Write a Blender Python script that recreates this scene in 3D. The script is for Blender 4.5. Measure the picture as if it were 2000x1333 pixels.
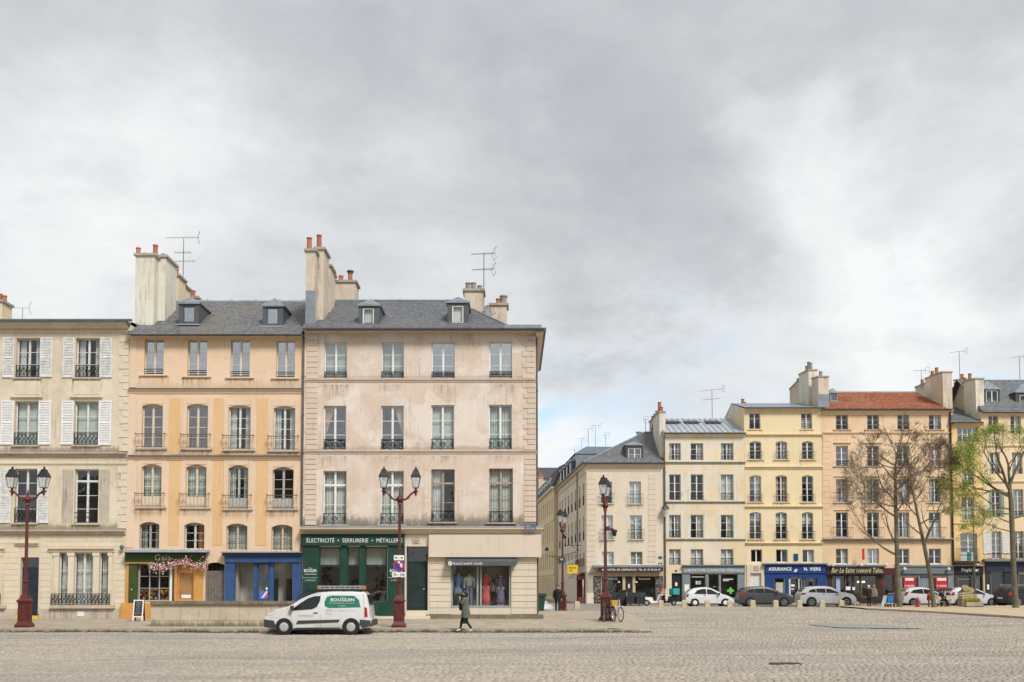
import bpy, bmesh, math, random
import numpy as np
from mathutils import Vector, Matrix
for _o in list(bpy.data.objects): bpy.data.objects.remove(_o)
S = bpy.context.scene
COL = S.collection
RN = random.Random(11)
PI = math.pi

# ------------------------------------------------------------------ camera
F, W_, H_ = 2000.0, 2000.0, 1333.0           # focal length and frame in photo pixels
PITCH = math.radians(3.0); CAMZ = 1.85; HOR = 1146.0
CY = HOR - F*math.tan(PITCH)
cd = bpy.data.cameras.new('camera'); cam = bpy.data.objects.new('camera', cd); COL.objects.link(cam)
cam.location = (0, 0, CAMZ); cam.rotation_euler = (PI/2+PITCH, 0, 0)
cd.sensor_width = 36.0; cd.lens = 36.0*F/W_; cd.shift_y = (CY-H_/2)/W_
cd.clip_start = 0.1; cd.clip_end = 6000
S.camera = cam
# ------------------------------------------------------------------ world: overcast sky with breaks of blue
EXPO = 1.12
SUN_EL, SUN_AZ = math.radians(46), math.radians(148)      # azimuth clockwise from +Y
w = bpy.data.worlds.new('World'); S.world = w; w.use_nodes = True
nt = w.node_tree; nt.nodes.clear()
def N(t, **k):
    n = nt.nodes.new(t)
    for a, b in k.items(): setattr(n, a, b)
    return n
def L(a, b): nt.links.new(a, b)
def M2(op, a, b, clamp=False):
    n = N('ShaderNodeMath', operation=op, use_clamp=clamp)
    for i, v in enumerate((a, b)):
        if v is None: continue
        if isinstance(v, (int, float)): n.inputs[i].default_value = v
        else: L(v, n.inputs[i])
    return n.outputs[0]
def MR(v, a, b, c=0.0, d=1.0, smooth=True):
    n = N('ShaderNodeMapRange', interpolation_type='SMOOTHSTEP' if smooth else 'LINEAR')
    L(v, n.inputs[0])
    for i, q in enumerate((a, b, c, d)): n.inputs[i+1].default_value = q
    return n.outputs[0]
def MIXC(f, a, b):
    n = N('ShaderNodeMix', data_type='RGBA')
    if isinstance(f, (int, float)): n.inputs[0].default_value = f
    else: L(f, n.inputs[0])
    for i, v in ((6, a), (7, b)):
        if isinstance(v, tuple): n.inputs[i].default_value = (*v, 1)
        else: L(v, n.inputs[i])
    return n.outputs[2]
sky = N('ShaderNodeTexSky', sky_type='NISHITA', sun_disc=False, sun_elevation=SUN_EL, sun_rotation=SUN_AZ)
tc = N('ShaderNodeTexCoord'); sx = N('ShaderNodeSeparateXYZ'); L(tc.outputs['Generated'], sx.inputs[0])
zp = M2('ADD', M2('MAXIMUM', sx.outputs[2], 0.0), 0.34)
cb = N('ShaderNodeCombineXYZ')
L(M2('DIVIDE', sx.outputs[0], zp), cb.inputs[0]); L(M2('DIVIDE', sx.outputs[1], zp), cb.inputs[1])
def noise(scale, detail, rough, dist, off, col=False):
    mp = N('ShaderNodeMapping'); mp.inputs['Location'].default_value = off; L(cb.outputs[0], mp.inputs[0])
    n = N('ShaderNodeTexNoise'); L(mp.outputs[0], n.inputs['Vector'])
    n.inputs['Scale'].default_value = scale; n.inputs['Detail'].default_value = detail
    n.inputs['Roughness'].default_value = rough; n.inputs['Distortion'].default_value = dist
    return n.outputs[1] if col else n.outputs[0]
def VM(op, a, b):
    n = N('ShaderNodeVectorMath', operation=op)
    for i, v in enumerate((a, b)):
        if isinstance(v, tuple): n.inputs[i].default_value = v
        else: L(v, n.inputs[i])
    return n.outputs['Value'] if op == 'DISTANCE' else n.outputs[0]
wd = VM('ADD', tc.outputs['Generated'], VM('MULTIPLY', VM('SUBTRACT', noise(2.0, 6, 0.6, 0.2, (4.0, 9.0, 0.0), True), (0.5, 0.5, 0.5)), (0.42, 0.42, 0.42)))
def bank(az, el, sig):
    """soft mass of cloud in a direction given as photo pixels, size in pixels"""
    u, v = (az-1000)/2000, (HOR-el)/2000; d = Vector((u, 1, v)).normalized()
    q_ = M2('DIVIDE', VM('DISTANCE', wd, tuple(d)), sig/2000.0)
    return M2('EXPONENT', M2('MULTIPLY', M2('MULTIPLY', q_, q_), -1.0), None)
val = M2('ADD', M2('MULTIPLY', noise(1.3, 3, 0.5, 0.3, (3.1, 1.7, 0.0)), 0.28), M2('ADD', M2('MULTIPLY', noise(3.4, 9, 0.62, 0.3, (7.3, 2.2, 1.0)), 0.66), M2('MULTIPLY', noise(8.0, 9, 0.62, 0.3, (1.3, 8.2, 2.0)), 0.24)))
val = M2('ADD', val, -0.135)
for (az, el, sg, am) in ((30, 440, 230, .50), (340, 310, 160, .30), (430, 570, 230, .18), (1590, 380, 150, .34), (1730, 280, 100, .14), (1990, 300, 110, .20), (1560, 250, 120, .08), (1700, 640, 180, .36), (1930, 650, 180, .62), (1400, 700, 200, .16), (1130, 850, 220, .62), (960, 140, 120, .16), (900, 430, 170, .22), (1320, 120, 420, -.16), (230, 60, 340, -.08), (760, 200, 230, -.12), (1240, 500, 260, -.08), (1480, 560, 150, -.06), (1880, 480, 120, -.20), (1850, 60, 260, -.05)):
    val = M2('ADD', val, M2('MULTIPLY', bank(az, el, sg), am))
K = 10.0/2**EXPO
lowz = MR(sx.outputs[2], 0.0, 0.20, 1.0, 0.0)            # thinner, brighter cloud towards the horizon
val = M2('ADD', val, M2('MULTIPLY', lowz, 0.36))
ramp = N('ShaderNodeValToRGB'); L(val, ramp.inputs[0]); ramp.color_ramp.interpolation = 'B_SPLINE'
for i_, (ps, cl) in enumerate(((0.08, (.42, .443, .478)), (0.32, (.545, .57, .60)), (0.55, (.70, .725, .745)), (0.92, (.95, .96, .965)))):
    e_ = ramp.color_ramp.elements[i_] if i_ < 2 else ramp.color_ramp.elements.new(ps)
    e_.position = ps; e_.color = (*cl, 1)
ccol = VM('MULTIPLY', ramp.outputs[0], (K, K, K))
gap = noise(2.4, 6, 0.55, 0.4, (2.9, 5.1, 4.0))
gsum = M2('ADD', M2('ADD', M2('MULTIPLY', bank(1210, 815, 150), 1.1), M2('MULTIPLY', bank(1960, 690, 110), 1.3)), M2('MULTIPLY', bank(1085, 800, 90), .8))
gapm = M2('ADD', M2('MULTIPLY', MR(gap, 0.40, 0.58), gsum), M2('MULTIPLY', MR(gap, 0.60, 0.72), MR(sx.outputs[2], 0.05, 0.2, 0.5, 0.0)), True)
blue = MIXC(0.6, sky.outputs[0], (0.56*K, 0.75*K, 0.93*K))
allc = MIXC(M2('MULTIPLY', gapm, 0.9), ccol, blue)
bg = N('ShaderNodeBackground'); L(allc, bg.inputs[0]); bg.inputs[1].default_value = 0.10
wo = N('ShaderNodeOutputWorld'); L(bg.outputs[0], wo.inputs[0])
# ------------------------------------------------------------------ sun behind thin cloud, exposure
sl = bpy.data.lights.new('sun', 'SUN'); sl.energy = 1.5; sl.angle = math.radians(16); sl.color = (1.0, 0.975, 0.94)
sun = bpy.data.objects.new('sun', sl); COL.objects.link(sun)
_d = Vector((math.sin(SUN_AZ)*math.cos(SUN_EL), math.cos(SUN_AZ)*math.cos(SUN_EL), math.sin(SUN_EL)))
sun.rotation_euler = (-_d).to_track_quat('-Z', 'Y').to_euler(); sun.location = (0, -20, 60)
S.view_settings.view_transform = 'Standard'; S.view_settings.look = 'None'
S.view_settings.exposure = EXPO; S.view_settings.gamma = 1.0; S.view_settings.use_curve_mapping = False
S.render.engine = 'CYCLES'
S.cycles.max_bounces = 8; S.cycles.diffuse_bounces = 3; S.cycles.glossy_bounces = 3
S.cycles.transparent_max_bounces = 12; S.cycles.caustics_reflective = False; S.cycles.caustics_refractive = False
S.cycles.use_denoising = True

# ------------------------------------------------------------------ measuring: photo pixel at a real depth -> metres
def _ray(px, py):
    u = (px-W_/2)/F; v = -(py-CY)/F
    return u, math.cos(PITCH)-v*math.sin(PITCH), math.sin(PITCH)+v*math.cos(PITCH)
def at(px, py, Y):
    a, b, c = _ray(px, py); t = Y/b
    return a*t, Y, CAMZ+c*t
def xx(px, py, Y): return at(px, py, Y)[0]
def zz(py, Y): return at(1000, py, Y)[2]

# ------------------------------------------------------------------ materials
MATS = {}
def newmat(name):
    m = bpy.data.materials.new(name); m.use_nodes = True; m.node_tree.nodes.clear(); MATS[name] = m
    return m, m.node_tree
class NB:
    def __init__(s, t): s.t = t
    def n(s, ty, **k):
        q = s.t.nodes.new(ty)
        for a, b in k.items(): setattr(q, a, b)
        return q
    def l(s, a, b): s.t.links.new(a, b)
    def pos(s, scale=(1, 1, 1), loc=(0, 0, 0)):
        g = s.n('ShaderNodeNewGeometry'); mp = s.n('ShaderNodeMapping')
        mp.inputs['Scale'].default_value = scale; mp.inputs['Location'].default_value = loc
        s.l(g.outputs['Position'], mp.inputs[0]); return mp.outputs[0]
    def noise(s, vec, scale, detail=4, rough=0.55, dist=0.0):
        q = s.n('ShaderNodeTexNoise'); s.l(vec, q.inputs['Vector'])
        q.inputs['Scale'].default_value = scale; q.inputs['Detail'].default_value = detail
        q.inputs['Roughness'].default_value = rough; q.inputs['Distortion'].default_value = dist
        return q.outputs[0]
    def mr(s, v, a, b, c=0.0, d=1.0):
        q = s.n('ShaderNodeMapRange', interpolation_type='SMOOTHSTEP'); s.l(v, q.inputs[0])
        for i, z in enumerate((a, b, c, d)): q.inputs[i+1].default_value = z
        return q.outputs[0]
    def mul(s, a, b):
        q = s.n('ShaderNodeMath', operation='MULTIPLY')
        for i, v in enumerate((a, b)):
            if isinstance(v, (int, float)): q.inputs[i].default_value = v
            else: s.l(v, q.inputs[i])
        return q.outputs[0]
    def mix(s, f, a, b, blend='MIX'):
        q = s.n('ShaderNodeMix', data_type='RGBA', blend_type=blend)
        if isinstance(f, (int, float)): q.inputs[0].default_value = f
        else: s.l(f, q.inputs[0])
        for i, v in ((6, a), (7, b)):
            if isinstance(v, tuple): q.inputs[i].default_value = (*v, 1)
            else: s.l(v, q.inputs[i])
        return q.outputs[2]
    def grey(s, v):
        q = s.n('ShaderNodeCombineColor')
        for i in range(3): s.l(v, q.inputs[i])
        return q.outputs[0]
    def out(s, col, rough=0.8, metal=0.0, bump=None, bstr=0.3, bdist=0.02, spec=0.5, coat=0.0):
        p = s.n('ShaderNodeBsdfPrincipled'); o = s.n('ShaderNodeOutputMaterial')
        if isinstance(col, tuple): p.inputs['Base Color'].default_value = (*col, 1)
        else: s.l(col, p.inputs['Base Color'])
        if isinstance(rough, (int, float)): p.inputs['Roughness'].default_value = rough
        else: s.l(rough, p.inputs['Roughness'])
        p.inputs['Metallic'].default_value = metal; p.inputs['Specular IOR Level'].default_value = spec
        p.inputs['Coat Weight'].default_value = coat; p.inputs['Coat Roughness'].default_value = 0.05
        if bump is not None:
            b = s.n('ShaderNodeBump'); s.l(bump, b.inputs['Height'])
            b.inputs['Strength'].default_value = bstr; b.inputs['Distance'].default_value = bdist
            s.l(b.outputs[0], p.inputs['Normal'])
        s.l(p.outputs[0], o.inputs[0]); return p
def plain(name, col, rough=0.6, metal=0.0, var=0.10, scale=3.0, spec=0.4, coat=0.0, bump=0.0):
    """painted or solid surface with slight wear"""
    m, t = newmat(name); b = NB(t)
    n = b.noise(b.pos(), scale, 5, 0.6)
    k = b.mr(n, 0.3, 0.7, 1-var, 1+var)
    c = b.mix(1.0, col, b.grey(k), 'MULTIPLY')
    b.out(c, rough, metal, n if bump else None, bump, 0.01, spec, coat); return m
def plaster(name, c1, c2, c3, blot=0.55, streak=0.5, sc=0.45, rough=0.9, ledges=(), gcol=(0.20, 0.165, 0.12), patch=0.0, cracks=0.0):
    """old lime render: patches of a second tone, weather streaks, fine mottling"""
    m, t = newmat(name); b = NB(t)
    off = (RN.uniform(0, 50), 0, RN.uniform(0, 50))
    p = b.pos(loc=off)
    a = b.noise(p, sc, 6, 0.62, 0.5)
    a2 = b.noise(p, sc*3.3, 5, 0.65, 0.3)
    st = b.noise(b.pos((2.6, 2.6, 0.22), off), 1.0, 6, 0.65, 0.2)
    st2 = b.noise(p, 0.9, 4, 0.6)
    f = b.noise(p, 22, 4, 0.7)
    c = b.mix(b.mul(b.mr(a, 0.42, 0.62), blot), c1, c2)
    c = b.mix(b.mul(b.mr(a2, 0.52, 0.72), blot*0.6), c, tuple(x*1.12 for x in c2))
    vo = b.n('ShaderNodeTexVoronoi', distance='CHEBYCHEV'); vo.inputs['Scale'].default_value = 0.42; vo.inputs['Randomness'].default_value = 0.9
    wv = b.n('ShaderNodeVectorMath', operation='ADD'); b.l(p, wv.inputs[0]); wm = b.n('ShaderNodeVectorMath', operation='SCALE'); q_ = b.n('ShaderNodeTexNoise'); q_.inputs['Scale'].default_value = 1.7; q_.inputs['Detail'].default_value = 4; b.l(p, q_.inputs['Vector']); b.l(q_.outputs[1], wm.inputs[0]); wm.inputs['Scale'].default_value = 0.5; b.l(wm.outputs[0], wv.inputs[1]); b.l(wv.outputs[0], vo.inputs['Vector'])
    sp_ = b.n('ShaderNodeSeparateColor'); b.l(vo.outputs['Color'], sp_.inputs[0])
    c = b.mix(b.mul(b.mr(sp_.outputs[0], 0.62, 0.66), patch), c, tuple(min(.85, x*1.10+.02) for x in c2)); c = b.mix(b.mul(b.mr(sp_.outputs[1], 0.72, 0.76), patch), c, tuple(x*.5+y*.5 for x, y in zip(c1, c3)))
    c = b.mix(b.mul(b.mul(b.mr(st, 0.52, 0.74), b.mr(st2, 0.38, 0.62)), streak), c, c3)
    s3 = b.noise(b.pos((9, 9, 0.35), off), 1.0, 5, 0.6, 0.1); s4 = b.noise(b.pos(loc=(31, 7, 3)), 0.55, 5, 0.65, 0.3)
    c = b.mix(b.mul(b.mul(b.mr(s3, 0.50, 0.66), b.mr(s4, 0.47, 0.60)), streak*0.55), c, tuple(x*.62 for x in c3))
    cr = b.n('ShaderNodeTexVoronoi', feature='DISTANCE_TO_EDGE'); cr.inputs['Scale'].default_value = 0.55; wc = b.n('ShaderNodeVectorMath', operation='ADD'); b.l(p, wc.inputs[0]); wd_ = b.n('ShaderNodeVectorMath', operation='SCALE'); q2 = b.n('ShaderNodeTexNoise'); q2.inputs['Scale'].default_value = 3.0; q2.inputs['Detail'].default_value = 5; b.l(p, q2.inputs['Vector']); b.l(q2.outputs[1], wd_.inputs[0]); wd_.inputs['Scale'].default_value = 0.55; b.l(wd_.outputs[0], wc.inputs[1]); b.l(wc.outputs[0], cr.inputs['Vector'])
    c = b.mix(b.mul(b.mul(b.mr(cr.outputs['Distance'], 0.0, 0.012, 1.0, 0.0), b.mr(s4, 0.48, 0.56)), cracks), c, tuple(x*.45 for x in c3))
    if ledges:                      # rain splash and lichen growing up from ledges, ragged; also the dark kerb foot
        gm = b.n('ShaderNodeNewGeometry'); sz = b.n('ShaderNodeSeparateXYZ'); b.l(gm.outputs['Position'], sz.inputs[0])
        rg = b.noise(b.pos((1.3, 1.3, 0.5), off), 1.6, 8, 0.75, 0.8)
        for (zl, hh, am) in ledges:
            m1 = b.mr(sz.outputs[2], zl, zl+hh, 1.0, 0.0); m0 = b.mr(sz.outputs[2], zl-0.05, zl, 0.0, 1.0)
            q = b.n('ShaderNodeMath', operation='ADD'); b.l(b.mul(m1, 0.45), q.inputs[0]); b.l(rg, q.inputs[1])
            c = b.mix(b.mul(b.mul(b.mr(q.outputs[0], 0.70, 0.92), m0), b.mul(m1, am)), c, gcol)
    c = b.mix(1.0, c, b.grey(b.mr(f, 0.25, 0.75, 0.93, 1.07)), 'MULTIPLY')
    b.out(c, rough, 0, f, 0.25, 0.01, 0.2); return m
def stone(name, c1, c2, c3, sc=1.2):
    return plaster(name, c1, c2, c3, 0.7, 0.55, sc, 0.85)
def attr_mat(name, c1, c2, rough=0.75, c3=None, spec=0.3, bstr=0.4, bscale=30, big=0.5):
    """pieces (slates, tiles, cobbles): each piece's own tone from the attribute 'rnd', plus weathering"""
    m, t = newmat(name); b = NB(t)
    at_ = b.n('ShaderNodeAttribute', attribute_name='rnd')
    c = b.mix(at_.outputs['Fac'], c1, c2)
    p = b.pos()
    if c3: c = b.mix(b.mul(b.mr(b.noise(p, big, 6, 0.6, 0.4), 0.48, 0.66), 0.75), c, c3)
    f = b.noise(p, bscale, 4, 0.7)
    c = b.mix(1.0, c, b.grey(b.mr(f, 0.25, 0.75, 0.86, 1.14)), 'MULTIPLY')
    b.out(c, rough, 0, f, bstr, 0.01, spec); return m
def glass(name, fac, tint=(0.975, 0.985, 0.98), wav=0.012):
    m, t = newmat(name); b = NB(t)
    tr = b.n('ShaderNodeBsdfTransparent'); tr.inputs[0].default_value = (*tint, 1)
    gl = b.n('ShaderNodeBsdfGlossy'); gl.inputs['Roughness'].default_value = 0.03; gl.inputs[0].default_value = (0.95, 0.97, 1, 1)
    bp = b.n('ShaderNodeBump'); bp.inputs['Strength'].default_value = 0.25; bp.inputs['Distance'].default_value = wav
    b.l(b.noise(b.pos(), 2.2, 2), bp.inputs['Height']); b.l(bp.outputs[0], gl.inputs['Normal'])
    ge = b.n('ShaderNodeNewGeometry'); dt = b.n('ShaderNodeVectorMath', operation='DOT_PRODUCT'); b.l(ge.outputs['Incoming'], dt.inputs[0]); b.l(ge.outputs['Normal'], dt.inputs[1])
    ab = b.n('ShaderNodeMath', operation='ABSOLUTE'); b.l(dt.outputs['Value'], ab.inputs[0])
    om = b.n('ShaderNodeMath', operation='SUBTRACT', use_clamp=True); om.inputs[0].default_value = 1.0; b.l(ab.outputs[0], om.inputs[1])
    pw = b.n('ShaderNodeMath', operation='POWER'); b.l(om.outputs[0], pw.inputs[0]); pw.inputs[1].default_value = 5.0
    mx = b.n('ShaderNodeMath', operation='MULTIPLY_ADD'); b.l(pw.outputs[0], mx.inputs[0]); mx.inputs[1].default_value = 1.0-fac; mx.inputs[2].default_value = fac
    ms = b.n('ShaderNodeMixShader'); b.l(mx.outputs[0], ms.inputs[0]); b.l(tr.outputs[0], ms.inputs[1]); b.l(gl.outputs[0], ms.inputs[2])
    o = b.n('ShaderNodeOutputMaterial'); b.l(ms.outputs[0], o.inputs[0]); return m
def metalglossy(name, col, rough=0.3, coat=0.6):
    return plain(name, col, rough, 0.0, 0.03, 2.0, 0.5, coat)
def emis(name, col, st):
    m, t = newmat(name); b = NB(t)
    e = b.n('ShaderNodeEmission'); e.inputs[0].default_value = (*col, 1); e.inputs[1].default_value = st
    o = b.n('ShaderNodeOutputMaterial'); b.l(e.outputs[0], o.inputs[0]); return m

# ------------------------------------------------------------------ geometry helpers
class Fr:
    """local frame: u along a facade, w into it, z up"""
    def __init__(s, ox=0.0, oy=0.0, ang=0.0, oz=0.0, sc=1.0):
        s.ox, s.oy, s.ang, s.oz, s.sc = ox, oy, ang, oz, sc; s.c, s.s = math.cos(ang), math.sin(ang)
    def p(s, q):
        u, v, z = q[0]*s.sc, q[1]*s.sc, q[2]*s.sc
        return (s.ox+u*s.c-v*s.s, s.oy+u*s.s+v*s.c, s.oz+z)
WF = Fr()
ORG = {}
def org(p): return ORG.get(p.name, (0, 0, 0)) if p is not None else (0, 0, 0)
def thing(name, label, cat, loc=(0, 0, 0), group=None, kind=None):
    o = bpy.data.objects.new(name, None); COL.objects.link(o); o.location = loc; o.empty_display_size = 0.2
    ORG[o.name] = tuple(loc); tag(o, label, cat, group, kind); return o
def tag(o, label=None, cat=None, group=None, kind=None):
    for k, v in (('label', label), ('category', cat), ('group', group), ('kind', kind)):
        if v: o[k] = v
    return o
class MB:
    def __init__(s, fr=WF): s.v = []; s.f = []; s.m = []; s.r = []; s.fr = fr; s.rv = None
    def add(s, vs, fs, mi=0, r=None):
        n = len(s.v); s.v += [tuple(p) for p in vs]
        for f in fs: s.f.append(tuple(n+i for i in f)); s.m.append(mi); s.r.append(r)
        return s
    def box(s, a, b, c, d, e, f, mi=0, r=None):
        return s.add([(a, c, e), (b, c, e), (b, d, e), (a, d, e), (a, c, f), (b, c, f), (b, d, f), (a, d, f)],
                     [(0, 1, 5, 4), (1, 2, 6, 5), (2, 3, 7, 6), (3, 0, 4, 7), (4, 5, 6, 7), (3, 2, 1, 0)], mi, r)
    def quad(s, a, b, c, d, mi=0): return s.add([a, b, c, d], [(0, 1, 2, 3)], mi)
    def poly(s, pts, mi=0): return s.add(pts, [tuple(range(len(pts)))], mi)
    def ext(s, pts, lo, hi, axis='w', mi=0):
        """extrude a closed (u,z) outline along w (or (u,w) along z, or (w,z) along u)"""
        n = len(pts)
        def k(p, t): return (p[0], t, p[1]) if axis == 'w' else ((p[0], p[1], t) if axis == 'z' else (t, p[0], p[1]))
        vs = [k(p, lo) for p in pts]+[k(p, hi) for p in pts]
        fs = [tuple(range(n)), tuple(range(2*n-1, n-1, -1))]+[(i, i+n, (i+1) % n+n, (i+1) % n) for i in range(n)]
        return s.add(vs, fs, mi)
    def tube(s, p0, p1, r0, r1=None, n=6, mi=0, cap=True):
        r1 = r0 if r1 is None else r1
        a = Vector(p0); b = Vector(p1); d = b-a
        if d.length < 1e-6: return s
        d.normalize(); u = d.orthogonal().normalized(); v = d.cross(u)
        vs = []
        for q, r in ((a, r0), (b, r1)):
            for i in range(n):
                t = 2*PI*i/n; vs.append(tuple(q+u*(r*math.cos(t))+v*(r*math.sin(t))))
        fs = [(i, (i+1) % n, (i+1) % n+n, i+n) for i in range(n)]
        if cap: fs += [tuple(range(n-1, -1, -1)), tuple(range(n, 2*n))]
        return s.add(vs, fs, mi)
    def path(s, pts, r, n=6, mi=0):
        for i in range(len(pts)-1): s.tube(pts[i], pts[i+1], r if not isinstance(r, list) else r[i], r if not isinstance(r, list) else r[i+1], n, mi)
        return s
    def lathe(s, prof, c=(0, 0, 0), n=12, mi=0, cap=True, rot=0.0, axis='z'):
        vs = []; fs = []
        for (r, h) in prof:
            for i in range(n):
                t = 2*PI*i/n+rot
                a, b = r*math.cos(t), r*math.sin(t)
                if axis == 'z': vs.append((c[0]+a, c[1]+b, c[2]+h))
                elif axis == 'w': vs.append((c[0]+a, c[1]+h, c[2]+b))
                else: vs.append((c[0]+h, c[1]+a, c[2]+b))
        for j in range(len(prof)-1):
            for i in range(n): fs.append((j*n+i, j*n+(i+1) % n, (j+1)*n+(i+1) % n, (j+1)*n+i))
        if cap: fs.append(tuple(range(n-1, -1, -1))); fs.append(tuple(range((len(prof)-1)*n, len(prof)*n)))
        return s.add(vs, fs, mi)
    def ring(s, c, R, r, n=12, axis='w', mi=0, k=4, arc=(0, 2*PI)):
        pts = []
        for i in range(n+1):
            t = arc[0]+(arc[1]-arc[0])*i/n
            a, b = R*math.cos(t), R*math.sin(t)
            pts.append((c[0]+a, c[1], c[2]+b) if axis == 'w' else ((c[0]+a, c[1]+b, c[2]) if axis == 'z' else (c[0], c[1]+a, c[2]+b)))
        for i in range(n): s.tube(pts[i], pts[i+1], r, r, k, mi, cap=False)
        return s
    def ball(s, c, r, n=8, mi=0, sc=(1, 1, 1)):
        prof = [(max(0.001, math.sin(PI*i/n))*r, -math.cos(PI*i/n)*r) for i in range(n+1)]
        k = len(s.v); s.lathe(prof, (0, 0, 0), n+2, mi)
        for i in range(k, len(s.v)):
            p = s.v[i]; s.v[i] = (c[0]+p[0]*sc[0], c[1]+p[1]*sc[1], c[2]+p[2]*sc[2])
        return s
    def build(s, name, mats, parent=None, smooth=False, label=None, cat=None, group=None, kind=None, auto=None):
        o0 = org(parent); P = s.fr.p
        vs = [P(v) for v in s.v]
        if parent is not None: vs = [(v[0]-o0[0], v[1]-o0[1], v[2]-o0[2]) for v in vs]
        me = bpy.data.meshes.new(name); me.from_pydata(vs, [], s.f)
        ml = mats if isinstance(mats, (list, tuple)) else [mats]
        for m in ml: me.materials.append(m)
        if len(ml) > 1: me.polygons.foreach_set('material_index', s.m)
        if any(q is not None for q in s.r):
            a = me.attributes.new('rnd', 'FLOAT', 'FACE'); a.data.foreach_set('value', [q or 0.0 for q in s.r])
        if smooth: me.polygons.foreach_set('use_smooth', [True]*len(me.polygons))
        me.update()
        if auto is not None:
            me.polygons.foreach_set('use_smooth', [True]*len(me.polygons)); me.set_sharp_from_angle(angle=math.radians(auto))
        o = bpy.data.objects.new(name, me); COL.objects.link(o)
        if parent is not None: o.parent = parent; ORG[o.name] = o0
        tag(o, label, cat, group, kind); return o
_CUBE = {}
def cube(name, a, b, c, d, e, f, m, parent, fr=WF, label=None):
    """one box piece; alike pieces share mesh data"""
    if m.name not in _CUBE:
        q = MB().box(-.5, .5, -.5, .5, -.5, .5); me = bpy.data.meshes.new('piece_'+m.name); me.from_pydata(q.v, [], q.f); me.materials.append(m); _CUBE[m.name] = me
    o = bpy.data.objects.new(name, _CUBE[m.name]); COL.objects.link(o)
    o0 = org(parent); p = fr.p(((a+b)/2, (c+d)/2, (e+f)/2))
    o.location = (p[0]-o0[0], p[1]-o0[1], p[2]-o0[2]); o.rotation_euler = (0, 0, fr.ang)
    o.scale = (abs(b-a), abs(d-c), abs(f-e)); o.parent = parent
    if label: o['label'] = label
    return o
def bx(name, px0, px1, py0, py1, Y0, Y1, m, parent, sub=None):
    """box whose front face at depth Y0 covers a measured rectangle"""
    pm_ = (py0+py1)/2
    return cube(name, xx(px0, pm_, Y0), xx(px1, pm_, Y0), Y0, Y1, zz(py1, Y0), zz(py0, Y0), m, parent)
def txt(name, s, x0, x1, z0, z1, wv, m, parent, fr=WF, bold=0.0, shear=0.0, keep=False, depth=0.01):
    cu = bpy.data.curves.new('t', 'FONT'); cu.body = s; cu.size = 1; cu.offset = bold; cu.shear = shear; cu.resolution_u = 3; cu.space_character = 1.08
    ob = bpy.data.objects.new('t', cu); me = bpy.data.meshes.new_from_object(ob)
    bpy.data.objects.remove(ob)
    n = len(me.vertices); co = np.zeros(n*3); me.vertices.foreach_get('co', co); co = co.reshape(-1, 3)
    lo, hi = co.min(0), co.max(0)
    q = MB(fr)
    U = x0+(co[:, 0]-lo[0])/(hi[0]-lo[0])*(x1-x0); Z = z0+(co[:, 1]-lo[1])/(hi[1]-lo[1])*(z1-z0)
    q.add([(U[i], wv-depth, Z[i]) for i in range(n)], [tuple(p.vertices) for p in me.polygons])
    # sides give the letters a little body
    q.add([(U[i], wv, Z[i]) for i in range(n)], [])
    for e in me.edges:
        if e.is_loose: continue
    bpy.data.meshes.remove(me)
    return q.build(name, m, parent)
def tpx(name, s, px0, px1, py0, py1, Y, m, parent, **k):
    pm_ = (py0+py1)/2
    return txt(name, s, xx(px0, pm_, Y), xx(px1, pm_, Y), zz(py1, Y), zz(py0, Y), Y, m, parent, **k)
# ------------------------------------------------------------------ palette
P1 = plaster('limestone_beige', (0.635, 0.545, 0.4), (0.7, 0.615, 0.475), (0.4, 0.32, 0.225), 0.8, 0.65, 0.6, ledges=((zz(884, 50), .7, .8), (zz(1035, 50), .7, .8), (zz(1207, 50), .7, .9)), patch=.3, cracks=.3)
P1S = stone('limestone_block', (0.665, 0.575, 0.43), (0.72, 0.635, 0.495), (0.45, 0.365, 0.26))
P1D = plaster('weathered_limestone', (0.470, 0.402, 0.319), (0.540, 0.472, 0.389), (0.186, 0.156, 0.133), 0.8, 0.85, 1.4)
P2 = plaster('peach_render', (0.735, 0.535, 0.36), (0.755, 0.59, 0.435), (0.66, 0.45, 0.27), 0.7, 0.4, 0.5, ledges=((zz(760, 50), .8, .35), (zz(892, 50), .6, .35)), patch=.2, cracks=.2, gcol=(0.481, 0.335, 0.227))
P2O = plaster('ochre_render', (0.71, 0.455, 0.225), (0.735, 0.5, 0.28), (0.6, 0.365, 0.17), 0.6, 0.45)
P2T = plaster('peach_trim', (0.725, 0.545, 0.38), (0.74, 0.585, 0.435), (0.54, 0.37, 0.245), 0.6, 0.4)
P3 = plaster('rose_beige_render', (0.639, 0.514, 0.410), (0.704, 0.622, 0.548), (0.579, 0.416, 0.294), 1.0, 0.75, 0.5, ledges=((zz(1029, 50), 1.3, .95), (zz(880, 50), .45, .45), (zz(740, 50), .35, .4)), patch=.5, cracks=.35)
P3S = stone('rose_stone_block', (0.639, 0.514, 0.410), (0.686, 0.578, 0.483), (0.503, 0.374, 0.283))
P3C = plaster('cream_stone', (0.667, 0.577, 0.447), (0.698, 0.617, 0.495), (0.518, 0.432, 0.315), 0.6, 0.4)
PBAND = plaster('cream_band', (0.667, 0.568, 0.464), (0.687, 0.588, 0.488), (0.527, 0.433, 0.333), 0.4, 0.3)
PA = plaster('ivory_render', (0.697, 0.602, 0.468), (0.718, 0.632, 0.506), (0.538, 0.452, 0.335), 0.5, 0.50, patch=.22, cracks=.15)
PAS = stone('ivory_block', (0.676, 0.572, 0.438), (0.707, 0.612, 0.487), (0.527, 0.433, 0.333))
PB = plaster('pale_yellow_render', (0.75, 0.6, 0.37), (0.71, 0.645, 0.535), (0.52, 0.42, 0.29), 1.0, 0.60, 0.5, patch=.22, cracks=.15)
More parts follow.
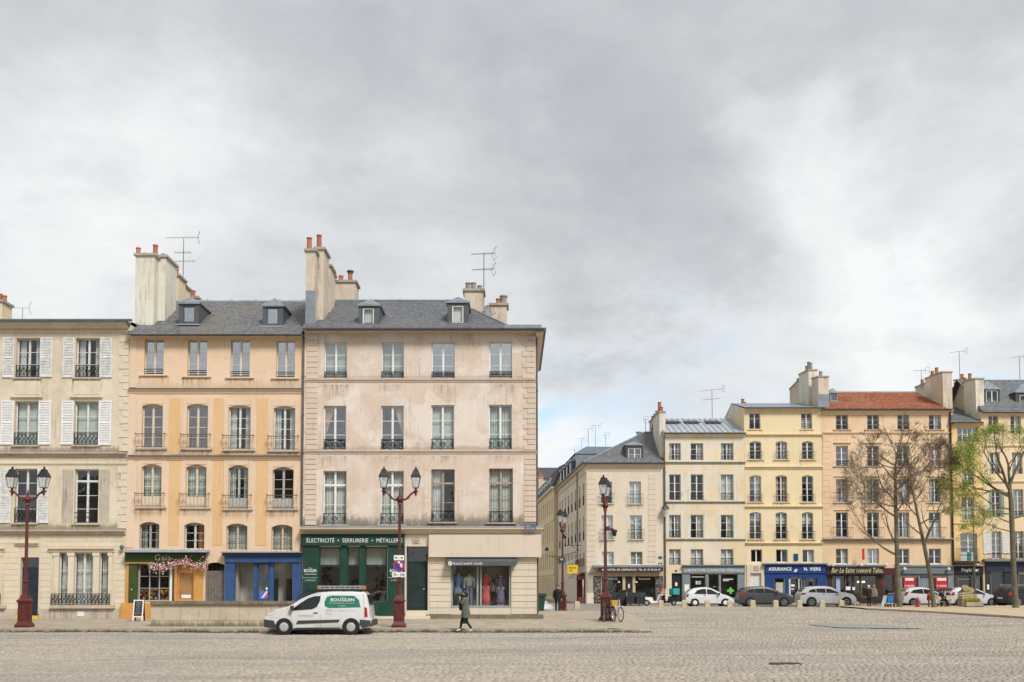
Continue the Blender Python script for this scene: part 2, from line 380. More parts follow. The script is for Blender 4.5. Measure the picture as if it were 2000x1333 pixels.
PC = plaster('yellow_render', (0.765, 0.625, 0.385), (0.765, 0.65, 0.44), (0.56, 0.44, 0.26), 0.5, 0.50, patch=.22, cracks=.15)
PD = plaster('apricot_render', (0.73, 0.53, 0.34), (0.73, 0.56, 0.385), (0.56, 0.4, 0.26), 0.5, 0.50, patch=.22, cracks=.15)
PE = plaster('golden_render', (0.74, 0.52, 0.23), (0.76, 0.57, 0.3), (0.55, 0.38, 0.18), 0.5, 0.50, patch=.22, cracks=.15)
PE2 = plaster('warm_cream_render', (0.74, 0.585, 0.37), (0.74, 0.605, 0.41), (0.56, 0.43, 0.28), 0.5, 0.50, patch=.22, cracks=.15)
PCH = plaster('chimney_render', (0.66, 0.62, 0.51), (0.72, 0.69, 0.59), (0.22, 0.185, 0.14), 0.8, 1.0, 0.9)
PCH2 = plaster('chimney_render_brown', (0.58, 0.49, 0.385), (0.64, 0.55, 0.45), (0.20, 0.165, 0.125), 0.8, 1.0, 0.9)
PGREY = plaster('grey_stone', (0.38, 0.34, 0.28), (0.44, 0.40, 0.33), (0.14, 0.125, 0.10), 0.8, 0.8, 1.2)
WALLSTONE = plaster('parapet_stone', (0.50, 0.42, 0.30), (0.55, 0.475, 0.36), (0.22, 0.18, 0.12), 0.9, 0.9, 1.0, ledges=((.05, .75, .95),), gcol=(.13, .115, .075))
COPING = plaster('mossy_coping', (0.17, 0.145, 0.105), (0.25, 0.21, 0.15), (0.06, 0.055, 0.04), 0.9, 0.8, 2.0)
SLATE = attr_mat('slate', (0.135, 0.136, 0.14), (0.24, 0.24, 0.243), 0.6, (0.23, 0.21, 0.165))
SLATE2 = attr_mat('slate_blue', (0.135, 0.142, 0.152), (0.225, 0.23, 0.24), 0.55, (0.20, 0.20, 0.19))
TILE = attr_mat('red_roof_tile', (0.30, 0.095, 0.05), (0.46, 0.19, 0.10), 0.8, (0.36, 0.20, 0.13))
MORTAR = plain('old_mortar', (.24, .19, .135), .95, 0, .2)
SLATEBASE = plain('slate_bedding', (0.07, 0.072, 0.078), 0.8)
ZINC = plain('zinc', (0.24, 0.275, 0.31), 0.45, 0.25, 0.14, 1.5)
ZINCD = plain('dark_zinc', (0.10, 0.105, 0.115), 0.5, 0.2, 0.15, 1.5)
ZINCL = plain('pale_zinc', (0.40, 0.43, 0.46), 0.5, 0.2, 0.12, 2)
GUT = plain('gutter_grey', (0.115, 0.108, 0.105), 0.5, 0.1, 0.2)
POT = plain('terracotta_pot', (0.40, 0.145, 0.08), 0.85, 0, 0.25, 4)
POTG = plain('grey_pot', (0.28, 0.26, 0.25), 0.8, 0, 0.2, 4)
WHITE = plain('white_paint', (0.76, 0.76, 0.74), 0.5, 0, 0.05, 5)
WHITE2 = plain('weathered_white_paint', (0.66, 0.65, 0.61), 0.6, 0, 0.14, 6)
CREAM = plain('cream_paint', (0.66, 0.58, 0.44), 0.55, 0, 0.08, 5)
GREYW = plain('grey_window_paint', (0.42, 0.41, 0.39), 0.6, 0, 0.12, 6)
BROWNW = plain('bare_wood_frame', (0.36, 0.29, 0.23), 0.7, 0, 0.2, 8)
IRON = plain('black_iron', (0.022, 0.022, 0.024), 0.5, 0.3, 0.2)
IRONR = plain('rusty_iron', (0.14, 0.085, 0.055), 0.8, 0.1, 0.3, 8)
GLD = glass('window_glass', 0.05)
GLS = glass('window_glass_bright', 0.42)
GLM = glass('window_glass_mid', 0.15)
GLSHOP = glass('shop_glass', 0.045)
ROOM = plain('dark_interior', (0.050, 0.042, 0.036), 0.9, 0, 0.3, 1.0)
CURT = plain('net_curtain', (0.62, 0.64, 0.60), 0.9, 0, 0.06, 4)
CURTG = plain('greenish_blind', (0.50, 0.56, 0.51), 0.9, 0, 0.08, 4)
CURTO = plain('orange_curtain', (0.62, 0.30, 0.13), 0.9, 0, 0.1, 4)
CURTP = plain('pink_curtain', (0.62, 0.40, 0.34), 0.9, 0, 0.1, 4)
SHUT = plain('shutter_white', (0.77, 0.765, 0.74), 0.6, 0, 0.08, 5)
SHUTG = plain('shutter_grey_white', (0.67, 0.66, 0.63), 0.7, 0, 0.16, 5)
RED = plain('lamp_oxide_red', (0.105, 0.020, 0.014), 0.45, 0, 0.22, 4, 0.5)
LANTERN = plain('lantern_black', (0.028, 0.029, 0.034), 0.4, 0.2, 0.2)
LGLASS, _t = newmat('lantern_glass'); _b = NB(_t)
_tr = _b.n('ShaderNodeBsdfTransparent'); _df = _b.n('ShaderNodeBsdfPrincipled'); _df.inputs['Base Color'].default_value = (.78, .79, .78, 1); _df.inputs['Roughness'].default_value = .15
_mx = _b.n('ShaderNodeMixShader'); _mx.inputs[0].default_value = .42; _b.l(_tr.outputs[0], _mx.inputs[1]); _b.l(_df.outputs[0], _mx.inputs[2]); _o = _b.n('ShaderNodeOutputMaterial'); _b.l(_mx.outputs[0], _o.inputs[0])
FROST = plain('frosted_globe', (0.62, 0.63, 0.62), 0.5, 0, 0.03)
GREEN = plain('shop_dark_green', (0.010, 0.050, 0.033), 0.5, 0, 0.2, 3)
OLIVE = plain('shop_olive_green', (0.040, 0.068, 0.015), 0.55, 0, 0.12, 3)
BLUE = plain('shop_blue', (0.030, 0.080, 0.205), 0.55, 0, 0.16, 3)
BLUED = plain('shop_navy', (0.018, 0.040, 0.11), 0.5, 0, 0.1, 3)
AMBER = plain('shop_amber', (0.60, 0.29, 0.075), 0.6, 0, 0.08, 3)
KRAFT = plain('brown_paper', (0.36, 0.20, 0.085), 0.8, 0, 0.1, 3)
OAKGREY = plain('grey_boards', (0.17, 0.145, 0.13), 0.75, 0, 0.2, 5)
DOORG = plain('door_dark_green', (0.016, 0.034, 0.031), 0.45, 0, 0.15, 3)
NAVYD = plain('door_navy', (0.018, 0.026, 0.05), 0.5, 0, 0.2, 3)
SIGNW = plain('sign_white', (0.80, 0.80, 0.78), 0.5, 0, 0.03)
SIGNGOLD = plain('sign_pale_gold', (0.72, 0.66, 0.42), 0.5, 0, 0.05)
AWN = plain('awning_slate_grey', (0.085, 0.092, 0.10), 0.8, 0, 0.12, 3)
BLACK = plain('matt_black', (0.012, 0.012, 0.013), 0.6, 0, 0.2)
YELLOW = plain('yellow_paint', (0.72, 0.48, 0.02), 0.5, 0, 0.06)
# ------------------------------------------------------------------ ground
YF = 50.0; YK = 41.7; YR = 93.0
def g(Y): return 0.34*min(1.0, max(0.0, (Y-42.0)/51.0))
def sstep(a, b, t):
    t = min(1, max(0, (t-a)/(b-a))); return t*t*(3-2*t)
XE = xx(1272, 1235, YK)          # right end of the left kerb
def pav(x, Y):
    """left pavement: kerb height at the road, climbing to the house fronts, dying out into the square"""
    h = 0.135+0.11*sstep(0, 8, Y-YK)
    return g(Y)+0.004+h*(1-sstep(XE-1.6, XE-0.10, x-0.10*(Y-YK)))
ROADM, _t = newmat('cobbled_ground'); _b = NB(_t)
_v = _b.n('ShaderNodeTexVoronoi', feature='DISTANCE_TO_EDGE'); _b.l(_b.pos((5.0, 6.5, 1)), _v.inputs['Vector']); _v.inputs['Scale'].default_value = 1.0
_v2 = _b.n('ShaderNodeTexVoronoi'); _b.l(_b.pos((5.0, 6.5, 1)), _v2.inputs['Vector']); _v2.inputs['Scale'].default_value = 1.0
_c = _b.mix(_b.mr(_v2.outputs['Color'], 0.1, 0.9), (0.28, 0.25, 0.205), (0.41, 0.365, 0.305))
_c = _b.mix(_b.mul(_b.mr(_b.noise(_b.pos(), 0.13, 5, 0.6, 0.4), 0.45, 0.65), 0.5), _c, (0.31, 0.30, 0.235))
_c = _b.mix(_b.mr(_v.outputs['Distance'], 0.02, 0.09, 0.7, 0.0), _c, (0.15, 0.13, 0.10))
_b.out(_c, 0.85, 0, _b.mr(_v.outputs['Distance'], 0.0, 0.16), 0.9, 0.03, 0.25)
COBM, _t = newmat('cobble_stone'); _b = NB(_t)
_a = _b.n('ShaderNodeAttribute', attribute_name='rnd')
_c = _b.mix(_a.outputs['Fac'], (0.325, 0.282, 0.228), (0.475, 0.408, 0.332))
_p = _b.pos()
_c = _b.mix(_b.mul(_b.mr(_b.noise(_b.pos((0.5, 1.6, 1)), 0.16, 5, 0.6, 0.5), 0.47, 0.62), 0.75), _c, (0.305, 0.288, 0.25))
_c = _b.mix(_b.mul(_b.mr(_b.noise(_b.pos((1, 2.2, 1), (9, 4, 0)), 0.35, 6, 0.65, 0.4), 0.55, 0.72), 0.6), _c, (0.49, 0.405, 0.315))
_c = _b.mix(_b.mul(_b.mr(_b.noise(_b.pos((0.16, 1.5, 1), (3, 11, 0)), 0.5, 5, 0.6, 0.6), 0.50, 0.66), 0.45), _c, (0.235, 0.212, 0.178))
_f = _b.noise(_p, 26, 4, 0.7)
_c = _b.mix(1.0, _c, _b.grey(_b.mr(_f, 0.25, 0.75, 0.84, 1.16)), 'MULTIPLY')
_b.out(_c, 0.8, 0, _f, 0.5, 0.012, 0.3)
JOINT = plain('joint_sand', (0.17, 0.145, 0.11), 0.95, 0, 0.25, 6)
PAVM = plaster('pavement_asphalt_sand', (0.345, 0.295, 0.23), (0.45, 0.375, 0.28), (0.22, 0.19, 0.145), 1.0, 0.8, 1.6)
KERBM = plaster('kerb_granite', (0.36, 0.31, 0.245), (0.44, 0.38, 0.30), (0.12, 0.11, 0.07), 0.9, 0.95, 2.2, ledges=((-0.06, .32, 1.0),), gcol=(.045, .04, .028))  # shade of the lower kerb face put into the colour, along with moss
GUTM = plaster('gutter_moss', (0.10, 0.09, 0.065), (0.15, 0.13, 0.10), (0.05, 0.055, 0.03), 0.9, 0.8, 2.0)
SANDM = plaster('sandy_pavement', (0.50, 0.39, 0.26), (0.54, 0.43, 0.30), (0.30, 0.235, 0.155), 0.6, 0.4, 0.5)
# road and square in one sheet to the horizon
q = MB()
ys = [-120, -40, 0, 42]+[42+i*3 for i in range(1, 18)]+[120, 200, 500, 3000]
xs = [-3000, -300, -60, 60, 300, 3000]
idx = {}
for j, y in enumerate(ys):
    for i, x in enumerate(xs): idx[i, j] = len(q.v); q.v.append((x, y, g(y)-0.03))
for j in range(len(ys)-1):
    for i in range(len(xs)-1):
        q.f.append((idx[i, j], idx[i+1, j], idx[i+1, j+1], idx[i, j+1])); q.m.append(0); q.r.append(None)
q.build('ground', ROADM, kind='structure')
# cobbles near enough to show relief: real stones, one mass
rng = np.random.default_rng(5)
V = []; RV = []
y = 15.5
CAP_X0 = XE-0.25
while y < 84:
    dep = 0.125 if y < 48 else (0.2 if y < 62 else 0.26)
    x0 = -0.56*y-1.5; x1 = 0.56*y+1.5
    if YK-0.36 < y <= YK+0.3: x0 = max(x0, CAP_X0+0.3)
    elif y > YK: x0 = max(x0, CAP_X0+0.10*(y-YK)-1.2)
    n = int((x1-x0)/(0.155 if y < 48 else (0.27 if y < 62 else 0.34)))
    ln = (x1-x0)/n*rng.uniform(0.75, 1.25, n); ln *= (x1-x0)/ln.sum()
    xe = x0+np.concatenate([[0], np.cumsum(ln)]) + rng.uniform(-0.05, 0.05)
    gp = 0.009 if y < 48 else 0.014
    a = xe[:-1]+gp; b = xe[1:]-gp
    # gentle drift of the rows so that they are not ruler straight
    dy = 0.05*np.sin(a*0.7+y*0.9)+0.03*np.sin(a*2.1+y*3.0)+rng.uniform(-0.012, 0.012, n)
    c = y+dy+gp; d = y+dy+dep-gp
    zt = g(y)+rng.normal(0, 0.0045, n)+0.016*np.sin(a*0.35+y*0.5)*np.sin(y*0.23+a*0.11)-0.004
    tl = rng.normal(0, 0.0035, (n, 4))
    zb = np.full(n, g(y)-0.045)
    i_ = 0.014
    pts = np.stack([np.stack([a, c, zb], 1), np.stack([b, c, zb], 1), np.stack([b, d, zb], 1), np.stack([a, d, zb], 1),
                    np.stack([a+i_, c+i_, zt+tl[:, 0]], 1), np.stack([b-i_, c+i_, zt+tl[:, 1]], 1), np.stack([b-i_, d-i_, zt+tl[:, 2]], 1), np.stack([a+i_, d-i_, zt+tl[:, 3]], 1)], 1)
    V.append(pts.reshape(-1, 3)); RV.append(np.clip(rng.normal(0.5, 0.27, n), 0, 1))
    y += dep
V = np.concatenate(V); RV = np.concatenate(RV); n = len(RV)
bf = np.array([(0, 1, 5, 4), (1, 2, 6, 5), (2, 3, 7, 6), (3, 0, 4, 7), (4, 5, 6, 7)])
FC = (np.arange(n)[:, None, None]*8+bf[None]).reshape(-1, 4)
me = bpy.data.meshes.new('cobbles'); me.vertices.add(len(V)); me.vertices.foreach_set('co', V.ravel())
me.loops.add(FC.size); me.loops.foreach_set('vertex_index', FC.ravel()); me.polygons.add(len(FC))
me.polygons.foreach_set('loop_start', np.arange(0, FC.size, 4)); me.update(calc_edges=True)
at_ = me.attributes.new('rnd', 'FLOAT', 'FACE'); at_.data.foreach_set('value', np.repeat(RV, 5))
me.materials.append(COBM)
ob = bpy.data.objects.new('cobbles', me); COL.objects.link(ob); tag(ob, 'worn beige cobbles paving the open square', 'cobbles', kind='stuff')
# left pavement with kerb
q = MB()
us = list(np.linspace(-60, XE-2.0, 14))+list(np.linspace(XE-1.8, XE+0.05, 18))
vs_ = [YK+0.28, YK+1, YK+2, YK+3.5, YK+5, YK+7, YF+2, YF+6, YF+12]
idx = {}
for j, yv in enumerate(vs_):
    for i, u in enumerate(us):
        uu = u if i < 14 else u+0.10*(yv-YK)-(0.9 if j < 1 else 0)*0
        idx[i, j] = len(q.v); q.v.append((uu, yv, pav(uu, yv)))
for j in range(len(vs_)-1):
    for i in range(len(us)-1): q.f.append((idx[i, j], idx[i+1, j], idx[i+1, j+1], idx[i, j+1])); q.m.append(0); q.r.append(None)
pv = q.build('pavement', PAVM, kind='structure')
x = -26.0; k = 0
while x < XE:
    l = min(RN.uniform(0.85, 1.35), XE-x)
    zt = 0.146+RN.uniform(-0.003, 0.004)-0.11*sstep(XE-1.9, XE, x+l*.5)
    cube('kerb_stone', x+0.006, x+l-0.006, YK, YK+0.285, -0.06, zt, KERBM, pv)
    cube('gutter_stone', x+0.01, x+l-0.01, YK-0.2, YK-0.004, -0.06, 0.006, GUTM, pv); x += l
# ------------------------------------------------------------------ facades and windows
def facade(B, fr, u0, u1, z0, z1, ops, m, rd=0.2, W=0.0, depth=9.0, name='wall', body=True, room=True):
    q = MB(fr)
    us = sorted({u0, u1} | {o[0] for o in ops} | {o[1] for o in ops})
    zs = sorted({z0, z1} | {o[2] for o in ops} | {o[3] for o in ops})
    us = [u for u in us if u0 <= u <= u1]; zs = [z for z in zs if z0 <= z <= z1]
    for j in range(len(zs)-1):
        zm = (zs[j]+zs[j+1])/2; st = None
        for i in range(len(us)):
            hole = i == len(us)-1 or any(o[0]+1e-6 < (us[i]+us[i+1])/2 < o[1]-1e-6 and o[2] < zm < o[3] for o in ops)
            if not hole and st is None: st = us[i]
            if hole and st is not None:
                q.quad((st, W, zs[j]), (us[i], W, zs[j]), (us[i], W, zs[j+1]), (st, W, zs[j+1])); st = None
    for o in ops:
        a, b, c, d = o[:4]; r = o[4] if len(o) > 4 else 0
        q.quad((a, W, c), (a, W, d-r), (a, W+rd+.1, d-r), (a, W+rd+.1, c)); q.quad((b, W, d-r), (b, W, c), (b, W+rd+.1, c), (b, W+rd+.1, d-r))
        q.quad((b, W, c), (a, W, c), (a, W+rd+.1, c), (b, W+rd+.1, c))
        if r <= 0: q.quad((a, W, d), (b, W, d), (b, W+rd+.1, d), (a, W+rd+.1, d))
        else:
            n = 8; h = (b-a)/2; Rr = (h*h+r*r)/(2*r)
            arc = []
            for i in range(n+1):
                t = a+(b-a)*i/n; arc.append((t, d-Rr+math.sqrt(max(0, Rr*Rr-(t-(a+b)/2)**2))))
            for i in range(n):
                (t0, s0), (t1, s1) = arc[i], arc[i+1]
                q.quad((t0, W, s0), (t1, W, s1), (t1, W, d), (t0, W, d))
                q.quad((t0, W, s0), (t1, W, s1), (t1, W+rd+.1, s1), (t0, W+rd+.1, s0))
    if body:
        q.quad((u0, W, z0), (u0, W, z1), (u0, W+depth, z1), (u0, W+depth, z0))
        q.quad((u1, W, z1), (u1, W, z0), (u1, W+depth, z0), (u1, W+depth, z1))
        q.quad((u0, W+depth, z0), (u0, W+depth, z1), (u1, W+depth, z1), (u1, W+depth, z0))
        q.quad((u0, W, z1), (u1, W, z1), (u1, W+depth, z1), (u0, W+depth, z1))
    o = q.build(name, m, B)
    if room: cube('interior', u0+.05, u1-.05, W+1.1, W+1.15, z0, z1-.02, ROOM, B, fr)
    return o
def folds(q, a, b, z0, z1, w0, amp=0.03, per=0.11):
    n = max(6, int((b-a)/per*4)); pr = None
    for i in range(n+1):
        u = a+(b-a)*i/n; ww = w0+amp*math.sin(i*PI/2+0.6*math.sin(i*.37))
        if pr: q.quad((pr[0], pr[1], z0), (u, ww, z0), (u, ww, z1), (pr[0], pr[1], z1))
        pr = (u, ww)
STAIN, _t = newmat('rain_stain'); _b = NB(_t)
_a = _b.n('ShaderNodeAttribute', attribute_name='rnd'); _n1 = _b.noise(_b.pos((7, 7, 0.5)), 1.0, 6, 0.65, 0.3); _n2 = _b.noise(_b.pos(), 1.3, 4, 0.6)
_m = _b.mul(_b.mul(_b.mr(_n1, 0.42, 0.70), _b.mr(_n2, 0.30, 0.62)), _b.mul(_a.outputs['Fac'], 0.62))
_tr = _b.n('ShaderNodeBsdfTransparent'); _df = _b.n('ShaderNodeBsdfDiffuse'); _df.inputs[0].default_value = (.20, .155, .11, 1); _x = _b.n('ShaderNodeMixShader'); _b.l(_m, _x.inputs[0]); _b.l(_tr.outputs[0], _x.inputs[1]); _b.l(_df.outputs[0], _x.inputs[2]); _o = _b.n('ShaderNodeOutputMaterial'); _b.l(_x.outputs[0], _o.inputs[0])
def stain(win, fr, a, b, z, W, h):
    """dirt washed down the wall from a sill, fading out downwards"""
    q = MB(fr); n = 10
    for k in range(n):
        z0, z1 = z-h*(k+1)/n, z-h*k/n
        q.add([(a, W-.003, z0), (b, W-.003, z0), (b, W-.003, z1), (a, W-.003, z1)], [(0, 1, 2, 3)], 0, (1-(k+.5)/n)**1.2)
    q.build('rain_stain', STAIN, win)
def railing(kind, a, b, z0, z1, w0, fr, m, win):
    q = MB(fr); t = 0.014
    def bar(u0, u1, s0, s1, th=t, dw=0.0): q.box(u0, u1, w0+dw, w0+dw+th*1.4, s0, s1)
    h = z1-z0; L_ = b-a
    bar(a, b, z1-0.03, z1+0.005, 0.02); bar(a, b, z0, z0+0.025)
    if kind == 'x':                    # lozenge panels with a central ring
        for u in (a+.02, b-.045): bar(u, u+.025, z0, z1)
        md = (a+b)/2
        for s in (-1, 1):
            for k in range(2):
                c = md+s*L_*(0.125+0.25*k)*0.96; hw = L_*0.12
                for d in (-1, 1): q.tube((c-hw, w0, z0+h*(.5-.42*d)), (c+hw, w0, z0+h*(.5+.42*d)), 0.012, n=4)
            q.ring((md+s*L_*0.25, w0, z0+h*.5), h*.14, 0.012, 10)
        q.ring((md, w0, z0+h*.5), h*.2, 0.016, 12); q.ring((md, w0-.005, z0+h*.5), h*.1, 0.02, 10)
        bar(a+L_*.05, a+L_*.1, z0+h*.3, z0+h*.7); bar(b-L_*.1, b-L_*.05, z0+h*.3, z0+h*.7)
    elif kind == 'frieze':             # low cast-iron band
        n = 8
        for k in range(n):
            c = a+(k+.5)*L_/n; q.ring((c, w0, z0+h*.55), min(h*.36, L_/n*.46), 0.017, 8)
            q.tube((c, w0, z0), (c, w0, z1), 0.013, n=4)
        bar(a, a+.03, z0-.05, z1); bar(b-.03, b, z0-.05, z1)
    elif kind == 'scroll':             # dense scrolled cast iron
        n = max(3, int(L_/0.17))
        for k in range(n):
            c = a+(k+.5)*L_/n
            q.ring((c, w0, z0+h*.70), L_/n*.42, 0.011, 8); q.ring((c, w0, z0+h*.30), L_/n*.42, 0.011, 8)
            q.ring((c, w0, z0+h*.5), L_/n*.22, 0.012, 6); q.tube((c-L_/n/2, w0, z0), (c-L_/n/2, w0, z1), 0.009, n=4)
            q.tube((c-L_/n*.4, w0, z0+.03), (c+L_/n*.4, w0, z1-.04), 0.009, n=4)
        bar(a, a+.025, z0-.03, z1); bar(b-.025, b, z0-.03, z1)
    elif kind == 'bars':
        n = max(4, int(L_/0.14))
        for k in range(n+1): u = a+L_*k/n; q.tube((u, w0, z0), (u, w0, z1), 0.010, n=4)
        bar(a, b, z0+h*.5, z0+h*.5+.02)
    elif kind == 'basket':             # thin projecting window guard
        for k in range(9): u = a+L_*k/8; q.tube((u, w0, z0), (u, w0, z1), 0.0075, n=4)
        bar(a, b, z0+h*.82, z0+h*.82+.012)
        for u in (a, b): q.tube((u, w0, z1), (u, w0+.3, z1), 0.013, n=4); q.tube((u, w0, z0+.02), (u, w0+.3, z0+.02), 0.01, n=4)
        q.ball((a, w0, z1+.02), .03, 5); q.ball((b, w0, z1+.02), .03, 5)
    elif kind == 'two':
        bar(a, b, z0+h*.5, z0+h*.5+.02)
    return q.build('railing', m, win)
def window(B, a, b, c, d, fr=WF, W=0.0, rd=0.18, rows=3, cols=2, fm=None, gm=None, cur=None, rail=None, railm=None, railh=0.9, raild=-0.02, railw=0.0,
           sill=None, silw=0.1, panel=0.0, transom=None, split=None, bars=False, t=0.055, st=0.10, mt=0.026, arch=0.0, far=False, sillh=0.07):
    fm = fm or WHITE; gm = gm or GLD; rail_m = railm or IRON
    q = MB(fr); w0, w1 = W+rd, W+rd+0.06
    q.box(a, a+t, w0, w1, c, d); q.box(b-t, b, w0, w1, c, d); q.box(a+t, b-t, w0, w1, c, c+t*1.3); q.box(a+t, b-t, w0, w1, d-t-arch*.5, d)
    lo = c+t*1.3; hi = d-t-arch*.5
    if panel:
        pz = lo+(hi-lo)*panel; q.box(a+t, b-t, w0+.012, w1-.01, lo, pz)
        for s in range(cols):
            u0 = a+t+(b-a-2*t)*s/cols; u1 = a+t+(b-a-2*t)*(s+1)/cols
            q.box(u0+.1, u1-.1, w0, w0+.014, lo+.05, pz-.06)
        lo = pz
    segs = [(lo, hi, rows)]
    if transom:                       # fixed light above a stout bar
        tz = hi-(hi-lo)*transom; q.box(a+t, b-t, w0-.015, w1, tz-.06, tz+.04); segs = [(lo, tz-.06, rows), (tz+.04, hi, 1)]
    ui = [(a+t, (a+b)/2-st/2), ((a+b)/2+st/2, b-t)] if cols == 2 else ([(a+t, b-t)] if cols == 1 else None)
    if cols > 2:
        L_ = (b-a-2*t)/cols; ui = [(a+t+L_*k+(st/2 if k else 0), a+t+L_*(k+1)-(st/2 if k < cols-1 else 0)) for k in range(cols)]
    for k in range(len(ui)-1): q.box(ui[k][1], ui[k+1][0], w0-.012, w1, lo, hi)
    cells = []
    for (s0, s1, n) in segs:
        for k in range(n):
            z0 = s0+(s1-s0)*k/n; z1 = s0+(s1-s0)*(k+1)/n
            for (x0, x1) in ui:
                cells.append((x0, x1, z0+(mt/2 if k else 0), z1-(mt/2 if k < n-1 else 0)))
                if k: q.box(x0, x1, w0+.012, w1-.012, z0-mt/2, z0+mt/2)
    wo_ = q.build('window', fm, B)
    for (x0, x1, z0, z1) in cells: cube('pane', x0, x1, w0+.028, w0+.034, z0, z1, gm, wo_, fr)
    if cur:
        for spec in cur.split('+'):
            q = MB(fr); km = CURT
            if spec[0] in 'gop': km = {'g': CURTG, 'o': CURTO, 'p': CURTP}[spec[0]]; spec = spec[1:]
            Lw = b-a-2*t; x0, x1, z0, z1 = a+t, b-t, c+.05, d
            if spec == 'full': folds(q, x0, x1, z0, z1, w1+.12)
            elif spec == 'flat': q.quad((x0, w1+.1, z0), (x1, w1+.1, z0), (x1, w1+.1, z1), (x0, w1+.1, z1))
            elif spec == 'sides': folds(q, x0, x0+Lw*.27, z0, z1, w1+.12); folds(q, x1-Lw*.27, x1, z0, z1, w1+.12)
            elif spec == 'left': folds(q, x0, x0+Lw*.42, z0, z1, w1+.12)
            elif spec == 'right': folds(q, x1-Lw*.38, x1, z0, z1, w1+.12)
            elif spec == 'top': q.quad((x0, w1+.1, z0+(z1-z0)*.55), (x1, w1+.1, z0+(z1-z0)*.55), (x1, w1+.1, z1), (x0, w1+.1, z1))
            elif spec == 'low': folds(q, x0, x1, z0, z0+(z1-z0)*.6, w1+.12)
            elif spec in ('tiel', 'tier'):
                s_ = 1 if spec == 'tiel' else -1; e = x0 if s_ > 0 else x1
                n = 10
                for k in range(n):
                    f0, f1 = k/n, (k+1)/n; zt0, zt1 = z1-(z1-z0)*.62*f0, z1-(z1-z0)*.62*f1
                    wd0, wd1 = Lw*(.40*(1-f0)+.05), Lw*(.40*(1-f1)+.05)
                    q.quad((e, w1+.12, zt0), (e+s_*wd0, w1+.10, zt0), (e+s_*wd1, w1+.10, zt1), (e, w1+.12, zt1))
            if q.v: q.build('curtain', km, wo_)
    if bars:
        q = MB(fr)
        n = 6
        for k in range(n): z = c+(d-c)*(k+.6)/n; q.tube((a-.03, W+.06, z), (b+.03, W+.06, z), 0.011, n=4)
        for u in (a+(b-a)*.25, a+(b-a)*.75): q.tube((u, W+.06, c), (u, W+.06, d), 0.009, n=4)
        q.build('security_bars', IRON, wo_)
    if rail: railing(rail, a+(.01-railw), b-(.01-railw), c+(.03 if rail != 'frieze' else .05), c+railh, W+raild, fr, rail_m, wo_)
    if sill:
        cube('sill', a-silw, b+silw, W-.09, W+rd, c-sillh, c-.002, sill, wo_, fr)
        stain(wo_, fr, a-silw-.05, b+silw+.05, c-sillh, W, RN.uniform(.35, .8))
    return wo_
def shutter(B, a, b, c, d, W, m, tilt=0.0, mid=0.5):
    q = MB(); t = 0.07; w0, w1 = W-.06, W-.015
    q.box(a, a+t, w0, w1, c, d); q.box(b-t, b, w0, w1, c, d); q.box(a+t, b-t, w0, w1, c, c+.09); q.box(a+t, b-t, w0, w1, d-.08, d)
    q.box(a+t, b-t, w0, w1, c+(d-c)*mid-.04, c+(d-c)*mid+.04)
    o = q.build('shutter', m, B)
    q = MB(); n = int((d-c)/0.085)
    for k in range(n):
        z = c+.09+(d-c-.17)*k/n
        q.add([(a+t, w0+.004, z), (b-t, w0+.004, z), (b-t, w1-.006, z+.075), (a+t, w1-.006, z+.075), (a+t, w0+.004, z-.012), (b-t, w0+.004, z-.012)], [(0, 1, 2, 3), (4, 5, 1, 0)])
    q.build('louvres', m, o); return o
def slates(name, p00, p10, p11, p01, nu, nv, m, parent, thick=0.02, fr=WF, base=None, clip=None):
    """rows of overlapping slates or tiles on a four-cornered slope (p00-p10 eave, p01-p11 ridge)"""
    p00, p10, p11, p01 = map(Vector, (p00, p10, p11, p01))
    nrm = (p10-p00).cross(p01-p00).normalized()
    if nrm.z < 0: nrm = -nrm
    q = MB(fr)
    e = nrm*-0.03
    q.add([tuple(p+e) for p in (p00, p10, p11, p01)], [(0, 1, 2, 3)], 1, 0.5)
    def P(u, v): return (p00*(1-u)+p10*u)*(1-v)+(p01*(1-u)+p11*u)*v
    for j in range(nv):
        off = 0.5*(j % 2)
        for i in range(-1, nu+1):
            a = (i+off)/nu+RN.uniform(-.03, .03)/nu; b = (i+1+off)/nu-0.03/nu
            a, b = max(0, a), min(1, b)
            if b-a < 0.15/nu: continue
            v0 = j/nv; v1 = min(1.0, (j+1.25)/nv); lf = thick*RN.uniform(.8, 1.5)
            A, Bq, C, D = P(a, v0)+nrm*lf, P(b, v0)+nrm*lf, P(b, v1), P(a, v1)
            q.add([A, Bq, C, D, P(a, v0)-nrm*.02, P(b, v0)-nrm*.02], [(0, 1, 2, 3), (4, 5, 1, 0)], 0, min(1, max(0, RN.gauss(.5, .28))))
    return q.build(name, [m, SLATEBASE], parent, kind='stuff')
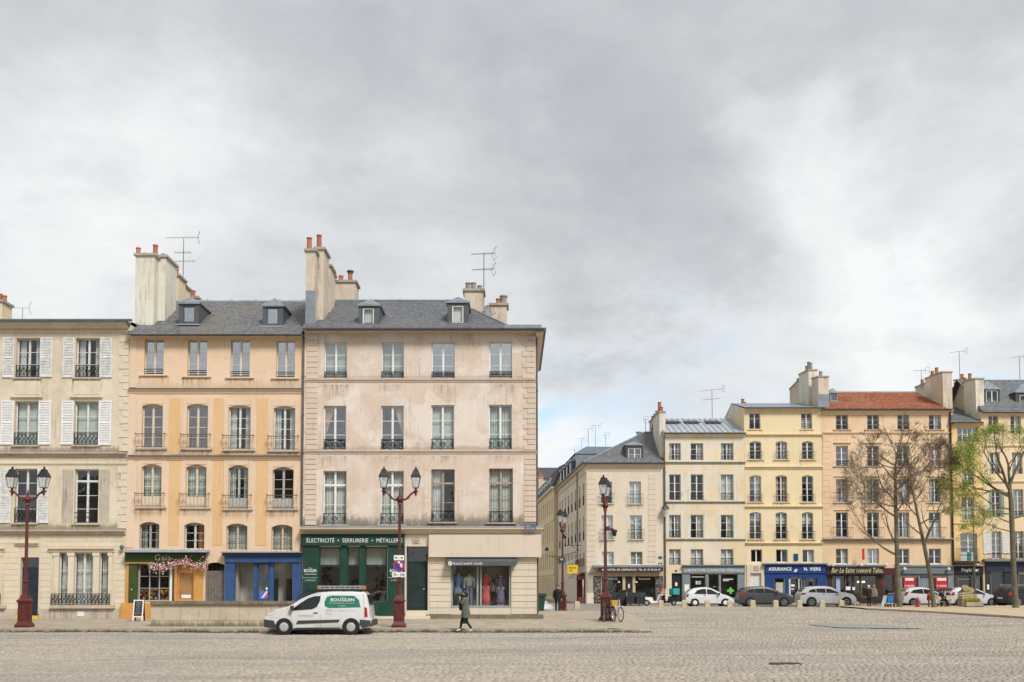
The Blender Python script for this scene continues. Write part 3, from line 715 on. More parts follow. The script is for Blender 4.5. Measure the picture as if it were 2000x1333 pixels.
def chimney(B, a, b, w0, w1, z0, z1, m, pots, capm=None, fr=WF, cap=0.09, zb=None, potm=None):
    """stack with overhanging cap; pots = [(u, w, height, radius)]"""
    q = MB(fr)
    if zb is None: q.box(a, b, w0, w1, z0, z1)
    else: q.ext([(w0, z0), (w1, z0), (w1, zb), (w0, z1)], a, b, 'u')
    o = q.build('chimney', m, B)
    q = MB(fr); zb2 = z1 if zb is None else zb
    q.add([(a-cap, w0-cap, z1), (b+cap, w0-cap, z1), (b+cap, w1+cap, zb2), (a-cap, w1+cap, zb2), (a-cap, w0-cap, z1+.12), (b+cap, w0-cap, z1+.12), (b+cap, w1+cap, zb2+.12), (a-cap, w1+cap, zb2+.12)],
          [(0, 1, 5, 4), (1, 2, 6, 5), (2, 3, 7, 6), (3, 0, 4, 7), (4, 5, 6, 7), (3, 2, 1, 0)])
    q.build('chimney_cap', capm or PGREY, o)
    for (u, ww, h, r) in pots:
        q = MB(fr); f = (ww-w0)/(w1-w0) if w1 > w0 else 0
        zc = z1+(zb2-z1)*f+.12
        q.lathe([(r*1.15, 0), (r*1.15, .06), (r, .08), (r*.92, h-.08), (r*1.08, h-.06), (r*1.08, h), (r*.8, h), (r*.8, h-.15)], (u, ww, zc-.02), 10)
        q.build('chimney_pot', potm or POT, o, auto=40)
    return o
def antenna(label, base, h, boom, n=9, ang=0.4, booms=((0, 1.0),), r=0.022):
    t = thing('tv_antenna', label, 'antenna', base, 'television antennas on the roofs')
    f = Fr(base[0], base[1], ang, base[2])
    MB(f).tube((0, 0, -.3), (0, 0, h), r, r*.8, 6).build('mast', GUT, t)
    for (dz, k) in booms:
        q = MB(f); z = h+dz; Lb = boom*k; tilt = .12*Lb
        q.tube((-Lb*.55, 0, z-tilt*.6), (Lb*.45, 0, z+tilt*.5), r*.55, n=4)
        for i in range(n):
            u = -Lb*.55+Lb*i/(n-1); zq = z-tilt*.6+tilt*1.1*i/(n-1); e = .12+.10*(i/(n-1)) if k > .9 else .3
            q.tube((u, -e, zq), (u, e, zq), r*.32, n=4)
        if k > .9:
            u = Lb*.45; zq = z+tilt*.5
            for s in (-1, 1): q.tube((u-.05, -.25, zq), (u+.06, -.25, zq+s*.3), r*.4, n=4); q.tube((u-.05, .25, zq), (u+.06, .25, zq+s*.3), r*.4, n=4); q.tube((u+.06, -.25, zq+s*.3), (u+.06, .25, zq+s*.3), r*.4, n=4)
        q.build('boom', GUT, t)
    return t
def dormer(B, px0, px1, py0, py1, apx, apy, Y, wpx, m=None, fm=None, gm=None, back=3.0, cols=1, rows=1, cur=None, roofm=None, over=0.08):
    """small roof window with cheeks and a hipped cap"""
    x0, x1 = xx(px0, (py0+py1)/2, Y), xx(px1, (py0+py1)/2, Y); z0, z1 = zz(py1, Y), zz(py0, Y); za = zz(apy, Y+.5)
    wx0, wx1 = xx(wpx[0], (py0+py1)/2, Y), xx(wpx[1], (py0+py1)/2, Y); wz0, wz1 = zz(wpx[3], Y), zz(wpx[2], Y)
    q = MB()
    for (a, b, c, d) in ((x0, wx0, z0, z1), (wx1, x1, z0, z1), (wx0, wx1, z0, wz0), (wx0, wx1, wz1, z1)):
        if b-a > .005 and d-c > .005: q.box(a, b, Y, Y+.12, c, d)
    q.quad((x0, Y+.12, z0), (x0, Y+.12, z1), (x0, Y+back, z1), (x0, Y+back, z0)); q.quad((x1, Y+.12, z0), (x1, Y+.12, z1), (x1, Y+back, z1), (x1, Y+back, z0))
    o = q.build('dormer', m or ZINCD, B)
    MB().box(x0+.03, x1-.03, Y+.7, Y+.75, z0, z1).build('dormer_interior', ROOM, o)
    q = MB(); xm = (x0+x1)/2; e = over
    A, Bq, C, D = (x0-e, Y-e, z1), (x1+e, Y-e, z1), (x1+e, Y+back, z1), (x0-e, Y+back, z1); T0 = (xm, Y+(x1-x0)*.42, za); T1 = (xm, Y+back, za)
    q.add([A, Bq, C, D, T0, T1], [(0, 1, 4), (1, 2, 5, 4), (3, 0, 4, 5), (3, 2, 1, 0)])
    q.box(x0-e, x1+e, Y-e, Y-e+.04, z1-.07, z1-.003)
    q.build('dormer_roof', roofm or ZINC, o)
    # the window sits under the dormer as a part of the house
    window(B, wx0, wx1, wz0, wz1, W=Y, rd=.03, rows=rows, cols=cols, fm=fm or ZINCD, gm=gm or GLM, cur=cur, t=.06, st=.08)
    cube('dormer_sill', x0-.06, x1+.06, Y-.12, Y+.05, z0-.05, z0-.003, ZINCL, o)
    return o
def quoins(B, px0, px1, py0, py1, Y, n, m, long=None, name='quoin_stone', proud=0.025, gap=0.012, alt=True):
    H0, H1 = zz(py1, Y), zz(py0, Y); h = (H1-H0)/n
    pm_ = (py0+py1)/2; a_, b_ = xx(px0, pm_, Y), xx(px1, pm_, Y); cube('mortar_bed', a_+.03+((b_-a_)*.38 if alt == 'R' else 0), b_-.03-((b_-a_)*.38 if alt == 'L' else 0), Y-.006, Y+.04, H0+.02, H1-.02, MORTAR, B)
    for k in range(n):
        z = H0+h*k; pm_ = py1+(py0-py1)*(k+.5)/n
        a, b = xx(px0, pm_, Y), xx(px1, pm_, Y)
        if alt and k % 2:
            if alt == 'L': b = a+(b-a)*.66
            else: a = b-(b-a)*.66
        cube(name, a, b, Y-proud-RN.uniform(0, .008), Y+.05, z+gap, z+h-gap, m, B)
def course(B, px0, px1, py0, py1, Y, m, proud=0.12, name='string_course', steps=2):
    """moulded horizontal band: stepped profile"""
    pm_ = (py0+py1)/2; a, b = xx(px0, pm_, Y), xx(px1, pm_, Y); z0, z1 = zz(py1, Y), zz(py0, Y); h = z1-z0
    pts = [(Y+.05, z0), (Y-proud*.3, z0), (Y-proud*.35, z0+h*.3), (Y-proud*.6, z0+h*.42), (Y-proud*.75, z0+h*.6), (Y-proud, z0+h*.68), (Y-proud, z0+h*.92), (Y+.05, z1)]
    q = MB(); q.ext(pts, a, b, 'u'); return q.build(name, m, B)
def gutter(B, pxa, pxb, py, Y, r=0.09, m=None):
    a, b = xx(pxa, py, Y), xx(pxb, py, Y); z = zz(py, Y)
    q = MB(); n = 7
    pts = [(Y-r*math.cos(t), z-r*math.sin(t)) for t in [PI*i/n for i in range(n+1)]]
    q.ext(pts, a, b, 'u'); q.build('gutter', m or GUT, B)
def downpipe(B, px, py0, py1, Y, r=0.055, m=None):
    q = MB(); x = xx(px, (py0+py1)/2, Y)
    z0, z1 = zz(py1, Y), zz(py0, Y)
    q.tube((x, Y, z0), (x, Y, z1), r, r, 8)
    z = z0+1
    while z < z1: q.tube((x, Y, z), (x, Y, z+.05), r*1.35, r*1.35, 8); z += 1.9
    return q.build('downpipe', m or GUT, B, auto=40)
def px(a, b, c, d, Y):
    m_ = (c+d)/2
    return xx(a, m_, Y), xx(b, m_, Y), zz(d, Y), zz(c, Y)
# ================================================================== LEFT ROW
ZG = 0.05      # walls start below the pavement
Y = YF
# ---------------------------------------------------------------- house 1: beige stone, white louvred shutters
B1 = thing('stone_house', 'beige stone house with white louvred shutters at the left edge', 'house', (xx(60, 1150, Y), Y, 0.3))
u0, u1 = xx(-140, 900, Y), xx(251, 900, Y)-.005
z1 = zz(628, Y)
W1 = [(31.5, 78, 661, 738), (148, 195, 661, 738), (28.5, 75, 784, 870), (145, 193, 784, 870), (29, 72, 916, 1022), (145.5, 192, 917, 1023)]
ops = [px(*r, Y) for r in W1]
WL = [(-88, -42, 661, 738), (-90, -43, 784, 870), (-90, -46, 916, 1022)]
ops += [px(*r, Y) for r in WL]
door1 = px(39, 75, 1089, 1203, Y)
ops.append(door1)
tri = []
for dx in (0, -213):
    tri += [px(114+dx, 132+dx, 1080, 1182, Y), px(143.5+dx, 181+dx, 1080, 1182, Y), px(193+dx, 211+dx, 1080, 1182, Y)]
ops += tri
facade(B1, WF, u0, u1, ZG, z1, ops, P1, W=Y, rd=.2)
for i, r in enumerate(W1+WL):
    a, b, c, d = px(*r, Y)
    kw = dict(rows=3, rail='scroll', railh=.62, sill=P1D, fm=WHITE2, cur='sides')
    if i in (2, 3, 7): kw.update(cur='gflat', rows=3)
    if i in (4, 8): kw.update(rows=4, railh=.75, cur=None)
    if i == 5: kw.update(rows=3, transom=.2, rail='two', railh=.55, cur=None)
    window(B1, a, b, c, d, W=Y, **kw)
for (a, b, c, d, m) in [(6, 28.5, 660, 738, SHUTG), (79, 103, 660, 737, SHUTG), (123, 146, 660, 738, SHUTG), (195.5, 219.5, 660, 738, SHUTG),
                        (2, 27.5, 783, 869, SHUT), (75.5, 100, 783, 869, SHUT), (120, 144, 783, 869, SHUT), (193, 218, 783, 870, SHUT),
                        (0, 22, 917, 1022, SHUTG), (73, 96, 917, 1022, SHUTG), (-40, -16, 660, 738, SHUTG), (-41, -17, 783, 869, SHUT)]:
    shutter(B1, *px(a, b, c, d, Y), Y, m)
for (a, b) in ((121, 143), (194, 214)):          # pale marks where shutters used to hang
    bx('bare_shutter_mark', a, b, 918, 1022, Y-.006, Y+.01, P1D, B1)
for (a, b) in ((22, 84), (138, 201)):
    course(B1, a, b, 775, 781, Y, P1, .12, 'window_hood'); bx('recessed_panel', a+6, b-6, 744, 771, Y-.02, Y+.01, P1S, B1)
course(B1, -140, 251, 628, 643, Y, P1S, .45, 'cornice'); bx('frieze', -140, 250, 646, 649, Y-.04, Y+.02, P1S, B1)
course(B1, -140, 248, 884, 893, Y, P1D, .22); course(B1, -140, 248, 905, 909, Y, P1S, .06)
course(B1, -140, 246, 1035, 1045, Y, P1D, .28)
q = MB(); xa, xb = u0, u1; ze = zz(628, Y-.5)
q.add([(xa, Y-.5, ze), (xb, Y-.5, ze), (xb, Y+5, ze+.95), (xa, Y+5, ze+.95), (xa, Y+10, ze), (xb, Y+10, ze), (xa, Y-.5, ze-.05), (xb, Y-.5, ze-.05)], [(0, 1, 2, 3), (3, 2, 5, 4), (6, 7, 1, 0), (1, 7, 5, 2)])
for k in range(26):
    u = xa+(xb-xa)*(k+.5)/26; q.add([(u-.015, Y-.5, ze+.03), (u+.015, Y-.5, ze+.03), (u+.015, Y+5, ze+.98), (u-.015, Y+5, ze+.98), (u-.015, Y-.5, ze), (u+.015, Y-.5, ze)], [(0, 1, 2, 3), (4, 5, 1, 0)])
q.build('zinc_roof', ZINC, B1); gutter(B1, -140, 258, 624, Y-.5, .1, ZINC)
quoins(B1, 233, 252, 655, 882, Y, 17, P1S, alt='R'); quoins(B1, 230, 249, 911, 1033, Y, 9, P1S, alt='R')
# coursed ground floor, stone by stone
for (a, b, c, d, n) in [(-138, 34, 1047, 1062, 4), (80, 246, 1047, 1068, 4), (6, 36, 1068, 1190, 1), (78, 98, 1068, 1190, 1), (222, 244, 1068, 1190, 1), (-138, -112, 1068, 1190, 1)]:
    rows = max(1, round((d-c)/11)); hz = (d-c)/rows
    for r in range(rows):
        pts = [a]+sorted(a+(b-a)*(k+RN.uniform(-.2, .2)+(r % 2)*.3)/n for k in range(1, n))+[b]
        for k in range(n):
            bx('wall_stone', pts[k]+.25, pts[k+1]-.25, c+hz*r+.3, c+hz*(r+1)-.3, Y-.012-RN.uniform(0, .008), Y+.02, P1S, B1)
bx('plinth', -140, 38, 1190, 1212, Y-.06, Y+.02, P1D, B1); bx('plinth', 76, 236, 1190, 1212, Y-.06, Y+.02, P1D, B1)
bx('vent_cover', 151, 164, 1195, 1204, Y-.075, Y-.05, SIGNW, B1)
course(B1, 31, 77, 1059, 1067, Y, P1S, .18, 'door_hood')
a, b, c, d = door1
dq = MB(); dq.box(a, b, Y+.22, Y+.28, c, d-.55); dq.box(a, b, Y+.2, Y+.29, d-.55, d-.47)
for s in (0, 1):
    for k in range(2): dq.box(a+.08+s*(b-a)/2, a+(b-a)*.5-.06+s*(b-a)/2, Y+.2, Y+.23, c+.15+k*1.05, c+1.0+k*1.05)
do = dq.build('door', NAVYD, B1); MB().box(a+.03, b-.03, Y+.24, Y+.25, d-.47, d-.02).build('transom_light', GLD, do)
cube('door_step', a-.1, b+.1, Y-.25, Y+.2, ZG, c-.003, YELLOW, B1)
for k, dx in enumerate((0, -213)):
    for j in range(3):
        a, b, c, d = tri[k*3+j]
        window(B1, a, b, c, d, W=Y, rows=3, cols=2 if j == 1 else 1, fm=WHITE2, cur='full', t=.05)
    for (p, r) in ((104, 114), (132, 143.5), (181, 193), (211, 218)):
        bx('pilaster', p+dx, r+dx, 1086, 1182, Y-.07, Y+.1, P1S, B1); bx('capital', p-1+dx, r+1+dx, 1080, 1086, Y-.10, Y+.1, P1S, B1)
    course(B1, 96+dx, 224+dx, 1069, 1079, Y, P1S, .18, 'window_lintel'); bx('window_ledge', 96+dx, 222+dx, 1182.3, 1189, Y-.2, Y+.1, P1D, B1)
    a, b, c, d = px(103+dx, 217+dx, 1160, 1181, Y)
    railing('scroll', a, b, c, d, Y-.17, WF, IRON, B1)
MB().ball(at(238, 1069, Y-.2), .11, 6).tube(at(238, 1069, Y), at(238, 1069, Y-.2), .03).build('security_camera', GUT, B1)
zr = ze+.7
xc = xx(3, 610, Y+4)
chimney(B1, xx(-12, 600, Y+4), xx(13, 600, Y+4), Y+3.5, Y+4.6, ze+.3, zz(590, Y+3.5), PB, [(xx(-3, 600, Y+4), Y+4.1, .5, .13), (xx(6, 600, Y+4), Y+4.1, .4, .14)])
antenna('short antenna at the left edge above the flat zinc roof', (xx(44, 615, Y+4), Y+4, zr), zz(602, Y+4)-zr, .75, 5, 0.5, r=.016)
# ---------------------------------------------------------------- house 2: peach render, two shops
B2 = thing('peach_house', 'peach rendered house with slate roof above the olive and blue shops', 'house', (xx(420, 1150, Y), Y, 0.3))
u0, u1 = xx(251, 900, Y), xx(590, 900, Y)-.01
z1 = zz(656, Y)
R1 = [(282, 319.7, 662.5, 732), (366.4, 404.4, 663.5, 735), (450.4, 488, 664.5, 737), (539.7, 575.8, 666, 738)]
R2 = [(277, 317.4, 790, 876), (364.6, 405.6, 790, 877), (446, 489, 792.5, 879), (534, 576, 794, 880.5)]
R3 = [(276, 315, 907, 991), (362.7, 402.6, 908, 992), (445.6, 484.6, 909.5, 994.6), (532, 573, 913, 994.6)]
R4 = [(272, 311, 1020, 1073), (359.7, 399, 1021, 1074), (442, 483, 1023, 1076), (530, 571, 1025, 1077)]
ops = [px(*r, Y) for r in R1]+[px(*r, Y)+(.09,) for r in R2]+[px(*r, Y)+(.14,) for r in R3]+[px(*r, Y)+(.14,) for r in R4]
gdoor = px(400, 438, 1099, 1208, Y)+(.12,)
gshop = px(269, 379, 1099, 1176, Y); bshop = px(458, 571, 1099, 1200, Y)
ops += [gdoor, gshop, bshop]
facade(B2, WF, u0, u1, ZG, z1, ops, P2, W=Y, rd=.2)
for i, r in enumerate(R1): window(B2, *px(*r, Y), W=Y, rows=3, fm=CREAM, gm=GLS, rail='two', railh=.28, sill=P2T, silw=.22, t=.05)
for i, r in enumerate(R2): window(B2, *px(*r, Y), W=Y, rows=4, fm=CREAM if i < 2 else WHITE2, gm=GLM if i < 2 else GLD, cur=None if i < 2 else 'sides', rail='basket', railm=IRONR, railh=.68, raild=-.3, railw=.22, sill=P1D, silw=.26, arch=.09)
for i, r in enumerate(R3): window(B2, *px(*r, Y), W=Y, rows=3, fm=CREAM if i < 2 else GREYW, panel=.25, gm=GLD, cur=['gfull', 'gfull', 'gsides', None][i], rail='basket', railm=IRONR, railh=.66, raild=-.3, railw=.22, sill=P1D, silw=.26, arch=.14)
for i, r in enumerate(R4): window(B2, *px(*r, Y), W=Y, rows=3 if i < 2 else 2, fm=[GREYW, WHITE2, CREAM, CREAM][i], cur=['gsides', 'oright', 'full', 'full'][i], bars=True, arch=.14)
for (a, b) in ((330.5, 352), (417, 437), (501, 522.6)):
    bx('pier_panel', a, b, 778, 888, Y-.012, Y+.02, P2O, B2); bx('pier_panel', a-1.5, b-1.5, 900, 1066, Y-.012, Y+.02, P2O, B2)
bx('corner_strip', 254, 266, 660, 757, Y-.03, Y+.02, P2T, B2); bx('corner_strip', 250.5, 264, 770, 889, Y-.03, Y+.02, P2T, B2); bx('corner_strip', 247, 262, 899, 1070, Y-.03, Y+.02, P2T, B2)
for j, R_ in enumerate((R2, R3)):                         # pale render surrounds
    for r in R_:
        bx('window_surround', r[0]-9, r[0]-.4, r[2]-13, r[3]+1, Y-.02, Y+.02, P2T, B2); bx('window_surround', r[1]+.4, r[1]+9, r[2]-13, r[3]+1, Y-.02, Y+.02, P2T, B2)
        bx('window_surround', r[0]-.3, r[1]+.3, r[2]-13, r[2]-1, Y-.021, Y+.02, P2T, B2)
course(B2, 252, 591, 654, 663, Y, P2T, .3, 'cornice')
course(B2, 251, 591, 760.4, 769, Y, P2T, .13); bx('lead_flashing', 251, 591, 758.4, 760.3, Y-.16, Y+.02, GUT, B2)
course(B2, 249, 591, 892, 899, Y, P2T, .13); bx('lead_flashing', 249, 591, 889.6, 892, Y-.16, Y+.02, GUT, B2)
# roof
ye, yr = Y-.42, Y+4.6
ze, zr = zz(653, ye), zz(590, yr)
xl, xr = u0-.12, u1+.02
slates('slate_field', (xl, ye, ze), (xr, ye, ze), (xr, yr, zr), (xl, yr, zr), 74, 30, SLATE, B2, .018)
q = MB(); q.add([(xl, yr, zr), (xr, yr, zr), (xr, yr+4.8, ze), (xl, yr+4.8, ze)], [(0, 1, 2, 3)])
q.add([(xl+.1, Y, ze-.25), (xl+.1, yr, zr-.05), (xl+.1, yr+4.6, ze-.25)], [(0, 1, 2)]); q.build('rear_slope', SLATEBASE, B2)
q = MB(); q.tube((xl, yr, zr+.03), (xr, yr, zr+.03), .07, n=6)
for k in range(12): q.ball((xl+1.2+k*1.3, yr, zr+.12), .045, 5)
q.build('ridge_cap', ZINCL, B2)
gutter(B2, 256, 593, 653.5, ye-.02, .085)
dormer(B2, 349, 388, 592, 634, 373, 581, Y+.75, (357, 381, 598, 631), gm=GLS, back=3.4)
dormer(B2, 513, 553, 597, 637.5, 535, 583, Y+.75, (520.5, 544, 601, 635), gm=GLS, back=3.2)
def stk(B, p0, p1, Ya, Yb, ptop, pbot, m, pots, capm=None, potm=None):
    pm_ = (ptop+pbot)/2
    chimney(B, xx(p0, pm_, Ya), xx(p1, pm_, Ya), Ya, Yb, zz(pbot, Ya), zz(ptop, Ya), m, [(xx(u, ptop, (Ya+Yb)/2), (Ya+Yb)/2+dw, h, r) for (u, dw, h, r) in pots], capm, potm=potm)
stk(B2, 264, 301, Y+.9, Y+2.0, 500, 640, PCH, [(273, -.2, .42, .12), (280, .25, .3, .1)])
stk(B2, 301, 323, Y+1.5, Y+3.2, 503, 640, PCH, [(306, -.2, .75, .13), (315, .3, .45, .1)])
stk(B2, 319, 329, Y+3.3, Y+4.2, 526, 630, PCH, [(323, 0, .75, .12)])
stk(B2, 327, 348, Y+4.6, Y+5.8, 540, 620, PB, [(335, -.2, .55, .13), (342, .2, .55, .13)])
stk(B2, 349, 362, Y+6.1, Y+7.0, 561, 620, PB, [(354, 0, .5, .12), (358, .25, .5, .1)])
stk(B2, 369, 385, Y+7.4, Y+8.2, 583, 620, PB, [(377, 0, .45, .14)])
antenna('tall antenna rising from the stepped chimneys of the peach house', (xx(357, 575, Y+6.5), Y+6.5, zz(561, Y+6.1)+.1), zz(468, Y+6.5)-zz(561, Y+6.1), 1.75, 11, .35, booms=((0, 1.0), (-.85, .5), (-1.35, .8)))
downpipe(B2, 591, 660, 1078, Y-.09)
# olive green flower shop
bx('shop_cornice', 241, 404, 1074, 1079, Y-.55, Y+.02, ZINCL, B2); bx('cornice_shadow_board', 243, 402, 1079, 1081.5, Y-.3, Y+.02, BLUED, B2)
bx('fascia', 244, 399, 1081.5, 1099, Y-.2, Y+.02, OLIVE, B2); bx('fascia_trim', 245, 300, 1098.9, 1101, Y-.21, Y-.1, AMBER, B2)
tpx('lettering', 'Gaïa', 302.5, 334, 1083.5, 1095, Y-.2, SIGNGOLD, B2, bold=-.005)
bx('shop_post', 245.5, 251, 1101, 1178, Y-.1, Y+.02, AMBER, B2)
so = bx('folded_shop_shutter', 251.5, 268, 1100, 1180, Y-.14, Y-.03, OLIVE, B2)
MB().ball(at(257, 1152, Y-.16), .035, 6).build('knob', SIGNGOLD, B2)
bx('shop_post', 332, 336, 1101, 1176, Y-.02, Y+.15, SIGNW, B2); bx('shop_post', 336.3, 340, 1099, 1176, Y-.03, Y+.15, OLIVE, B2); bx('shop_post', 340.2, 345.5, 1099, 1176, Y-.04, Y+.15, AMBER, B2)
bx('shop_pillar', 378, 397, 1099.3, 1178, Y-.07, Y+.02, AMBER, B2); bx('shop_pillar_edge', 397.2, 400, 1104, 1178, Y-.05, Y+.02, CREAM, B2)
window(B2, *px(270.5, 331.5, 1101, 1175, Y), W=Y, rd=.05, rows=3, cols=3, fm=GREYW, gm=GLSHOP, t=.05, st=.04)
a, b, c, d = px(346, 377.5, 1099, 1176, Y)
q = MB(); q.box(a, b, Y+.12, Y+.16, d-.52, d); q.box(a, a+.06, Y+.1, Y+.17, c, d-.52); q.box(b-.06, b, Y+.1, Y+.17, c, d-.52); q.box(a+.06, b-.06, Y+.1, Y+.17, c, c+.14)
dd = q.build('door', AMBER, B2); MB().box(a+.06, b-.06, Y+.14, Y+.15, c+.14, d-.52).build('papered_glass', KRAFT, dd)
bx('shop_notice', 354.5, 373, 1162, 1169, Y+.08, Y+.09, SIGNW, B2)
bx('shop_base', 235, 293, 1178.2, 1212, Y-.2, Y-.01, AMBER, B2); bx('shop_base_wall', 293.3, 458, 1178.5, 1212, Y-.1, Y-.01, WALLSTONE, B2)
# grey boarded door
a, b, c, d = gdoor[:4]; n = 7
q = MB(); q.box(a, b, Y+.2, Y+.26, d-.5, d-.4); dd = q.build('door', OAKGREY, B2)
for k in range(n): cube('plank', a+(b-a)*k/n+.006, a+(b-a)*(k+1)/n-.006, Y+.2-RN.uniform(0, .008), Y+.25, c, d-.5, OAKGREY, dd)
for k in range(5): cube('fanlight_pane', a+(b-a)*k/5+.02, a+(b-a)*(k+1)/5-.02, Y+.22, Y+.23, d-.4, d, GLD, dd)
# blue empty shop
bx('shop_cornice', 430.5, 588, 1078, 1080.3, Y-.45, Y+.02, ZINC, B2); bx('shop_cornice_board', 434, 588, 1080.3, 1085.5, Y-.35, Y+.02, BLUED, B2)
bx('fascia', 438.5, 588, 1085.5, 1098.7, Y-.22, Y+.02, BLUE, B2)
bx('pilaster', 438.7, 458, 1099, 1205, Y-.16, Y+.02, BLUE, B2); bx('pilaster', 571.3, 588, 1099, 1205, Y-.16, Y+.02, BLUE, B2)
for (p, r) in ((494.5, 501.5), (526, 534)): bx('mullion', p, r, 1099, 1205, Y-.05, Y+.12, BLUE, B2)
bx('stall_riser', 458.2, 494, 1176, 1205, Y-.05, Y+.1, BLUE, B2); bx('stall_riser', 534.2, 571, 1176, 1205, Y-.05, Y+.1, BLUE, B2)
for (p, r) in ((459, 494), (535, 570.5)):
    q = px(p, r, 1100, 1176, Y); o = cube('shop_window', *q[:2], Y+.06, Y+.07, *q[2:], GLSHOP, B2)
q = MB(); a, b, c, d = px(501.5, 526, 1100, 1205, Y)
q.box(a, a+.09, Y+.02, Y+.1, c, d); q.box(b-.09, b, Y+.02, Y+.1, c, d); q.box(a+.09, b-.09, Y+.02, Y+.1, d-.08, d); q.box(a+.09, b-.09, Y+.02, Y+.1, d-.72, d-.63); q.box(a+.09, b-.09, Y+.02, Y+.1, c, c+.9)
dd = q.build('door', BLUE, B2); cube('pane', a+.09, b-.09, Y+.05, Y+.06, c+.9, d-.72, GLSHOP, dd); cube('pane', a+.09, b-.09, Y+.05, Y+.06, d-.63, d-.08, GLSHOP, dd)
PALEROOM = plain('empty_shop_wall', (0.62, 0.58, 0.52), 0.9, 0, 0.1, 1); 
a, b, c, d = bshop; MB().box(a, b, Y+1.0, Y+1.05, c, d).box(a+.02, a+.06, Y+.3, Y+1, c, d).build('shop_back_wall', PALEROOM, B2)
bx('display_stand', 559, 569, 1131, 1176, Y+.5, Y+.8, BLACK, B2); bx('display_stand', 536, 541, 1130, 1176, Y+.4, Y+.7, BLACK, B2)
q = MB(); a, b, c, d = px(506, 524, 1148, 1174, Y+.04)
W_s = b-a; H_s = d-c
q.poly([(a, Y+.035, c+.05), (a+W_s*.75, Y+.035, c), (a+W_s*.9, Y+.035, c+H_s*.45), (a+W_s*.45, Y+.035, c+H_s*.8), (a+.02, Y+.035, c+H_s*.6)], 0)
q.poly([(a+W_s*.5, Y+.03, c+H_s*.2), (b, Y+.03, c+H_s*.35), (b, Y+.03, c+H_s*.8), (a+W_s*.7, Y+.03, c+H_s*.6)], 1)
q.poly([(a+W_s*.1, Y+.025, c+H_s*.05), (a+W_s*.2, Y+.025, c), (b-.02, Y+.025, c+H_s*.7), (b-.1, Y+.025, c+H_s*.75)], 2); q.lathe([(.07, 0), (.07, .004)], (b-.06, Y+.025, d-.05), 10, 2, axis='w')
q.build('window_sticker', [plain('sticker_blue', (0.10, 0.14, 0.55), .5), plain('sticker_pink', (0.75, 0.12, 0.28), .5), SIGNW], B2)
# flower garland over the olive shop
FL = [plain('petal_pink', (0.62, 0.22, 0.25), .7, 0, .15), plain('petal_blush', (0.72, 0.46, 0.44), .7, 0, .1), plain('petal_white', (0.72, 0.66, 0.58), .7, 0, .1), plain('garland_leaf', (0.10, 0.13, 0.05), .7)]
q = MB(); x0g, _, _ = at(288, 1100, Y-.3); x1g, _, _ = at(407, 1100, Y-.3)
for k in range(850):
    f = RN.random(); pxx = 290+f*117; cen = 1105.5+3.5*math.sin(f*9)-4*f
    if 0.62 < f < 0.72 and RN.random() < .5: cen -= RN.uniform(2, 17)
    pyy = RN.gauss(cen, 3.0 if RN.random() < .7 else 6); yy = Y-.33+RN.uniform(-.12, .12); c_ = at(pxx, pyy, yy)
    s = RN.uniform(.018, .048); n_ = Vector((RN.gauss(0, .6), -1, RN.gauss(0, .7))).normalized(); a_ = n_.orthogonal().normalized(); b_ = n_.cross(a_); t0 = RN.uniform(0, 6)
    q.poly([tuple(Vector(c_)+a_*s*math.cos(t0+2*PI*i/5)*RN.uniform(.6, 1)+b_*s*math.sin(t0+2*PI*i/5)) for i in range(5)], RN.choices([0, 1, 2, 3], [4, 4, 2.4, 1.5])[0])
q.path([at(292+i*11.5, 1103+4*math.sin(i*.9), Y-.28) for i in range(11)], .02, 5, 3)
q.tube(at(372, 1088, Y-.28), at(368, 1104, Y-.28), .015, .012, 5, 3)
for i in (292, 350, 404): q.tube(at(i, 1102, Y-.3), at(i, 1099, Y-.05), .012, .012, 4, 3)
q.build('flower_garland', FL, label='pink and white blossom garland hung across the olive green shopfront', cat='garland')
# flowers in the shop window
q = MB()
for k in range(130):
    c_ = at(RN.uniform(274, 330), RN.uniform(1152, 1175), Y+RN.uniform(.3, .7)); q.ball(c_, RN.uniform(.04, .09), 4, RN.choice([0, 1, 2, 3, 3]))
q.build('window_flowers', [plain('bloom_red', (.35, .05, .05), .7), plain('bloom_orange', (.6, .25, .05), .7), plain('bloom_rose', (.5, .2, .25), .7), FL[3]], B2)
cube('display_shelf', *px(270.5, 332, 1174, 1178, Y+.1)[:2], Y+.25, Y+.9, zz(1178, Y), zz(1175.5, Y), GREYW, B2)

# chalkboard on the pavement
cb_ = at(271, 1210, 47.5); zc = pav(cb_[0], 47.5)
t = thing('chalkboard_sign', 'folding chalkboard sign with white frame by the amber shop base', 'sign', (cb_[0], 47.5, zc))
f = Fr(cb_[0], 47.5, -.06, zc)
def lean(q, th):
    for i, p in enumerate(q.v): q.v[i] = (p[0], p[1]+p[2]*th, p[2])
    return q
q = MB(f)
for (a, b, c, d) in ((-.24, -.19, 0, .97), (.19, .24, 0, .97), (-.19, .19, .92, .97), (-.19, .19, .17, .22)): q.box(a, b, -.16, -.13, c, d)
lean(q, .13).build('front_frame', SIGNW, t)
bo = lean(MB(f).box(-.19, .19, -.15, -.14, .22, .92), .13).build('slate_board', plain('chalkboard', (.035, .045, .055), .8, 0, .3, 9), t)
q = MB(f)
for k in range(6):
    z = .82-k*.095; L_ = RN.uniform(.12, .28); x = -L_/2
    while x < L_/2: q.box(x, x+RN.uniform(.015, .04), -.155, -.151, z, z+RN.uniform(.012, .035)); x += .055
lean(q, .13).build('chalk_writing', [plain('chalk', (.5, .52, .52), .9)], bo)
q = MB(f)
for (a, b) in ((-.24, -.19), (.19, .24)): q.box(a, b, .13, .16, 0, .97)
q.box(-.19, .19, .135, .155, .2, .92); lean(q, -.13).build('back_frame', BLACK, t)

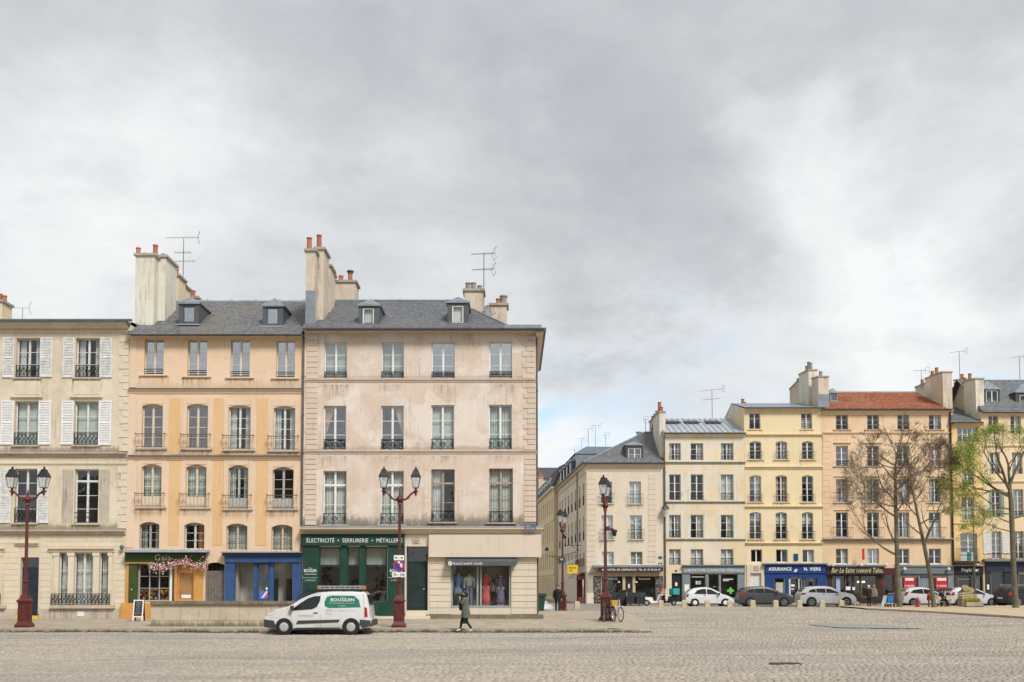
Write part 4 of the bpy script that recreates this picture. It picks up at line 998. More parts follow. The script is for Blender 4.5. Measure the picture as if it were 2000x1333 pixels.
# parapet wall of the ramp in front of the peach house
t = thing('parapet_wall', 'low stone parapet with dark coping behind the white van', 'wall', (xx(420, 1215, 43.6), 43.6, .15))
Yp = 43.6
bx('mortar_bed', 295, 631, 1182, 1230, Yp+.02, Yp+.38, MORTAR, t)
pts = [294, 353, 410, 468, 520, 575, 628]
for k in range(len(pts)-1):
    bx('wall_stone', pts[k]+.35, pts[k+1]-.35, 1181.2, 1212, Yp+RN.uniform(0, .012), Yp+.4, WALLSTONE, t)
pts = [294, 338, 386, 435, 484, 532, 580, 632]
for k in range(len(pts)-1): bx('base_stone', pts[k]+.5, pts[k+1]-.5, 1212.7, 1231, Yp-.06, Yp+.4, WALLSTONE, t)
pts = [293, 345, 400, 452, 505, 560, 633]
for k in range(len(pts)-1): bx('coping_stone', pts[k]+.15, pts[k+1]-.15, 1174.5, 1181, Yp-.1, Yp+.5, COPING, t)

# ---------------------------------------------------------------- house 3: rose beige corner house
Y = YF-.1
B3 = thing('corner_house', 'tall rose beige corner house with hipped slate roof and green shopfront', 'house', (xx(820, 1150, Y), Y, 0.3))
u0, u1 = xx(591.5, 900, Y)+.01, xx(1047, 900, Y)
z1 = zz(644, Y)
Q1 = [(633.7, 677.8, 669, 739), (745, 789, 669, 739), (843, 888, 669, 739), (955.7, 1000, 668, 738.5)]
Q2 = [(632, 676, 793, 879), (744, 788.6, 793, 879), (842, 887, 791.5, 878.5), (954.7, 999.8, 791, 878)]
Q3 = [(631, 676.6, 920, 1025), (742.7, 788.7, 920, 1025), (842, 888, 917, 1020), (955, 1001.7, 915.5, 1021)]
ops = [px(*r, Y) for r in Q1+Q2+Q3]
d3 = px(793.6, 835.5, 1068, 1193, Y); s3 = px(880.5, 998, 1100, 1188, Y)
g3 = [px(622.8, 665.4, 1069, 1176, Y), px(678, 702.5, 1069, 1192, Y), px(713, 756, 1069, 1176, Y)]
ops += [d3, s3]+g3
facade(B3, WF, u0, u1, ZG, z1, ops, P3, W=Y, rd=.2, depth=10)
for i, r in enumerate(Q1): window(B3, *px(*r, Y), W=Y, rd=.13, rows=3, rail='frieze', railh=.32, gm=GLS if i > 1 else GLM, cur=['gflat', 'gfull', None, 'right'][i], fm=WHITE)
for r in Q1+Q2:
    a, b, c, d = px(*r, Y); stain(B3, WF, a-.1, b+.1, c-.32, Y, RN.uniform(.4, .9))
for i, r in enumerate(Q2): window(B3, *px(*r, Y), W=Y, rd=.13, rows=3, rail='x', railh=.52, gm=[GLM, GLM, GLD, GLD][i], cur=['otiel', 'ptier', 'gflat', 'gfull'][i], fm=WHITE)
for i, r in enumerate(Q3): window(B3, *px(*r, Y), W=Y, rd=.16, rows=2 if i < 3 else 3, transom=.25, rail='x', railh=.55, gm=GLD, cur=['full', 'full', 'left', 'full'][i], fm=[WHITE, WHITE, BROWNW, BROWNW][i], sill=PGREY, silw=.15)
course(B3, 596, 1052, 645, 653, Y, P3S, .30, 'cornice')
course(B3, 597, 1047, 740.5, 747, Y, P3S, .10); course(B3, 595, 1048.5, 880, 887, Y, P3S, .10)
course(B3, 588, 1061, 1030, 1043, Y, P3C, .42, 'shop_cornice')
bx('cornice_lead', 588, 1062, 1028.5, 1030.3, Y-.44, Y+.02, ZINCL, B3)
quoins(B3, 599.5, 621, 655, 740, Y, 8, P3S, alt=None); quoins(B3, 598, 620, 748, 879, Y, 13, P3S, alt=None); quoins(B3, 596, 618, 888, 1026, Y, 14, P3S, alt=None)
quoins(B3, 1021, 1044.5, 655, 740, Y, 8, P3S, alt='R'); quoins(B3, 1022, 1046, 748, 879, Y, 13, P3S, alt='R'); quoins(B3, 1024, 1047, 888, 1020, Y, 13, P3S, alt=None)
# roof
ye = Y-.5; ze = zz(641, ye); yr = Y+5.0; zr = zz(589, yr)
xl, xr = u0-.05, xx(1000, 640, ye); xf = xx(1058, 640, ye)
xrl = xl; xrr = xx(888, 588, yr)
slates('slate_field', (xl, ye, ze), (xr, ye, ze), (xrr, yr, zr), (xrl, yr, zr), 90, 30, SLATE2, B3, .018)
q = MB(); q.add([(xr, ye, ze), (xf, ye, ze-.05), (xf, yr+5, ze-.05), (xrr, yr, zr), (xl, yr, zr), (xl, yr+5, ze)], [(0, 1, 2, 3), (3, 2, 5, 4)]); q.build('hip_slope', SLATEBASE, B3)
q = MB(); q.tube((xl, yr, zr+.03), (xrr, yr, zr+.03), .07, n=6); q.tube((xrr, yr, zr+.03), (xr, ye, ze+.03), .05, n=6); q.build('ridge_cap', ZINC, B3)
q = MB(); q.box(xx(985, 640, ye), xf, ye-.02, Y+8, ze-.05, ze+.16); q.build('zinc_eave_apron', ZINC, B3)
gutter(B3, 597, 1062, 642, ye-.03, .11); 
q = MB(); q.ext([(xf+.03, ze-.14), (xf+.22, ze-.08), (xf+.22, ze+.02), (xf+.03, ze+.02)], ye, Y+9, 'w'); q.build('side_gutter', GUT, B3)
q = MB(); q.ext([(u1, ze-.32), (xf+.1, ze-.14), (xf+.1, ze-.08), (u1, ze-.08)], Y-.4, Y+9, 'w'); q.build('side_cornice', P3S, B3)
downpipe(B3, 1048.5, 655, 1030, Y+.2, .05)
q = MB(); xq = xx(1049.5, 1150, Y+.15); q.tube((xq, Y+.15, pav(xq, Y)-.05), (xq, Y+.15, zz(1090, Y)), .06, n=8); q.build('cast_iron_pipe', IRONR, B3)
dormer(B3, 700.5, 741, 596, 639, 721, 585, Y+.25, (708.5, 730.5, 602, 637), fm=WHITE, gm=GLD, back=3.2, cur='gflat')
dormer(B3, 874, 914, 590, 634.5, 893, 581, Y+.45, (883, 905.5, 597, 632), fm=WHITE, gm=GLD, back=3.2, cur='flat')
stk(B3, 597, 615, Y+.3, Y+1.3, 491, 650, PCH2, [(604, 0, .75, .13)])
bx('zinc_flashing', 596.5, 615.3, 568, 643, Y+.25, Y+.36, ZINC, B3)
stk(B3, 615.5, 632, Y+1.0, Y+2.4, 488, 650, PCH2, [(624, -.1, .85, .13)])
stk(B3, 632, 645, Y+2.6, Y+3.8, 521, 625, PCH2, [(637, 0, .8, .12)])
stk(B3, 645, 650, Y+4.2, Y+5.0, 535, 610, PCH2, [])
stk(B3, 650, 694, Y+5.2, Y+6.4, 552, 605, PCH2, [(666, 0, .45, .13), (684, 0, .6, .13)])
q = MB(); c_ = at(684.3, 532, Y+5.8); q.lathe([(.1, -.02), (.2, 0), (.2, .06), (.06, .12)], c_, 10).tube((c_[0], c_[1], c_[2]-.35), c_, .07); q.build('chimney_cowl', ZINCD, B3)
stk(B3, 907, 944, Y+3.2, Y+4.3, 569, 640, PCH2, [(914, 0, .5, .14), (925, 0, .5, .14), (937, 0, .35, .13)], potm=POTG)
stk(B3, 958, 990, Y+4.4, Y+5.4, 597, 650, PCH2, [(973, 0, .4, .12)])
q = MB(); c_ = at(983.5, 596, Y+4.9); q.lathe([(.17, 0), (.17, .4), (.22, .42), (.22, .5), (.05, .52)], c_, 10); q.build('chimney_cowl', POTG, B3)
q = MB(Fr(*at(950, 608, Y+3.1)[:2], .9, at(950, 608, Y+3.1)[2])); q.lathe([(.02, .1), (.2, .06), (.34, 0), (.34, -.02), (.18, .03)], (.12, 0, 0), 14, axis='w'); q.tube((0, .1, 0), (-.1, .6, -.1), .03); q.tube((0.12, .05, -.3), (.3, -.4, -.1), .015)
dsh = q.build('satellite_dish', POTG, None, auto=40); tag(dsh, 'grey satellite dish beside the chimney of the rose beige corner house', 'satellite dish')
bA = at(945, 575, Y+4.0)
antenna('antenna with three booms beside the three-pot chimney', (bA[0], Y+4.0, zz(569, Y+3.2)-.4), zz(496, Y+4)-zz(569, Y+3.2)+.4, 1.25, 14, .3, booms=((0, 1.0), (-.85, .95)), r=.026)
# green locksmith shop
bx('fascia', 590.8, 789.8, 1045, 1066, Y-.2, Y+.02, GREEN, B3); bx('fascia_top', 590.8, 790, 1043.4, 1045.2, Y-.3, Y+.02, BLACK, B3)
tpx('lettering', 'ÉLECTRICITÉ  •  SERRURERIE  •  MÉTALLERIE', 599, 786, 1050, 1060, Y-.2, SIGNW, B3, bold=0)
for (p, r) in ((591, 622.5), (757, 790)): bx('pilaster', p, r, 1066.3, 1204, Y-.12, Y+.02, GREEN, B3)
for (p, r) in ((665.6, 677.8), (702.8, 712.8)): bx('mullion', p, r, 1066.3, 1204, Y-.08, Y+.1, GREEN, B3)
for (p, r) in ((622.8, 665.4), (713, 756.6)): bx('stall_riser', p, r, 1176.2, 1204, Y-.1, Y+.05, GREEN, B3); bx('riser_moulding', p+4, r-4, 1182, 1198, Y-.12, Y-.05, GREEN, B3)
bx('door_base', 678, 702.6, 1192.2, 1204, Y-.05, Y+.05, GREEN, B3)
for (a, b, c, d) in g3:
    q = MB(); t_ = .06
    q.box(a, a+t_, Y+.02, Y+.1, c, d); q.box(b-t_, b, Y+.02, Y+.1, c, d); q.box(a+t_, b-t_, Y+.02, Y+.1, c, c+t_); q.box(a+t_, b-t_, Y+.02, Y+.1, d-t_, d); zt = d-.95
    q.box(a+t_, b-t_, Y+.02, Y+.1, zt, zt+.07)
    o = q.build('shop_window', GREEN, B3)
    cube('pane', a+t_, b-t_, Y+.05, Y+.06, c+t_, zt, GLM, o); cube('pane', a+t_, b-t_, Y+.05, Y+.06, zt+.07, d-t_, GLM, o)
    MB().box(a, b, Y+.35, Y+.37, zt+.1, d).build('blind', CURTG, o)
for p in (593, 760.5):
    tpx('lettering', 'BOUGUIN', p+1, p+25, 1112, 1118, Y-.12, SIGNW, B3, bold=.02); tpx('lettering', 'Maison', p+10, p+17, 1108.5, 1111, Y-.12, SIGNW, B3)
    bx('lettering_rule', p+2, p+25, 1121.5, 1122.3, Y-.125, Y-.115, SIGNW, B3)
    tpx('lettering', 'Électricité générale', p-1, p+27, 1127, 1130, Y-.12, SIGNW, B3); tpx('lettering', '01 39 50 02 54', p+3, p+23, 1132.5, 1135.5, Y-.12, SIGNW, B3)
bx('shop_step', 590, 792, 1204.2, 1213, Y-.3, Y+.02, P3C, B3)
# stone doorway
bx('door_jamb', 790.3, 793.4, 1066, 1200, Y-.06, Y+.02, P3C, B3); bx('door_jamb', 835.7, 838, 1066, 1200, Y-.06, Y+.02, P3C, B3); bx('door_lintel', 790.3, 838, 1044.5, 1067.6, Y-.05, Y+.02, P3C, B3)
bx('carved_block', 805, 822, 1048, 1062, Y-.08, Y-.03, P3S, B3)
q = MB(); c_ = at(813, 1055, Y-.09); q.ring(c_, .13, .03, 10); q.ball(c_, .08, 6, sc=(1, .5, 1)); q.tube((c_[0]-.18, c_[1], c_[2]-.02), (c_[0]+.18, c_[1], c_[2]-.02), .025); q.build('carved_rosette', P1D, B3)
a, b, c, d = d3
q = MB(); q.box(a, b, Y+.25, Y+.3, c, d-.78); q.box(a, b, Y+.22, Y+.31, d-.78, d-.70); q.box(a+.12, b-.12, Y+.225, Y+.26, c+.15, c+1.0); q.box(a+.12, b-.12, Y+.225, Y+.26, c+1.15, d-.98)
do = q.build('door', DOORG, B3); cube('transom_pane', a+.04, b-.04, Y+.26, Y+.27, d-.7, d-.03, GLD, do); MB().ball((b-.2, Y+.2, c+1.05), .035, 6).build('door_knob', SIGNGOLD, do)
bx('door_step', 792, 838, 1193.2, 1203, Y-.35, Y+.2, P3C, B3); bx('door_step', 790, 840, 1203.2, 1214, Y-.65, Y-.02, P3C, B3)
# clothes shop
bx('blank_fascia', 837.5, 1057.5, 1044.5, 1088.5, Y-.28, Y+.02, PBAND, B3)
for (p, r) in ((838.5, 880), (998.8, 1048.5)):
    n = 9
    bx('mortar_bed', p+.5, r-.5, 1089.5, 1199.5, Y-.02, Y+.01, MORTAR, B3)
    for k in range(n): bx('course_stone', p, r, 1089+k*12.35+.4, 1089+(k+1)*12.35-.4, Y-.05-RN.uniform(0, .006), Y+.02, P3C, B3)
bx('base_step', 832, 1061.5, 1201, 1213, Y-.5, Y+.02, COPING, B3); bx('stall_riser', 880.4, 998.4, 1188.3, 1202, Y-.02, Y+.05, P3C, B3)
q = MB(); SF = plain('shop_frame_grey', (.30, .33, .32), .5)
a, b, c, d = s3; t_ = .09
for (p, r) in ((a, a+t_), (b-t_, b), (xx(931, 1140, Y), xx(934.5, 1140, Y)), (xx(937.5, 1140, Y), xx(941, 1140, Y))): q.box(p, r, Y+.03, Y+.12, c+.12, d)
q.box(a, b, Y-.02, Y+.12, c, c+.12); o = q.build('shop_window', SF, B3)
cube('pane', a+t_, xx(931, 1140, Y), Y+.06, Y+.07, c+.12, d, GLSHOP, o); cube('pane', xx(941, 1140, Y), b-t_, Y+.06, Y+.07, c+.12, d, GLSHOP, o)
MB().box(a, b, Y+1.0, Y+1.05, c, d).build('shop_back_wall', plain('shop_backdrop', (.30, .29, .23), .9, 0, .4, 1.5), B3)
MB().box(a, b, Y+.14, Y+1.0, c-.02, c+.1).build('display_floor', plain('display_floor', (.33, .38, .35), .6), B3)
q = MB(); ax0, ax1 = xx(869.5, 1097, Y-.5), xx(1010, 1097, Y-.5); za, zb_ = zz(1089.5, Y), zz(1097, Y-.55); zc_ = zz(1105.5, Y-.55)
q.add([(ax0, Y-.06, za), (ax1, Y-.06, za), (ax1-.05, Y-.6, zb_), (ax0+.1, Y-.6, zb_), (ax1-.05, Y-.61, zc_), (ax0+.1, Y-.61, zc_)], [(0, 1, 2, 3), (3, 2, 4, 5)])
q.box(ax0, ax1, Y-.25, Y-.055, za-.02, za+.06); q.add([(ax0, Y-.06, za), (ax0+.1, Y-.6, zb_), (ax0+.1, Y-.6, zc_), (ax0, Y-.06, za-.25)], [(0, 1, 2, 3)]); q.add([(ax1, Y-.06, za), (ax1-.05, Y-.6, zb_), (ax1-.05, Y-.6, zc_), (ax1, Y-.06, za-.25)], [(0, 1, 2, 3)])
q.build('awning', AWN, B3)
tpx('lettering', 'PLACE SAINT LOUIS', 885, 942, 1099, 1103.5, Y-.615, SIGNW, B3, bold=.012)
q = MB(); c_ = at(879, 1101, Y-.62); q.lathe([(.105, 0), (.105, -.004)], c_, 16, axis='w'); q.build('logo_disc', SIGNW, B3); tpx('lettering', '21', 876.3, 881.7, 1099, 1103, Y-.63, BLACK, B3)
bx('street_name_plaque', 1025, 1046.5, 1024.5, 1036, Y-.46, Y-.43, plain('plaque_blue', (.09, .13, .22), .4), B3)
tpx('lettering', 'PLACE\nSAINT LOUIS', 1028, 1044, 1026.5, 1034, Y-.462, SIGNW, B3)
MB().ball(at(1011, 1027, Y-.12), .1, 6).tube(at(1011, 1027, Y), at(1011, 1027, Y-.1), .05).build('alarm_box', POTG, B3)
# mannequins
def mannequin(cx, top, bot, dress, label, legs=None, style='dress', arms=True):
    Yq = Y+.45; h = zz(top, Yq)-zz(bot, Yq); c_ = at(cx, bot, Yq); zf = c+.1
    t = thing('mannequin', label, 'mannequin', (c_[0], Yq, zf), 'mannequins in the clothes shop window')
    f = Fr(c_[0], Yq, 0, zf); k = h/1.45
    def sec(z, rx, ry): return [(rx*math.cos(2*PI*i/12), ry*math.sin(2*PI*i/12), z) for i in range(12)]
    def loft(pr, m, nm):
        q = MB(f); vs = []
        for (z, rx, ry) in pr: vs += sec(z*k, rx*k, ry*k)
        n = len(pr); q.add(vs, [(j*12+i, j*12+(i+1) % 12, (j+1)*12+(i+1) % 12, (j+1)*12+i) for j in range(n-1) for i in range(12)]+[tuple(range(11, -1, -1)), tuple(range((n-1)*12, n*12))])
        return q.build(nm, m, t, smooth=True)
    tan = MATS.get('mannequin_white') or plain('mannequin_white', (.62, .58, .52), .5)
    if style == 'dress': loft([(.55, .23, .15), (.8, .19, .13), (1.0, .14, .10), (1.2, .17, .11), (1.38, .19, .08), (1.44, .06, .05)], dress, 'dress')
    elif style == 'long': loft([(.03, .25, .17), (.5, .2, .14), (.85, .17, .12), (1.02, .14, .1), (1.2, .17, .11), (1.38, .19, .08), (1.44, .06, .05)], dress, 'dress')
    else:
        loft([(.95, .16, .11), (1.1, .15, .10), (1.25, .17, .11), (1.38, .18, .08), (1.44, .06, .05)], dress, 'top')
    q = MB(f)
    for s in (-1, 1):
        lx = s*.09*k; q.tube((lx, 0, .02), (lx*.9, 0, .5*k), .05*k, .07*k, 8); q.tube((lx*.9, 0, .5*k), (lx, 0, .95*k), .07*k, .1*k, 8); q.box(lx-.04, lx+.04, -.16, .06, 0, .05)
    q.build('legs', legs or tan, t, smooth=False)
    if arms:
        q = MB(f)
        for s in (-1, 1): q.path([(s*.19*k, 0, 1.36*k), (s*.25*k, -.02, 1.08*k), (s*.23*k, -.1, .85*k)], [.05*k, .042*k, .03*k], 6)
        q.build('sleeves', dress, t)
    MB(f).lathe([(.05*k, 0), (.045*k, .1*k), (.02*k, .11*k)], (0, 0, 1.42*k), 8).build('neck_stump', tan, t)
mannequin(895, 1124, 1184, plain('denim_blue', (.20, .33, .52), .8), 'headless mannequin in a short blue dress, leftmost in the shop window', legs=BLACK)
mannequin(917, 1125, 1184, plain('cream_knit', (.76, .76, .68), .8), 'headless mannequin in cream top and blue trousers', legs=plain('blue_jeans', (.22, .25, .40), .8), style='top')
mannequin(949, 1125, 1184, plain('coral_red', (.70, .13, .13), .8), 'headless mannequin in a long coral red outfit', style='long')
mannequin(978, 1128, 1184, plain('plum_print', (.20, .17, .27), .8), 'headless mannequin in a long dark purple dress', style='long')
mannequin(963, 1136, 1178, plain('grey_check', (.26, .22, .23), .8), 'small headless mannequin in grey between coral and purple outfits', style='top', legs=BLACK)
# ================================================================== RIGHT ROW
Y = YR; ZG = 0.1
SHOPGREY = plain('shop_blue_grey', (.20, .235, .26), .5, 0, .08); SHOPGREY2 = plain('shop_mid_grey', (.165, .175, .185), .5, 0, .08)
AXB = plain('insurer_blue', (.008, .045, .19), .5, 0, .08); MAROON = plain('maroon_paint', (.075, .012, .016), .6, 0, .12); BROWN = plain('dark_brown_paint', (.035, .018, .013), .55, 0, .15)
PEBBLE = attr_mat('pebble_cladding', (.06, .055, .05), (.28, .26, .22), .8)
REDP = plain('poster_red', (.52, .022, .035), .5, 0, .08); SHOPRED = plain('shop_red', (.33, .03, .022), .55, 0, .12)
BEIGEP = plain('beige_panel', (.50, .40, .27), .7, 0, .06)
CRN = random.Random(4)
def wins(B, rects, kws, W=None, **kw):
    for i, r in enumerate(rects):
        k = dict(kw); 
        if kws and kws.get(i): k.update(kws[i])
        if 'cur' not in k and CRN.random() < .45: k['cur'] = CRN.choice(['sides', 'gleft', 'right', 'gtop', 'low', 'psides'])
        if 'gm' not in k and CRN.random() < .25: k['gm'] = GLM
        window(B, *px(*r, Y), W=Y if W is None else W, **k)
def flat_shop(B, openings, Yp=None):
    for (a, b, c, d) in openings:
        q = px(a, b, c, d, Y); cube('shop_window', *q[:2], Y+.08, Y+.09, *q[2:], GLSHOP, B)
def depthwall(B, pxa, pxb, Ya, Yb, py_f, py_b, pybot, m, pots=(), potm=None, capm=None):
    """long party-wall chimney running back from the street, top sloping"""
    a, b = xx(pxa, py_f, Ya), xx(pxb, py_f, Ya)
    xm = (a+b)/2
    chimney(B, a, b, Ya, Yb, zz(pybot, Ya), zz(py_f, Ya), m, [(xm, Ya+(Yb-Ya)*f, h, .17) for (f, h) in pots], capm, zb=zz(py_b, Yb), cap=.07, potm=potm)
# ---------------------------------------------------------------- ivory corner house with the bar
A = thing('ivory_corner_house', 'ivory corner house with hipped slate roof above the maroon bar front', 'house', (xx(1220, 1150, Y), Y, g(Y)))
a0, a1 = xx(1146, 1000, Y), xx(1297, 1000, Y)-.01
ze = zz(905, Y)
RA = [(1173, 1195.5, 941, 984), (1229, 1252, 941, 984.5), (1175, 1197, 1007, 1054), (1230.5, 1254, 1007, 1054), (1176, 1199, 1078, 1104), (1231.5, 1255, 1078, 1104)]
barop = [(1175, 1216, 1126, 1174), (1221.5, 1235.5, 1126, 1178), (1241, 1281, 1126, 1174)]
facade(A, WF, a0, a1, ZG, ze, [px(*r, Y) for r in RA+barop], PA, W=Y, depth=5, body=False)
wins(A, RA, {0: dict(gm=GLD, cur='gtop'), 4: dict(rows=2, rail=None), 5: dict(rows=2, rail=None)}, rows=3, rail='bars', railh=.9, railw=.2, raild=-.25, gm=GLM, cur='gflat', sill=PAS, silw=.2)
course(A, 1146, 1297, 905, 914, Y, PAS, .3, 'cornice'); course(A, 1150, 1292, 919, 922, Y, PAS, .05)
quoins(A, 1147, 1164, 926, 1118, Y, 19, PAS, alt=None); quoins(A, 1266, 1281, 926, 1098, Y, 17, PAS, alt=None)
bx('corner_block', 1147, 1159, 1119.5, 1158, Y-.06, Y+.02, PGREY, A); bx('corner_base', 1146, 1160, 1158.3, 1181, Y-.1, Y+.02, PA, A)
bx('awning_box', 1158, 1297, 1104.3, 1108.5, Y-.7, Y+.02, ZINC, A)
bx('fascia', 1168, 1295, 1109, 1116.5, Y-.62, Y-.5, MAROON, A); tpx('lettering', "BAR HÔTEL DE L'ESPÉRANCE  TEL: 01 39 50 26 47", 1176, 1290, 1110.3, 1115, Y-.622, SIGNW, A, bold=.015)
bx('shop_lintel', 1160, 1296, 1117, 1125.8, Y-.08, Y+.02, BEIGEP, A)
for (p, r) in ((1160, 1173.5), (1282, 1295)):
    q = MB(); 
    for k in range(130):
        c_ = at(RN.uniform(p+.5, r-.5), RN.uniform(1127, 1176), Y-.1); s = RN.uniform(.04, .10); q.box(c_[0]-s, c_[0]+s, Y-.13-RN.uniform(0, .05), Y-.02+RN.uniform(-.01, .01), c_[2]-s*.7, c_[2]+s*.7, 0, RN.random())
    bx('pebble_pier', p, r, 1126, 1178, Y-.1, Y+.02, BLACK, A); q.build('pebbles', PEBBLE, A, kind='stuff')
for (p, r) in ((1173.6, 1175), (1216.2, 1221.3), (1235.8, 1240.8), (1281, 1282)): bx('shop_post', p, r, 1126, 1179, Y-.05, Y+.08, BEIGEP, A)
flat_shop(A, barop); bx('stall_riser', 1175.2, 1216, 1166, 1179, Y-.02, Y+.06, MAROON, A); bx('stall_riser', 1241, 1281, 1166, 1179, Y-.02, Y+.06, MAROON, A)
q = px(1222, 1235, 1127, 1178, Y); cube('door', *q[:2], Y+.03, Y+.07, *q[2:], BROWN, A); bx('door_notice', 1227, 1230, 1141, 1149, Y+.02, Y+.03, SIGNW, A)
for p in (1209, 1243): bx('wall_light', p-2, p+2, 1136, 1138.5, Y-.2, Y, SIGNW, A)
for (p, r, s) in ((1189, 1206, 'Restaurant'), (1248, 1270, 'Brasserie')): tpx('lettering', s, p, r, 1129, 1132.5, Y+.075, SIGNW, A, bold=.02)
bx('no_parking_plate', 1286, 1293, 1087, 1092, Y-.03, Y, plain('plate_blue', (.03, .09, .16), .5), A); 
for p in (1286.5, 1291): bx('wall_fitting', p, p+2, 1099, 1102, Y-.06, Y, IRONR, A)
# roof of the ivory house
ye = Y-.35; zee = zz(904, ye); xl, xr = a0-.3, a1; yr = Y+5.5; zr = zz(846, yr); xr1 = xx(1259, 846, yr)
slates('slate_field', (xl, ye, zee), (xr, ye, zee), (xr, yr, zr), (xr1, yr, zr), 42, 26, SLATE2, A, .03)
SD = Vector((-.0595, 1, 0)).normalized()
bl = Vector((xl, ye, zee))+SD*26
q = MB(); q.add([(xl, ye, zee), tuple(bl), (bl.x+6, bl.y, zr), (xr1, yr, zr), (xr, yr, zr), (xr, bl.y, zr)], [(0, 3, 2, 1), (3, 4, 5, 2)]); q.build('side_slope', SLATEBASE, A)
q = MB(); q.tube((xl, ye, zee+.04), (xr1, yr, zr+.05), .1, n=6); q.tube((xr1, yr, zr+.05), (xr, yr, zr+.05), .1, n=6); q.build('ridge_cap', ZINC, A)
gutter(A, 1143, 1298, 904.5, ye-.02, .13, ZINCD)
dormer(A, 1222, 1256, 869, 902, 1237, 862, Y+.5, (1227, 1252, 876, 900), m=SLATEBASE, fm=WHITE, gm=GLM, back=4, cols=2, rows=2)
# long street side of the ivory house
FS = Fr(*(Vector((a0, Y, 0))+SD*25)[:2], math.atan2(-SD.y, -SD.x)); LS = 25.0
ops = []
cols_ = [LS-2.2, LS-5.0, LS-8.4, LS-11.4, LS-14.4, LS-17.4, LS-20.4, LS-23]
lv = [(RA[0][2], RA[0][3]), (RA[2][2], RA[2][3]), (RA[4][2], RA[4][3])]
for u in cols_:
    for (p, r) in lv: ops.append((u-.5, u+.5, zz(r, Y), zz(p, Y)))
shopop = (LS-7.2, LS-1.2, .35, zz(1128, Y)); ops.append(shopop)
facade(A, FS, 0, LS, ZG, ze, ops, PA, W=0, rd=.2, body=False, name='side_wall')
for i, o in enumerate(ops[:-1]): window(A, *o, fr=FS, W=0, rd=.16, rows=3, rail='bars' if i % 3 < 2 else None, railh=.85, gm=GLM, cur='gflat' if i % 2 else None)
q = MB(FS); q.box(0, LS+.05, -.32, .02, ze-.2, ze+.02); q.box(0, LS, -.08, .02, zz(922, Y), zz(920, Y)); q.box(0, LS-8, -.14, .02, zz(1004, Y)-3.2, zz(1004, Y)-3.05); q.build('side_cornice', PAS, A)
q = MB(FS); q.box(-.2, LS+.2, -.48, -.34, ze-.05, ze+.1); q.build('side_gutter', ZINCD, A)
h = (zz(926, Y)-zz(1118, Y))/19
for k in range(19): cube('quoin_stone', LS-.72, LS+.03, -.03, .03, zz(1118, Y)+h*k+.02, zz(1118, Y)+h*(k+1)-.02, PAS, A, FS)
MB(FS).tube((LS-6.3, -.1, .4), (LS-6.3, -.1, ze), .06, n=6).build('downpipe', GUT, A)
# mansard with dormers behind
q = MB(FS); zt = zz(869, Y+11)
q.box(-.5, 12.6, .55, 8, ze, zt-.75); q.ext([(.35, zt-.75), (8.2, zt-.75), (6.5, zt), (1.6, zt)], -.5, 12.7, 'u'); q.build('mansard', ZINC, A)
for u in (2.2, 5.2, 8.2, 11.3):
    q = MB(FS); q.box(u-.62, u+.62, .1, .7, ze, ze+1.75); o = q.build('dormer', ZINCD, A); MB(FS).box(u-.75, u+.75, -.02, .8, ze+1.75, ze+1.95).build('dormer_roof', ZINC, o); MB(FS).box(u-.45, u+.45, .08, .12, ze+.15, ze+1.6).build('dormer_window', WHITE2, o)
# shop on the street side: red frame, striped canopy, yellow sign
a, b, c, d = shopop
q = MB(FS)
for u in (a, a+1.2, (a+b)/2-.3, b-.8, b-.12): q.box(u, u+.12, -.05, .1, c, d)
q.box(a, b, -.06, .1, d-.18, d+.3); q.box(a, b, -.06, .1, c-.3, c+.5); q.build('red_shopfront', SHOPRED, A)
MB(FS).box(a, b, .05, .06, c, d).build('shop_glass', GLSHOP, A)
q = MB(FS); n = 12; u_a, u_b = LS-6.6, LS-1.2
for k in range(n):
    s0, s1 = u_a+(u_b-u_a)*k/n, u_a+(u_b-u_a)*(k+1)/n
    q.quad((s0, -.05, d+.55), (s1, -.05, d+.55), (s1, -.95, d+.12), (s0, -.95, d+.12), k % 2); q.quad((s0, -.95, d+.12), (s1, -.95, d+.12), (s1, -.95, d-.08), (s0, -.95, d-.08), k % 2)
q.build('striped_canopy', [plain('canopy_red', (.5, .06, .06), .8), plain('canopy_white', (.66, .60, .56), .8)], A)
q = MB(FS); q.add([(LS-8.5, -.05, 4.55), (LS-1.5, -.05, 4.55), (LS-1.5, -1.1, 4.25), (LS-8.5, -1.1, 4.25), (LS-1.5, -1.1, 4.05), (LS-8.5, -1.1, 4.05)], [(0, 1, 2, 3), (3, 2, 4, 5)]); q.build('white_canopy', plain('awning_white', (.66, .64, .66), .8), A)
f2 = at(1118, 1112, Y-.6)
q = MB(); a_, b_, c__, d_ = px(1108, 1128.5, 1104, 1120.5, Y-1.0); q.box(a_, b_, Y-1.06, Y-1.0, c__, d_); o = q.build('hanging_sign', YELLOW, None)
tag(o, 'yellow rectangular sign hanging over the side street shop', 'sign'); o2 = MB().tube((b_, Y-1.03, d_-.05), (a0-.2, Y-1.03+1.5, d_-.05), .025).build('bracket', IRON, o)
txt('lettering', 'Epicerie\nfine', a_+.15, b_-.15, c__+.2, d_-.15, Y-1.062, BROWN, o, bold=.01)
